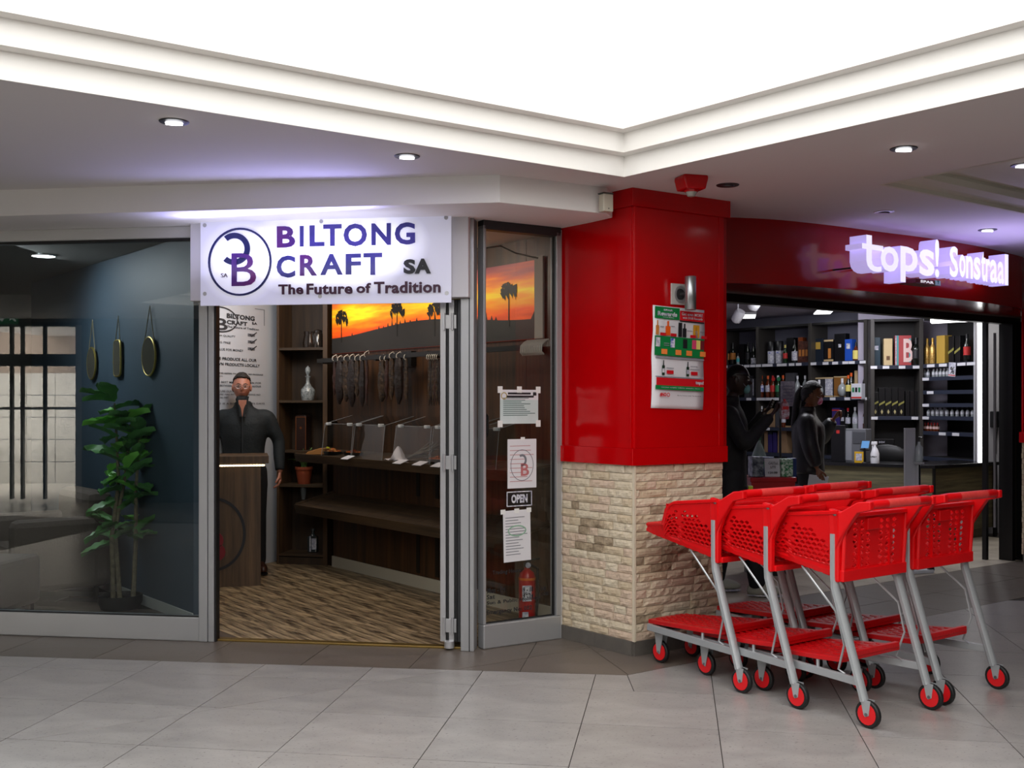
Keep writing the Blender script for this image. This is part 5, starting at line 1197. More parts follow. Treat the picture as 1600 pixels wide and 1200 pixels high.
def bin_(px0, px1, label):
    lyf = -.335; a, b = SW.at(px0, lyf), SW.at(px1, lyf); t = thing('clear_display_bin', label, 'bin', SW.w((a+b)/2, lyf, 1.012), SW.az, 'clear bins on the upper tray'); w = b-a-.004; h = .335; d = .29
    lz = lambda y: .04*y/.375
    P = {'f': [(-w/2, 0, 0), (w/2, 0, 0), (w/2*.97, .03, h*.80), (-w/2*.97, .03, h*.80)], 't': [(-w/2*.97, .03, h*.80), (w/2*.97, .03, h*.80), (w/2*.97, d, h), (-w/2*.97, d, h)]}
    for nm, q in (('front_pane', P['f']), ('lid', P['t'])):
        mb = MB(); mb.add([Vector(v) for v in q]+[Vector(v)+Vector((0, .004, -.001)) for v in q], [(0, 1, 2, 3), (7, 6, 5, 4), (0, 4, 5, 1), (1, 5, 6, 2), (2, 6, 7, 3), (3, 7, 4, 0)]); mb.build(nm, M_acr, t)
    for sx in (-1, 1):
        mb = MB(); mb.prism([(.0, 0.002), (.03, h*.8), (d, h), (d, .035)], sx*w/2-.002, sx*w/2+.002, 'yz'); mb.build('side_pane', M_acr, t)
        MB().tube([(sx*w/2, 0, 0), (sx*w/2*.97, .03, h*.8), (sx*w/2*.97, d, h)], .0022, 5).build('pane_edge', M_ace, t)
        MB().box(sx*w*.36-.016, sx*w*.36+.016, .012, .05, h*.76, h*.83).build('lid_hinge', mat('frosted_hinge', 'c9cdd0', .3), t, bevel=.004)
    MB().tube([(-w/2*.97, .03, h*.8), (w/2*.97, .03, h*.8)], .0022, 5).build('pane_edge', M_ace, t)
    return t, w, d
bins = [bin_(502, 548, 'clear bin at the tray end, beside the brown paper bag'), bin_(549, 597, 'clear bin with dark dish, second from the paper bag'), bin_(613, 670, 'clear bin over the dark sticks and white cloth'), bin_(671, 729, 'clear bin partly hidden by the folding door'), bin_(742, 775, 'clear bin seen through the side window')]
ST = {}
def heap(px, ly, cols, n, sx, sy, label, name='dried_meat_pieces'):
    lx = SW.at(px, ly); zz = 1.005+.04*(ly+.375)/.375+.004; r3 = random.Random(int(px)); t = thing(name.replace('_pieces', '_dish'), label, 'dish', SW.w(lx, ly, zz), SW.az)
    MB().lathe([(sx*.92, 0), (sx, .022), (sx*.97, .024), (sx*.88, .006)], n=18, sy=sy/sx).build('dish', mat('black_dish', '131313', .35), t, smooth=40)
    for c in cols:
        mb = MB()
        for k in range(n):
            a = r3.uniform(0, 6.28); r_ = r3.uniform(0, .8)**.6; p = (r_*sx*math.cos(a)*.85, r_*sy*math.sin(a)*.85, .012+r3.uniform(0, .03)*(1.2-r_)); s_ = r3.uniform(.006, .012)
            mb.box(-s_, s_, -s_*.6, s_*.6, -s_*.4, s_*.4, Matrix.Translation(p) @ Matrix.Rotation(r3.uniform(0, 3), 4, 'Z') @ Matrix.Rotation(r3.uniform(-1, 1), 4, 'X'))
        o = mb.build('meat_pieces', c, t); o['kind'] = 'stuff'
    return t
F_o = mat('orange_food', 'd8701c', .6); F_y = mat('bright_yellow_tag', 'e6e22a', .5); F_r = mat('russet_food', '7c3416', .6); F_t = mat('tan_food', 'b98a4c', .6)
heap(520, -.24, (F_r, F_o, F_t), 45, .11, .075, 'dark dish of orange and tan pieces beside the paper bag'); heap(552, -.22, (F_r, F_o), 45, .11, .075, 'dark dish of russet pieces in the second bin'); heap(684, -.24, (F_o, F_r, F_o), 50, .11, .075, 'dark dish heaped with orange pieces beside the folding door')
t = thing('paper_bag', 'small brown paper bag lying on the tray end', 'bag', SW.w(SW.at(497, -.30), -.30, 1.018), SW.az+.5); MB().prism([(-.09, 0), (.10, 0), (.11, .05), (.06, .055), (-.07, .02)], -.06, .06, 'xz').build('bag_body', mat('brown_paper', '9c6a34', .8, bump=(20, .5)), t, bevel=.006)
tag(MB().box(-.015, .015, -.015, .015, 0, .03).build('yellow_tag', F_y, loc=SW.w(SW.at(511, -.25), -.25, 1.05), rot=(.3, .4, .3), bevel=.005), 'bright yellow sachet beside the paper bag', 'sachet')
t = thing('bundle_of_dry_sticks', 'fan of grey dried sticks in the third clear bin', 'dried meat', SW.w(SW.at(652, -.25), -.25, 1.03), SW.az)
for k in range(16): MB().tube([(-.10+k*.006, -.03, .004+k*.002), (.0+k*.008, .03, .05+.03*math.sin(k)), (.06+k*.009, .07, .11+.03*math.sin(k*1.7))], [.007, .006, .003], 6).build('dry_stick', mat('grey_brown_stick', '4b423a', .7, noise=(20, '77695a', .2)), t, smooth=60)
cl = MB(); r4 = random.Random(9)
for j in range(9):
    for i in range(11):
        u, v = i/10, j/8; cl.v.append(((u-.5)*.20+r4.uniform(-.004, .004), (v-.5)*.10, .012+.10*math.exp(-((u-.62)/.16)**2)*math.sin(PI*v)**.6+r4.uniform(0, .012)))
cl.f += [(j*11+i, j*11+i+1, j*11+i+12, j*11+i+11) for j in range(8) for i in range(10)]
o = tag(cl.build('white_cloth', mat('white_cotton', 'c4c0c4', .9), loc=SW.w(SW.at(620, -.33), -.33, 1.01), rot=(0, 0, SW.az), smooth=60), 'crumpled white cloth peaked between two clear bins', 'cloth'); sdf = o.modifiers.new('thickness', 'SOLIDIFY'); sdf.thickness = .003
for px, py, t_ in ((540, 714, 'white price card under the second bin'), (622, 725, 'white price card under the crumpled cloth'), (653, 731, 'white price card under the grey sticks'), (682, 735, 'white price card beside the folding door')):
    lx = SW.at(px, -.41); c = tag(MB().box(-.055, .055, -.045, .03, -.002, .002, Matrix.Rotation(.35, 4, 'X')).build('price_card', mat('white_card', ''), loc=SW.w(lx, -.385, 1.022), rot=(0, 0, SW.az)), t_+', on the tray lip', 'card')
    text('25.00', -.035, -.004, .018, M_ink, c, y=0, w=.07, name='card_lettering', M=None).rotation_euler = (-1.2, 0, 0)
# floor box, skirting bits and extinguisher seen behind side window
t = thing('fire_extinguisher', 'red fire extinguisher with white label behind the side window', 'extinguisher', (.098, 7.02, .006), .3)
MB().lathe([(.002, 0), (.052, 0), (.055, .01), (.055, .31), (.045, .345), (.02, .365), (.02, .38)], n=20).build('cylinder', mat('extinguisher_red', 'b01414', .3), t, smooth=50)
MB().lathe([(.056, .30), (.056, .315)], n=20).build('yellow_band', F_o, t); MB().box(-.05, .01, -.062, -.052, .17, .27).build('instruction_label', L_w, t); MB().box(-.05, -.01, -.060, -.052, .06, .1).build('small_label', L_w, t)
MB().box(-.02, .02, -.02, .02, .38, .41).build('valve', M_alu_d, t, bevel=.004); MB().tube([(-.01, 0, .41), (.03, -.01, .43), (.08, -.02, .435)], .006, 6).build('lever', M_black, t); MB().tube([(.02, 0, .395), (.07, 0, .37), (.075, 0, .2), (.062, 0, .05)], .009, 8).build('hose', M_rubber, t); MB().lathe([(.018, -.01), (.018, 0)], (0, -.025, .395), 12, M=Matrix.Rotation(PI/2, 3, 'X')).build('gauge', L_w, t)
text('9kg', -.045, .20, .03, M_ink, t, y=-.063, w=.045, name='label_lettering')
# cable at the ceiling behind the side window
tag(MB().tube([FW.w(.03, .25, 2.45), FW.w(.12, .28, 2.405), FW.w(.22, .3, 2.42), FW.w(.32, .3, 2.44), FW.w(.42, .28, 2.40), FW.w(.55, .22, 2.37)], .005, 6).build('loose_cable', mat('grey_cable', '6b665e', .6), smooth=True), 'loose grey cable sagging across the top of the side window', 'cable')
# ---- papers on the side window
M_pap = mat('white_paper', 'cfced2', .7); M_tape = mat('white_tape', 'd9d9d6', .6)
def onw(px, py): return FW.at(px, -.006), FW.z(px, py, -.006)
def sheet(name, label, cat, px0, px1, py0, py1, m, tilt=0):
    cx_, cz_ = onw((px0+px1)/2, (py0+py1)/2); w = onw(px1, (py0+py1)/2)[0]-onw(px0, (py0+py1)/2)[0]; h = onw((px0+px1)/2, py0)[1]-onw((px0+px1)/2, py1)[1]
    t = thing(name, label, cat, FW.w(cx_, -.003, cz_), FW.az); t.rotation_euler = (0, tilt, FW.az)
    MB().box(-w/2, w/2, -.0012, 0, -h/2, h/2).build('sheet', m, t); return t, w, h
def lines(t, w, h, rows, m, x0=-.42, x1=.42):
    r5 = random.Random(rows*3)
    for k in range(rows):
        z = h*(.36-.72*k/max(1, rows-1)); MB().box(w*x0, w*(x0+(x1-x0)*r5.uniform(.55, 1)), -.0017, -.0012, z-.0022, z+.0022).build('print_line', m, t)
t, w, h = sheet('certificate', 'greenish taped certificate, topmost paper on the side window', 'paper', 782, 841.5, 609, 662, mat('certificate_paper', 'a9bdb8', .6, noise=(4, 'c9d2d4', .3)))
MB().box(-w/2, w/2, -.0016, -.0012, h*.2, h*.5).build('header_panel', mat('white_paper', ''), t); MB().box(-w*.3, w*.3, -.002, -.0016, h*.36, h*.42).build('heading', M_ink, t); MB().box(-w*.33, w*.38, -.002, -.0016, h*.27, h*.33).build('heading', M_ink, t); MB().box(w*.36, w*.45, -.002, -.0016, h*.33, h*.43).build('stamp', M_ink, t)
ring(-w*.4, h*.32, .022, .022, .006, -.002, -.0016, n=18).build('round_crest', mat('crest_gold', '9c8a4a', .5), t); lines(t, w, h*.7, 10, mat('green_grey_print', '45605c', .7))
for sx, sz in ((-1, 1), (0, 1), (1, 1), (-1, -1), (1, -1)): MB().box(sx*w*.5-.017, sx*w*.5+.017, -.002, -.0013, sz*h*.5-.02, sz*h*.5+.02).build('tape', M_tape, t)
t, w, h = sheet('paper_notice', 'white notice with round emblem print, above the OPEN sign', 'paper', 793.5, 838.5, 686, 762.5, M_pap)
lines(t, w, h, 9, mat('pink_print', 'b58a8c', .7)); ring(0, -.01, w*.40, w*.46, .004, -.002, -.0014, n=28).build('emblem_ring', M_wl, t); ring(.0, .02, w*.16, w*.18, .014, -.0022, -.0014, -PI*.6, PI*.7, 16).build('emblem_c', M_wl, t)
text('B', -.01, -.075, .075, mat('pink_red_print', 'b0686a', .6), t, y=-.0022, w=.06, name='emblem_letter'); MB().box(-.01, .02, -.002, -.0013, h*.48, h*.54).build('tape', M_tape, t)
t, w, h = sheet('open_sign', 'small black OPEN sign with white border on the side window', 'sign', 792, 831.5, 767.5, 791, M_black)
MB().box(-w/2, w/2, -.002, -.0013, -h/2, -h/2+.006).build('border', L_w, t); MB().box(-w/2, w/2, -.002, -.0013, h/2-.006, h/2).build('border', L_w, t); MB().box(-w/2, -w/2+.006, -.002, -.0013, -h/2, h/2).build('border', L_w, t); MB().box(w/2-.006, w/2, -.002, -.0013, -h/2, h/2).build('border', L_w, t)
text('OPEN', -w*.32, -h*.28, h*.58, L_w, t, y=-.0022, w=w*.64, bold=.05, name='sign_lettering')
t, w, h = sheet('permit_letter', 'taped white permit letter with green stamp under the OPEN sign', 'paper', 787, 829.5, 797, 877, M_pap, -.02)
lines(t, w, h, 14, M_wl); ring(0, .03, w*.34, h*.11, .008, -.0022, -.0014, n=26).build('green_stamp', mat('stamp_green', '7fa58c', .7), t)
for sx in (-.5, 0, .45): MB().box(sx*w-.017, sx*w+.017, -.002, -.0013, h*.44, h*.53).build('tape', M_tape, t)
dec = thing('window_lettering', 'black trading hours lettering low on the side window', 'lettering', FW.w(0, 0, 0), FW.az)
for s_, p0, p1, y0_, y1_ in (('Trading Hours:', 770, 816, 892, 900), ('Mon - Fri', 762, 790, 919, 928), ('Sat', 761, 774, 930, 937), ('Sun & Public Holidays', 761, 845, 940, 947), ('Emergency No: 082', 761, 832, 954, 963), ('9 - 18', 818, 834, 918, 926), ('9 - 14', 818, 834, 929, 936), ('10', 846, 853, 917, 923), ('CLOSED', 846, 858, 926, 931)):
    a, z_ = onw(p0, y1_); b = onw(p1, y1_)[0]; hh = onw(p0, y0_)[1]-z_
    text(s_, a, z_, hh, M_ink, dec, y=-.001, w=b-a, bold=.03, name='lettering')
t = thing('door_pull', 'black pull handle on the frame edge inside the side window', 'handle', FW.w(.03, .06, 1.25), FW.az)
MB().tube([(0, 0, 0), (.045, 0, 0), (.05, 0, .01), (.05, 0, .12), (.045, 0, .13), (0, 0, .13)], .008, 8).build('grip', M_black, t, smooth=50); MB().box(-.012, .006, -.01, .01, -.02, .15).build('back_plate', M_black, t, bevel=.002)
# ================================================================ LEFT SHOP (behind the big pane)
t = thing('fiddle_leaf_plant', 'tall broad-leaved potted plant behind the big left pane', 'plant', flo(188, 951)+(0,), 0)
M_fl = mat('fiddle_leaf', '3a6b38', .4, noise=(5, '5f9a50', .25)); M_fl2 = mat('fiddle_leaf_bright', '5aa83c', .4, noise=(5, '7cc24e', .25)); M_stem = mat('pale_stem', '7d7258', .8, noise=(25, '4a4232', .2))
MB().lathe([(.002, 0), (.13, 0), (.15, .05), (.15, .10), (.14, .10), (.135, .07)], n=20).build('pot', mat('black_planter', '151515', .5), t, smooth=40); MB().lathe([(.13, .05), (.13, .07)], n=16).build('soil', mat('potting_soil', ''), t)
stems = [[(-.05, 0, .05), (-.06, .0, .5), (-.02, .02, .9), (-.03, 0, 1.28), (-.04, .0, 1.45)], [(-.01, .02, .05), (-.05, .03, .55), (.03, .02, .95), (.06, .03, 1.30)], [(.09, 0, .05), (.11, 0, .5), (.10, .03, .85), (.13, .02, 1.2)]]
for s_ in stems: MB().tube(s_, [.018, .016, .012, .008, .005][:len(s_)], 8).build('stem', M_stem, t, smooth=True)
def fiddle(L, w, m, nm):
    mb = MB(); n = 8
    for i in range(n+1):
        u = i/n; ww = w*(.25+.75*math.sin(PI*u**1.15))*(1 if u < .98 else .2)*(.75 if u < .35 else 1); droop = -.22*L*u*u
        for q in (-1, -.5, 0, .5, 1): mb.v.append((L*u, ww*q*.5, droop+.035*abs(q)+.006*math.sin(u*22)*abs(q)))
    mb.f += [(i*5+j, i*5+j+1, i*5+j+6, i*5+j+5) for i in range(n) for j in range(4)]
    me = mb.mesh(nm, 60); me.materials.append(m); return me
fl_me = [fiddle(.27, .15, M_fl, 'leaf'), fiddle(.22, .13, M_fl, 'leaf'), fiddle(.25, .12, M_fl2, 'leaf')]
r6 = random.Random(21)
for k in range(78):
    s_ = stems[k % 3]; z_ = r6.uniform(.52, 1.5) if k > 8 else r6.uniform(.45, .6); z_ = min(z_, s_[-1][2]+.02); i = 0
    while i < len(s_)-2 and s_[i+1][2] < z_: i += 1
    f = (z_-s_[i][2])/(s_[i+1][2]-s_[i][2]); p = Vector(s_[i]).lerp(Vector(s_[i+1]), min(1.05, f))
    me = fl_me[2] if r6.random() < .22 else r6.choice(fl_me[:2]); o = link('leaf', me, t, loc=tuple(p), rot=(r6.uniform(-.3, .3), r6.uniform(-.9, .25), k*2.4+r6.uniform(-.4, .4))); s1 = r6.uniform(.7, 1.08); o.scale = (s1, s1, s1)
# mirrors on the blue wall
def wall_mirror(px, py, hw, hh, kind, label, ptop):
    lx = BW.at(px); z_ = BW.z(px, py); t = thing('hanging_mirror', label, 'mirror', BW.w(lx, -.02, z_), BW.az, 'mirrors on the blue wall'); n = 28; pts = []
    for i in range(n):
        a = 2*PI*i/n; c, s = math.cos(a), math.sin(a)
        if kind == 'pill': s2 = max(-1, min(1, s*1.6)); pts.append((hw*(abs(c)**.5)*(1 if c > 0 else -1), hh*(s*.35+.65*s2)))
        else: pts.append((hw*c, hh*s))
    MB().prism(pts, -.008, .01, 'xz').build('mirror_glass', mat('dim_mirror_glass', '5d5a50', .25, .3), t)
    mb = MB().tube([(p[0], -.002, p[1]) for p in pts]+[(pts[0][0], -.002, pts[0][1])], .008, 6, cap=False); mb.build('gilt_frame', mat('gilt_frame', 'a3904a', .35, .7), t, smooth=True)
    zt_ = BW.z(px, ptop)-z_; MB().tube([(-hw*.75, 0, hh*.75), (0, .005, zt_), (hw*.75, 0, hh*.75)], .0035, 5).build('hanging_cord', mat('cord', '8a8168', .8), t)
wall_mirror(237.5, 557, .125, .135, 'round', 'round gilt framed mirror hanging lowest towards the shop door', 478); wall_mirror(188, 560, .075, .135, 'pill', 'narrow pill-shaped mirror hanging between two others', 494); wall_mirror(147.5, 568, .10, .125, 'round', 'dim oval mirror hanging deepest on the blue wall', 500)
t = thing('downlight', 'round recessed downlight glowing in the left shop ceiling', 'light', ((68-800)*8.05/F, 8.05, 2.555), 0); MB().lathe([(.085, -.012), (.095, -.004), (.095, .01)], n=24).build('bezel', M_alu_l, t, smooth=40); MB().lathe([(.001, -.013), (.082, -.013), (.082, -.010)], n=24).build('diffuser', mat('downlight_glow', 'ffffff', .4, emit=6), t)
X0, Y0 = flo(205, 948)
t = thing('tub_armchair', 'taupe upholstered armchair behind the plant in the left shop', 'armchair', (-3.47, 8.06, 0), -.89); M_up2 = mat('taupe_upholstery', '5b5048', .85, bump=(60, .3))
MB().box(-.36, .36, -.32, .36, .10, .42).build('seat', M_up2, t, bevel=.05); MB().box(-.37, .37, .18, .38, .10, .80).build('backrest', M_up2, t, bevel=.06)
for sx in (-1, 1): MB().box(sx*.30-.08, sx*.30+.08, -.33, .28, .10, .62).build('armrest', M_up2, t, bevel=.05)
for sx in (-1, 1):
    for sy in (-.3, .34): MB().tube([(sx*.28, sy*.8, .1), (sx*.28, sy*.8, 0)], .02, 8).build('leg', M_black, t)
t = thing('ottoman', 'black square ottoman on the wooden floor of the left shop', 'ottoman', (-3.62, 7.33, 0), -.14); MB().box(-.30, .30, -.28, .28, .06, .40).build('cushion', mat('black_upholstery', '17181a', .7), t, bevel=.04)
for sx in (-1, 1):
    for sy in (-1, 1): MB().box(sx*.24-.02, sx*.24+.02, sy*.22-.02, sy*.22+.02, 0, .06).build('leg', M_black, t)
lf = root('floor_left_shop', FL)
for j in range(14):
    for i in range(6):
        x0_ = -6.4+i*.85+(j % 3)*.28; 
        if x0_ > -1.9-j*.28: continue
        MB().box(x0_, x0_+.848, .08+j*.2, .278+j*.2, -.01, .004).build('plank', mat('grey_brown_plank', '4a3f36', .35, noise=(3, '6b5d50', .2), stretch=(1.5, 16, 1)), lf)
# ================================================================ PILLAR AND CEILING FITTINGS
def onp(px, py, ly=-.014): return PR.at(px, ly), PR.z(px, py, ly)
x0, zt_ = onp(1017.5, 478); x1, _ = onp(1098, 480); zb_ = onp(1060, 639)[1]
po = thing('promotional_poster', 'hanging promotional poster with green band and bottle offers on the red pillar', 'poster', PR.w((x0+x1)/2, -.016, (zt_+zb_)/2), PR.az); po.rotation_euler = (0, .03, PR.az)
W = x1-x0; HH = zt_-zb_
pm = MB()
for j in range(25):
    v = j/24; yy = -.002-.02*max(0, v-.72)*math.sin((v-.72)*12)-.006*math.sin(v*7)**2
    for i in range(7): pm.v.append((-W/2+W*i/6+(.004*math.sin(v*9)*v), yy-.003*math.sin(i*1.3)*v, HH/2-HH*v))
pm.f += [(j*7+i, j*7+i+1, j*7+i+8, j*7+i+7) for j in range(24) for i in range(6)]
pm_o = pm.build('paper_sheet', mat('glossy_paper', 'd6d5da', .3), po, smooth=60); pm_o.modifiers.new('thickness', 'SOLIDIFY').thickness = .001
G1 = mat('offer_green', '0d7a3c', .4); R1 = mat('offer_red', 'c4121e', .4); DG = mat('strip_grey', '8a8d96', .5)
def pb(x0, x1, z0, z1, m, nm, y=-.012, rnd=0): return MB().box(-W/2+W*x0, -W/2+W*x1, y-.001, y+.0, HH/2-HH*z1, HH/2-HH*z0).build(nm, m, po, bevel=rnd)
pb(.02, .49, .01, .125, G1, 'green_header'); pb(.50, .98, .03, .125, R1, 'red_header'); pb(.50, .98, .127, .138, M_ink, 'black_rule'); pb(.03, .985, .295, .485, G1, 'green_band'); pb(.05, .99, .495, .51, DG, 'grey_rule'); pb(.06, .98, .685, .695, DG, 'grey_rule')
pb(.07, .985, .70, .775, R1, 'red_band', -.016); pb(.05, .985, .775, .815, G1, 'green_strip', -.018)
def pt(s, x0, x1, z0, z1, m, y=-.0145, bold=.02): text(s, -W/2+W*x0, HH/2-HH*z1, HH*(z1-z0), m, po, y=y, w=W*(x1-x0), bold=bold, name='poster_lettering')
pt('Rewards', .07, .44, .055, .098, L_w, bold=.05); pt('SPAR', .18, .36, .03, .048, L_w, bold=.05); pt('Instant Savings', .17, .38, .102, .116, L_w); pt('Get even MORE', .53, .94, .045, .075, L_w); pt('with SPAR Rewards', .55, .94, .085, .108, L_w)
pt('tops!', .82, .98, .715, .758, L_w, y=-.0185, bold=.05); pt('terms apply while stocks last', .15, .9, .788, .80, L_w, y=-.0205); pt('#NO', .13, .25, .845, .885, R1, y=-.022, bold=.06); ring(-W/2+W*.29, HH/2-HH*.865, .012, .012, .004, -.022, -.021, n=16).build('round_mark', R1, po)
pt('Not for Persons Under The Age of 18', .46, .92, .862, .875, M_ink, y=-.022)
def minib(x, z0, z1, m, cap, wd=.035):
    pb(x-wd, x+wd, z0+(z1-z0)*.35, z1, m, 'pictured_bottle', -.0145); pb(x-wd*.35, x+wd*.35, z0, z0+(z1-z0)*.36, cap, 'pictured_neck', -.0145)
for x, m, c in ((.07, L_am, L_am), (.27, K_or, K_or)): minib(x, .145, .285, m, c, .03 if x < .1 else .045)
pb(.47, .54, .15, .29, L_bk, 'pictured_carton', -.0145); minib(.59, .155, .29, L_bk, L_bk); pb(.76, .88, .16, .285, mat('amber_carton_print', 'c8901f', .5), 'pictured_carton', -.0145); minib(.82, .18, .285, L_w, L_bk, .025)
for x in (.10, .30, .68, .90): pb(x+.02, x+.13, .262, .29, R1, 'price_tag', -.0165)
for x, m in ((.08, L_w), (.36, L_b), (.60, L_bk), (.78, mat('pink_print_b', 'd0406a', .5)), (.86, L_y), (.94, mat('maroon_print', '6b1420', .5))): pb(x-.035, x+.045, .31, .40, m, 'pictured_pack', -.0145)
for x in (.15, .42, .63, .90): pb(x-.0, x+.11, .42, .47, mat('orange_tag', 'e8843c', .5), 'price_tag', -.0165)
for x in (.20, .67): minib(x, .53, .675, mat('wine_bottle_print', '16301f', .5), M_ink, .025); pb(x+.06, x+.19, .625, .66, R1, 'price_tag', -.0165); pb(x-.02, x+.02, .61, .65, L_w, 'pictured_label', -.0155)
for x0_, x1_, z_ in ((.26, .40, .60), (.72, .86, .57), (.72, .90, .60), (.12, .2, .2), (.33, .4, .19), (.64, .74, .22), (.9, .98, .22), (.2, .3, .36), (.2, .3, .38)): pb(x0_, x1_, z_, z_+.006, DG, 'print_line', -.0145)
# wall lamp
x0, z_ = onp(1060, 460); wl = thing('wall_lamp', 'brushed steel tube lamp on a white square plate on the red pillar', 'lamp', PR.w(x0, -.012, z_), PR.az)
pw = (onp(1071, 460)[0]-onp(1050, 460)[0])/2+.008
MB().box(-pw, pw+.02, -.01, 0, -.062, .062).build('back_plate', mat('plate_white', 'b9b6b2', .5), wl, bevel=.003); ring(.006, 0, .045, .05, .012, -.016, -.01, n=28).build('round_bezel', M_alu, wl, smooth=50); MB().lathe([(.001, 0), (.033, 0), (.033, .004)], (.006, -.010, 0), 20, M=Matrix.Rotation(PI/2, 3, 'X')).build('dark_disc', M_alu_d, wl)
lx2 = onp(1078.5, 458, -.10)[0]-x0; zl = onp(1078.5, 458, -.10)[1]-z_
MB().lathe([(.001, -.098), (.031, -.098), (.033, -.096), (.033, .096), (.031, .098), (.001, .098)], (lx2, -.09, zl), 24).build('steel_tube', mat('brushed_steel', 'a9adb0', .28, .9), wl, smooth=50); MB().tube([(lx2*.7, -.01, zl*.5), (lx2, -.08, zl)], .012, 8).build('arm', M_alu_d, wl)
# ceiling fittings
def ceil_pt(px, py, z=CEIL): Y = (CAM_H-z)*F/(py-HOR); return ((px-800)*Y/F, Y, z)
M_dl = mat('lamp_glow', 'ffffff', .4, emit=7, ecol=(.96, .96, 1)); M_off = mat('unlit_lamp', '3a3a3c', .3, .3)
for px, py, lit, lab, z in ((272, 190, 1, 'lit tilted downlight over the big left pane', CEIL), (636, 244, 1, 'lit tilted downlight in front of the BILTONG CRAFT sign', CEIL), (1412, 232, 1, 'lit tilted downlight over the trolleys', CEIL), (1598, 258, 1, 'lit downlight inside the sunken ceiling panel', 2.785), (1137, 289, 0, 'unlit downlight beside the red smoke alarm', CEIL), (1381, 331, 0, 'unlit ring downlight above the lit letters', CEIL), (1543, 359, 1, 'small lit square downlight at the curved red fascia', CEIL)):
    c = ceil_pt(px, py, z); t = thing('downlight', lab, 'light', c, .2)
    MB().lathe([(.045, -.006), (.062, -.004), (.065, .0), (.06, .006)], n=24).build('bezel', M_alu_d if px != 1381 else M_alu_l, t, smooth=40)
    MB().lathe([(.001, -.014), (.036, -.014), (.038, -.004)] if lit else [(.001, -.008), (.036, -.008), (.038, -.002)], n=20, M=Matrix.Rotation(.15, 3, 'X')).build('lamp', M_dl if lit else M_off, t, smooth=40)
    if px == 272 or px == 636: area('downlight_beam', (c[0], c[1], c[2]-.03), .07, 1.2, (.6, .55, 1), (c[0], c[1], 0))
c = ceil_pt(1080, 276); t = thing('smoke_alarm', 'red ceiling alarm box with clear dome beside the pillar cap', 'alarm', c, .3)
MB().prism([(-.075, -.02), (-.06, -.075), (.06, -.075), (.075, -.02), (.075, 0), (-.075, 0)], -.06, .06, 'xz').build('alarm_body', M_red, t, bevel=.01); MB().lathe([(.035, -.085), (.04, -.072)], n=16).build('collar', M_red, t); MB().lathe([(.001, -.112), (.02, -.108), (.032, -.085)], n=16).build('clear_dome', mat('clear_dome', '9a9a92', .1, coat=.5), t, smooth=50)
x_, y_ = .50, 6.13; t = thing('motion_sensor', 'cream motion sensor box at the end of the plaster bulkhead', 'sensor', ((951-800)*6.08/F, 6.08, CAM_H+(630-316)*6.08/F), math.radians(31))
MB().box(-.034, .034, 0, .05, -.052, .048).build('sensor_body', mat('aged_cream', 'c9c3b2', .5), t, bevel=.006); MB().box(-.036, .036, .0, .055, .048, .056).build('sensor_cap', mat('dark_cap', '4b4a46', .5), t, bevel=.002); MB().lathe([(.003, 0), (.003, .003)], (0, -.0, -.035), 8, M=Matrix.Rotation(PI/2, 3, 'X')).build('indicator', M_ink, t)
# ================================================================ REST OF THE HALL (seen in reflections)
M_hall = mat('hall_wall', '8f8b86', .8)
def Rfl(x, y):     # mirror a point across the shop-front glass
    nx, ny = -FL.s, FL.c; d = (x-FL.o[0])*nx+(y-FL.o[1])*ny; return (x-2*d*nx, y-2*d*ny)
MIR = Matrix(); nx, ny = -FL.s, FL.c; dd = FL.o[0]*nx+FL.o[1]*ny
MIR = Matrix(((1-2*nx*nx, -2*nx*ny, 0, 2*dd*nx), (-2*nx*ny, 1-2*ny*ny, 0, 2*dd*ny), (0, 0, 1, 0), (0, 0, 0, 1)))
EY = 15.8
def ex(px, Y=EY): return (px-800)*Y/F
def ez(py, Y=EY): return CAM_H-(py-HOR)*Y/F
ent = root('door_3')
def eb(p0, p1, y0, y1, q0, q1, m, nm, Y=EY): MB().box(ex(p0, Y), ex(p1, Y), Y+y0, Y+y1, ez(q1, Y), ez(q0, Y)).build(nm, m, ent, M=MIR)
M_al3 = mat('entrance_aluminium', '5a5d60', .4, .3)
for p in (14, 31, 66, 117, -40, -100): eb(p, p+3.5, 0, .08, 508, 780, M_al3, 'mullion')
eb(-160, 124, 0, .1, 553, 572, M_al3, 'transom'); eb(-160, 126, 0, .1, 503, 510, M_al3, 'head_rail'); eb(-160, 124, -.02, .06, 636, 640, mat('sill_white', 'd5d5d5', .5), 'glazing_bar'); eb(120, 129, -.06, .1, 508, 786, mat('entrance_white', 'c5c5c8', .5), 'door_frame')
wh = MB(); 
def vb(name, x0, x1, y0, y1, z0, z1, m): return MB().box(x0, x1, y0, y1, z0, z1).build(name, m, M=MIR, kind='structure')
vb('wall_entrance_head', -14, ex(129), EY-.05, EY+.12, ez(503), CEIL, M_hall); vb('wall_entrance_side', ex(129), ex(430), EY-.05, EY+.12, 0, CEIL, mat('dim_blue_wall', '39424c', .8)); vb('wall_entrance_far', -14, ex(-161), EY-.05, EY+.12, 0, CEIL, M_hall)
t = thing('exit_sign', 'green exit sign with arrow and running figure over the entrance doors', 'sign', (0, 0, 0))
MB().box(ex(-30), ex(32), EY-.12, EY-.08, ez(507), ez(489)).build('sign_plate', mat('exit_green', '0f7a48', .4, emit=.5), t, M=MIR)
aw = mat('exit_white', 'e8f0e8', .4, emit=.9); c0 = ex(8); zc_ = ez(497)
MB().prism([(c0-.02, zc_+.06), (c0+.02, zc_+.06), (c0+.02, zc_), (c0+.05, zc_), (c0, zc_-.06), (c0-.05, zc_), (c0-.02, zc_)], EY-.13, EY-.121, 'xz').build('down_arrow', aw, t, M=MIR)
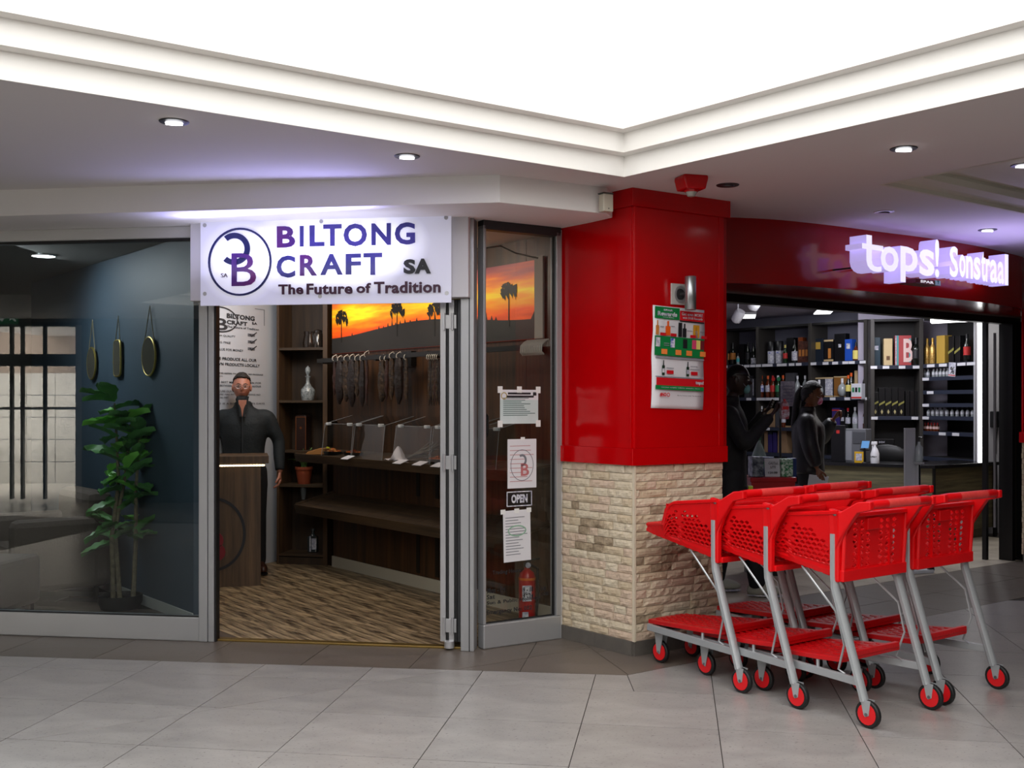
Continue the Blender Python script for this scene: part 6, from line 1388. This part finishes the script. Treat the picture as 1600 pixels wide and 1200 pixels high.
c1 = ex(25); MB().prism([(c1, zc_+.06), (c1+.03, zc_+.05), (c1+.01, zc_), (c1+.05, zc_-.05), (c1+.03, zc_-.06), (c1-.01, zc_-.02), (c1-.05, zc_-.05), (c1-.02, zc_+.03)], EY-.13, EY-.121, 'xz').build('running_figure', aw, t, M=MIR)
# sunlit tiled court outside the entrance
crt = root('wall_outside_court'); OY = 19.5
M_ow = mat('white_court_tile', 'c9c6c0', .7, noise=(3, 'b3b0aa', .2))
for i in range(12):
    for j in range(5): MB().box(-12.4+i*.52, -12.4+i*.52+.51, OY, OY+.1, j*.4, j*.4+.39).build('court_tile', M_ow, crt, M=MIR)
vb('wall_outside_upper', -13, -5.5, OY+.3, OY+.4, 2.0, 4.6, mat('brown_facade', '6f6258', .8)); vb('floor_outside', -14, -5, EY+.15, OY+.4, -.1, 0, mat('outside_paving', 'b5b0a8', .7))
vb('wall_outside_return', -6.35, -6.25, EY+.15, OY, 0, 1.2, M_ow)
# remaining hall shell
MB().box(-12, -11.9, 3.8, 16, 0, CEIL).build('wall_hall_left', M_hall, kind='structure'); MB().box(-12, 12, -11, -10.9, 0, CEIL).build('wall_hall_back', M_hall, kind='structure'); MB().box(11.9, 12, -11, 16, 0, CEIL).build('wall_hall_right', M_hall, kind='structure')
MB().box(-12, 12, 15.9, 16, 0, CEIL).build('wall_hall_far', M_hall, kind='structure')
for k, (x, y) in enumerate(((-4.5, 2.2), (3.2, 2.0), (5.8, 3.6))):
    pass
# ================================================================ PEOPLE
def skin_mesh(name, nodes, edges, mats, sub=2, post=None):
    """one continuous surface grown on a skeleton; nodes {key:(x,y,z,r)}; first key is the root"""
    keys = list(nodes); idx = {k: i for i, k in enumerate(keys)}
    me = bpy.data.meshes.new(name); me.from_pydata([nodes[k][:3] for k in keys], [(idx[a], idx[b]) for a, b in edges], [])
    o = bpy.data.objects.new(name, me); COL.objects.link(o)
    s = o.modifiers.new('skin', 'SKIN'); s.use_smooth_shade = True; s.branch_smoothing = .4
    for i, k in enumerate(keys):
        v = me.skin_vertices[0].data[i]; r = nodes[k][3]; v.radius = (r, nodes[k][4] if len(nodes[k]) > 4 else r); v.use_root = (i == 0)
    ss = o.modifiers.new('sub', 'SUBSURF'); ss.levels = sub; ss.render_levels = sub
    dg = bpy.context.evaluated_depsgraph_get(); ev = o.evaluated_get(dg); m2 = ev.to_mesh()
    vs = [v.co.copy() for v in m2.vertices]; fs = [tuple(p.vertices) for p in m2.polygons]; ev.to_mesh_clear(); bpy.data.objects.remove(o)
    if post: vs = [post(v) for v in vs]
    mb = MB(); mb.add(vs, fs); return mb
def head_mb(c, s=1.0, yaw=0, pitch=0):
    """face looks along -y before yaw"""
    Rm = Matrix.Rotation(yaw, 3, 'Z') @ Matrix.Rotation(pitch, 3, 'X')
    g = lambda x, w: math.exp(-(x/w)**2)
    def fn(p, q):
        x, y, z = p; q = Vector((p.x*.076, p.y*.096, p.z*.118))
        if z < 0: q.x *= 1-.30*(-z)**1.5; 
        if y < 0:
            q.y *= .93
            q.y -= .026*g(x, .13)*g(z+.16, .13) + .010*g(x, .14)*g(z-.0, .16)          # nose and bridge
            q.y -= .007*g(z-.16, .09)*g(x, .6)                                          # brow
            q.y += .013*(g(x-.36, .17)+g(x+.36, .17))*g(z-.03, .10)                     # eye sockets
            q.y -= .009*g(x, .22)*g(z+.46, .07) + .006*g(x, .22)*g(z+.58, .05)          # lips
            q.y -= .012*g(x, .25)*g(z+.86, .14)                                         # chin
            q.y -= .005*(g(x-.5, .2)+g(x+.5, .2))*g(z+.22, .2)                          # cheeks
        elif z < -.2: q.y *= 1-.35*min(1, (-z-.2)*1.2)
        return Rm @ (q*s)
    mb = MB().ell(c, (1, 1, 1), 40, 34, fn)
    for sx in (-1, 1):                                                                  # ears
        mb.ell(Vector(c)+Rm @ Vector((sx*.077*s, .008*s, -.005*s)), (.010*s, .020*s, .032*s), 10, 8, lambda p, q: Rm @ q)
    return mb, Rm
def hand_nodes(pfx, wrist, d, n, side, curl=.35, s=1.0):
    """palm and five fingers; d: pointing direction, n: palm normal, side: towards the thumb"""
    w = Vector(wrist); d = Vector(d).normalized(); side = Vector(side).normalized(); n = Vector(n).normalized(); N = {}; E = []
    N[pfx+'w'] = (*w, .024*s); N[pfx+'p'] = (*(w+d*.045*s), .030*s); E.append((pfx+'w', pfx+'p'))
    for i, (off, L) in enumerate(((.026, .068), (.009, .078), (-.009, .072), (-.026, .056))):
        b = w+d*.085*s+side*off*s; a = pfx+'f%d' % i
        d2 = (d*math.cos(curl)+n*math.sin(curl)).normalized(); d3 = (d*math.cos(curl*2.3)+n*math.sin(curl*2.3)).normalized()
        p1 = b+d2*L*.45*s; p2 = p1+d3*L*.55*s
        N[a+'0'] = (*b, .0105*s); N[a+'1'] = (*p1, .0088*s); N[a+'2'] = (*p2, .0072*s); E += [(pfx+'p', a+'0'), (a+'0', a+'1'), (a+'1', a+'2')]
    t1 = w+d*.045*s+side*.038*s+n*.008*s; t2 = t1+(d*.7+side*.4+n*.4).normalized()*.032*s; t3 = t2+(d*.9+n*.5).normalized()*.026*s
    N[pfx+'t0'] = (*t1, .012*s); N[pfx+'t1'] = (*t2, .010*s); N[pfx+'t2'] = (*t3, .008*s); E += [(pfx+'p', pfx+'t0'), (pfx+'t0', pfx+'t1'), (pfx+'t1', pfx+'t2')]
    return N, E
def join(a, b): a.add(b.v, b.f); return a
def person(name, label, loc, az, H_, arms, skin, jac, trou, legs, yaw=0, pitch=0, hands=None, build=1.0, puff=0, head_off=(0, 0), group=None, hem=.80):
    """figure faces -y; arms: (shoulder->elbow->wrist) for side +1 and -1; legs likewise"""
    t = thing(name, label, 'person', loc, az, group); k = H_/1.75; b = build
    n = {'hip': (0, 0, .95*k, .095*b), 'wa': (0, 0, 1.08*k, .110*b), 'ch': (0, 0, 1.26*k, .125*b), 'up': (0, .005, 1.38*k, .090*b), 'nk': (head_off[0]*.4, .005+head_off[1]*.4, 1.49*k, .052), 'hd': (head_off[0], head_off[1], 1.56*k, .050)}
    e = [('hip', 'wa'), ('wa', 'ch'), ('ch', 'up'), ('up', 'nk'), ('nk', 'hd')]
    for s in (1, -1):
        L = legs[s]; n.update({'h%d' % s: (s*.085*b, 0, .88*k, .068*b), 'k%d' % s: (*L[0], .046), 'a%d' % s: (*L[1], .036)}); e += [('hip', 'h%d' % s), ('h%d' % s, 'k%d' % s), ('k%d' % s, 'a%d' % s)]
        A = arms[s]; n.update({'s%d' % s: (s*.165*b, .01, 1.385*k, .050), 'e%d' % s: (*A[0], .045), 'w%d' % s: (*A[1], .030)}); e += [('up', 's%d' % s), ('s%d' % s, 'e%d' % s), ('e%d' % s, 'w%d' % s)]
        hd = hands[s]; N, E_ = hand_nodes('g%d' % s, A[1], *hd); n.update(N); e += [('w%d' % s, 'g%dw' % s)]+E_
    def flat(v):
        if .85*k < v.z < 1.47*k and abs(v.x) < .26*b: v = Vector((v.x, v.y*.78, v.z))
        return v
    body = skin_mesh('body', n, e, None, 2, None)
    hm, Rm = head_mb((head_off[0], head_off[1]-.012, 1.635*k), k if k > .95 else .97, yaw, pitch); join(body, hm)
    body.build('body', skin, t, smooth=80)
    # trousers: pelvis loft and two tapering legs fused into one surface
    def rings(mb, prof, n=20):
        vs = []; m_ = len(prof)
        for z, rx, ry, cx, cy in prof:
            for j in range(n): a = 2*PI*j/n; c_, s2 = math.cos(a), math.sin(a); vs.append((cx+rx*(abs(c_)**.85)*(1 if c_ > 0 else -1), cy+ry*s2, z))
        mb.add(vs, [(i*n+j, i*n+(j+1) % n, (i+1)*n+(j+1) % n, (i+1)*n+j) for i in range(m_-1) for j in range(n)]+[tuple(range(n))[::-1], tuple(range((m_-1)*n, m_*n))])
    def fuse(mb, nm, m, vox=.014, it=8):
        o = mb.build(nm, m, t); r_ = o.modifiers.new('fuse', 'REMESH'); r_.mode = 'VOXEL'; r_.voxel_size = vox; r_.use_smooth_shade = True
        s2 = o.modifiers.new('relax', 'SMOOTH'); s2.factor = .5; s2.iterations = it; return o
    def curve(pts, n=5):
        P_ = [Vector(p[:3]) for p in pts]; rr_ = [p[3] for p in pts]; out = []; ro = []
        for i in range(len(P_)-1):
            a, b_, c_, d_ = P_[max(i-1, 0)], P_[i], P_[i+1], P_[min(i+2, len(P_)-1)]
            for j in range(n):
                u = j/n; out.append(.5*((2*b_)+(c_-a)*u+(2*a-5*b_+4*c_-d_)*u*u+(-a+3*b_-3*c_+d_)*u**3)); ro.append(rr_[i]+(rr_[i+1]-rr_[i])*u)
        return out+[P_[-1]], ro+[rr_[-1]]
    tm = MB(); rings(tm, [(.80*k, .13*b, .095*b, 0, 0), (.86*k, .165*b, .115*b, 0, 0), (.95*k, .165*b, .115*b, 0, 0), (1.04*k, .145*b, .105*b, 0, 0)])
    for s in (1, -1):
        L = legs[s]; p_, r_ = curve([(s*.085*b, 0, .92*k, .095*b), (s*.09*b, 0, .78*k, .095*b), (*L[0], .072*b), (*(Vector(L[0]).lerp(Vector(L[1]), .5)), .066*b), (L[1][0], L[1][1], .07, .062)]); tm.tube(p_, r_, 14)
    fuse(tm, 'trousers', trou)
    # jacket: torso loft, collar and both sleeves fused into one surface
    jm = MB(); q = puff
    rings(jm, [(hem*k, (.168+q)*b, (.118+q)*b, 0, 0), (hem*k+.03, (.175+q)*b, (.124+q)*b, 0, 0), (1.0*k, (.160+q)*b, (.115+q)*b, 0, 0), (1.10*k, (.160+q)*b, (.118+q)*b, 0, 0), (1.22*k, (.178+q)*b, (.128+q)*b, 0, 0), (1.32*k, (.185+q*.6)*b, (.122+q)*b, 0, 0), (1.39*k, .170*b, .102*b, 0, .005), (1.435*k, .120*b, .082*b, head_off[0]*.2, .008), (1.465*k, .078, .072, head_off[0]*.3, .01+head_off[1]*.3), (1.515*k, .070, .068, head_off[0]*.45, .012+head_off[1]*.4)])
    for s in (1, -1):
        A = arms[s]; E0_, W0 = Vector(A[0]), Vector(A[1]); Wc = E0_.lerp(W0, .95)
        p_, r_ = curve([(s*.10*b, .01, 1.375*k, .062), (s*.175*b, .01, 1.365*k, .070+q*.5), (*(Vector((s*.19*b, .01, 1.34*k)).lerp(E0_, .5)), .062+q*.8), (*E0_, .054+q*.8), (*(E0_.lerp(W0, .5)), .050+q*.8), (*Wc, .040+q*.3)]); jm.tube(p_, r_, 14)
    fuse(jm, 'jacket', jac, .013, 7)
    return t, k, Rm
def shoe(t, p, az, m, sole, L=.27):
    def fn(pp, q):
        z = max(q.z, -.02)
        if pp.y > 0: z *= 1+.55*pp.y
        else: z *= 1-.25*(-pp.y)
        return Matrix.Rotation(az, 3, 'Z') @ Vector((q.x*(1-.12*pp.y), q.y, z))
    c = Vector(p)+Matrix.Rotation(az, 3, 'Z') @ Vector((0, -.055, 0))
    o = MB().ell((c.x, c.y, c.z+.045), (.048, L/2, .062), 16, 10, fn).build('shoe', m, t, smooth=80)
    MB().ell((c.x, c.y, c.z+.012), (.050, L/2+.004, .013), 16, 6, lambda pp, q: Matrix.Rotation(az, 3, 'Z') @ Vector((q.x*(1-.12*pp.y), q.y, q.z))).build('sole', sole, o, smooth=60)
def cap_hair(t, c, s, Rm, m, keep, grow=1.07, nm='hair', n=(36, 30), rough=.004, seed=1):
    """hair shell over part of the head; keep(p) chooses the region on the unit head"""
    r_ = random.Random(seed); full = MB(); nn, mm = n
    def fn(p, q):
        v = Vector((p.x*.078, p.y*.098, p.z*.120))*grow
        if p.z < 0: v.x *= 1-.1*(-p.z)
        v += v.normalized()*(rough*math.sin(p.x*31+p.z*19)*math.sin(p.y*27+p.x*11)); return Rm @ (v*s)
    full.ell(c, (1, 1, 1), nn, mm, fn); pr = []
    ref = []
    for i in range(mm+1):
        rr_, z = (math.sin(PI*i/mm) if 0 < i < mm else .02, -math.cos(PI*i/mm))
        for j in range(nn): a = 2*PI*j/nn; ref.append(Vector((rr_*math.cos(a), rr_*math.sin(a), z)))
    fs = [f for f in full.f if all(keep(ref[i]) for i in f)]
    use = sorted({i for f in fs for i in f}); mp_ = {i: k for k, i in enumerate(use)}
    mb = MB(); mb.add([full.v[i] for i in use], [tuple(mp_[i] for i in f) for f in fs])
    o = mb.build(nm, m, t, smooth=80); sd = o.modifiers.new('thickness', 'SOLIDIFY'); sd.thickness = .012*s; sd.offset = -1
    return o
S_l = mat('fair_skin', 'a56a55', .5, noise=(20, 'b97c66', .3)); S_d = mat('dark_skin', '2a1a14', .42); S_b = mat('brown_skin', '74472f', .45)
J_t = mat('teal_black_jacket', '10181c', .75, bump=(60, .3)); J_k = mat('black_coat', '0b0b0d', .8, bump=(50, .3)); J_p = mat('black_puffer', '15161a', .45, bump=(9, .8)); T_k = mat('black_trousers', '0c0d11', .8); EYW = mat('eye_white', 'd8d4cc', .3); HAIR = mat('dark_hair', '17110e', .6, noise=(40, '2c221c', .2), bump=(90, .6)); HB = mat('black_hair', '08080a', .55, bump=(80, .6))
# --- man behind the counter, facing out
HM = 1.69
t, k, Rm = person('person', 'man in black zip jacket with mask under his chin standing behind the counter', (-2.27, 9.16, .006), .16, HM,
    {1: ((.285, .03, 1.12), (.30, -.03, .86)), -1: ((-.285, .03, 1.12), (-.30, -.05, .87))}, S_l, J_t, T_k,
    {1: ((.11, -.02, .50), (.12, .02, .09)), -1: ((-.11, -.02, .50), (-.13, .02, .09))}, yaw=.10, pitch=-.02,
    hands={1: ((0, -.15, -1), (-1, 0, 0), (0, -1, 0), .5), -1: ((0, -.15, -1), (1, 0, 0), (0, -1, 0), .5)}, build=1.08, head_off=(-.015, -.02))
hc = Vector((-.015, -.032, 1.635*k)); s_ = k
for sx in (-1, 1):
    p = hc+Rm @ Vector((sx*.029, -.082, .005)); MB().ell(p, (.010, .009, .0055), 10, 8).build('eye', EYW, t, smooth=60); MB().ell(hc+Rm @ Vector((sx*.029, -.090, .005)), (.005, .003, .005), 8, 6).build('iris', M_ink, t)
    MB().tube([hc+Rm @ Vector((sx*.014, -.094, .022)), hc+Rm @ Vector((sx*.03, -.094, .027)), hc+Rm @ Vector((sx*.046, -.084, .021))], [.003, .0035, .002], 6).build('eyebrow', HAIR, t)
    ringp = [hc+Rm @ Vector((sx*.029+.021*math.cos(a*PI/8), -.104, .002+.016*math.sin(a*PI/8))) for a in range(17)]; MB().tube(ringp, .0014, 5).build('spectacle_rim', M_alu_l, t); MB().tube([hc+Rm @ Vector((sx*.05, -.103, .006)), hc+Rm @ Vector((sx*.075, 0, .008))], .0014, 5).build('spectacle_arm', M_alu_l, t)
MB().tube([hc+Rm @ Vector((-.02, -.035, -.053)) + Rm @ Vector((0, -.062, .0)), hc+Rm @ Vector((.02, -.097, -.053))], .003, 6).build('mouth', mat('lip_brown', '6a3830', .5), t)
cap_hair(t, hc, s_, Rm, HAIR, lambda p: p.z > .52-.55*max(0, p.y+.25) and not (p.y < -.55 and p.z < .62), 1.09, rough=.006)
MB().ell(hc+Rm @ Vector((0, -.052, -.105)), (.052, .045, .034), 16, 10, lambda p, q: Rm @ q).build('face_mask', mat('black_mask', '08080a', .8), t, smooth=60)
MB().prism([(-.022, 1.33), (.022, 1.33), (.034, 1.47), (-.034, 1.47)], -.148, -.125, 'xz').build('open_neck', S_l, t, bevel=.004)
MB().box(-.004, .004, -.158, -.145, 1.0, 1.33).build('zip', mat('zip_grey', '3b3f42', .4, .5), t)
for a, b in (((-.036, -.12, 1.50), (-.012, -.155, 1.33)), ((.036, -.12, 1.50), (.012, -.155, 1.33))): MB().tube([a, b], [.018, .010], 6).build('collar_flap', J_t, t)
for sx in (-1, 1): shoe(t, (sx*.13, .02, 0), sx*.25, mat('brown_leather_shoe', '3a1d12', .4), M_rubber)
# --- shopper with shaved head at the shop entrance, in profile facing right
HG = 1.74
t, k, Rm = person('person', 'person with shaved dark head and black coat standing in the liquor shop entrance', (1.655, 8.22, 0), PI/2-.15, HG,
    {1: ((.24, -.12, 1.17), (.12, -.27, 1.38)), -1: ((-.25, -.10, 1.15), (-.10, -.30, 1.36))}, S_d, J_k, T_k,
    {1: ((.10, .03, .50), (.10, .10, .09)), -1: ((-.09, -.14, .50), (-.09, -.20, .09))}, yaw=.0, pitch=.08,
    hands={1: ((-.5, -.5, .6), (-.6, .2, 0), (0, -.4, .9), .7), -1: ((.5, -.5, .6), (.6, .2, 0), (0, -.4, .9), .7)}, build=1.08, head_off=(0, -.04), hem=.74)
hc = Vector((0, -.052, 1.635*k))
for sx in (-1, 1): MB().ell(hc+Rm @ Vector((sx*.029, -.085, .005)), (.009, .008, .0045), 8, 6).build('eye', EYW, t); MB().tube([hc+Rm @ Vector((sx*.078, .0, .02)), hc+Rm @ Vector((sx*.05, -.07, -.045))], .0018, 5).build('mask_loop', L_w, t)
cap_hair(t, hc, k, Rm, mat('cropped_hair', '0d0b0b', .35), lambda p: p.z > .25-.5*max(0, p.y), 1.015, nm='cropped_hair', rough=.0)
MB().ell(hc+Rm @ Vector((0, -.078, -.062)), (.045, .028, .038), 14, 10, lambda p, q: Rm @ q).build('face_mask', mat('light_blue_mask', '6fa5a8', .8), t, smooth=60)
sh_w = mat('pale_trainer', '9d9d90', .6)
shoe(t, (.10, .10, 0), .05, sh_w, L_w); shoe(t, (-.09, -.20, 0), -.05, sh_w, L_w)
MB().box(-.125, -.055, -.165, -.13, .76, .83).build('yellow_patch', mat('yellow_patch', 'b5c32a', .6), t, bevel=.004)
b_ = thing('drink_carton', 'small red and white drinks pouch held up to the masked face', 'drink', (1.655+.40*math.cos(-.15), 8.14, 1.33), .3); b_.scale = (.8, .8, .8)
MB().prism([(-.035, 0), (.035, 0), (.045, .05), (.04, .13), (.015, .17), (-.015, .17), (-.04, .13), (-.045, .05)], -.02, .02, 'xz').build('pouch', mat('pouch_white', 'b9b4c0', .4, noise=(30, '8a2430', .12)), b_, bevel=.004); MB().lathe([(.012, .17), (.012, .19)], n=10).build('cap', K_rd, b_); MB().box(-.03, .03, -.023, -.02, .09, .12).build('red_band', L_r, b_)
# --- masked woman in puffer jacket
HW = 1.64
t, k, Rm = person('person', 'masked woman with long black hair and black puffer jacket facing the counter', (2.74, 10.0, 0), PI/2-.30, HW,
    {-1: ((-.25, -.02, 1.08), (-.24, -.08, .87)), 1: ((.25, -.10, 1.12), (.15, -.22, 1.30))}, S_b, J_p, T_k,
    {1: ((.08, -.02, .48), (.08, .02, .08)), -1: ((-.08, -.03, .48), (-.08, .0, .08))}, yaw=.12, pitch=.05,
    hands={-1: ((0, -.35, -1), (1, 0, 0), (0, -1, 0), .5), 1: ((-.3, -.5, .5), (-.6, 0, -.6), (-.5, 0, .8), .8)}, build=.97, puff=.03, head_off=(0, -.02), hem=.86)
hc = Vector((0, -.032, 1.635*k)); s_ = .97
for sx in (-1, 1):
    MB().ell(hc+Rm @ Vector((sx*.028, -.083, .004)), (.009, .008, .0045), 8, 6).build('eye', EYW, t); MB().ell(hc+Rm @ Vector((sx*.028, -.091, .004)), (.005, .003, .005), 6, 5).build('iris', M_ink, t)
    MB().tube([hc+Rm @ Vector((sx*.075, .0, .0)), hc+Rm @ Vector((sx*.05, -.075, -.035))], .0018, 5).build('mask_loop', L_w, t)
    MB().tube([hc+Rm @ Vector((sx*.014, -.09, .02)), hc+Rm @ Vector((sx*.044, -.08, .02))], .0025, 5).build('eyebrow', HB, t)
MB().ell(hc+Rm @ Vector((0, -.070, -.055)), (.047, .030, .042), 16, 12, lambda p, q: Rm @ q).build('face_mask', mat('pink_mask', 'd0407a', .8, noise=(55, 'f0c8dc', .08)), t, smooth=60)
cap_hair(t, hc, s_, Rm, HB, lambda p: p.z > .40-.95*max(0, p.y+.35) and not (p.y < -.45 and p.z < .5), 1.10, rough=.003)
MB().tube([hc+Vector((.02, .085, .07)), hc+Vector((.03, .12, 0)), hc+Vector((.05, .14, -.12)), hc+Vector((.06, .16, -.28)), hc+Vector((.06, .17, -.42))], [.035, .05, .052, .045, .02], 12, sq=(1, .7)).build('long_hair', HB, t, smooth=True)
for q in range(5):
    z = (.92+q*.085)*k; MB().lathe([(.150*.93+.012, z-.006), (.150*.93+.022, z), (.150*.93+.012, z+.006)], n=24, sy=.82).build('quilt_seam', J_p, t, smooth=50) if False else None
for sx in (-1, 1): shoe(t, (sx*.08, .0, 0), .0, T_k, L_w, .24)
p_ = tag(MB().box(-.09, .10, -.002, .002, -.22, 0).build('paper_sheets', mat('white_sheet', 'c9ccd2', .7), loc=(2.74+.02, 9.74, .80), rot=(.1, .12, .2)), 'white paper sheets held low in the masked shopper\'s hand', 'paper')
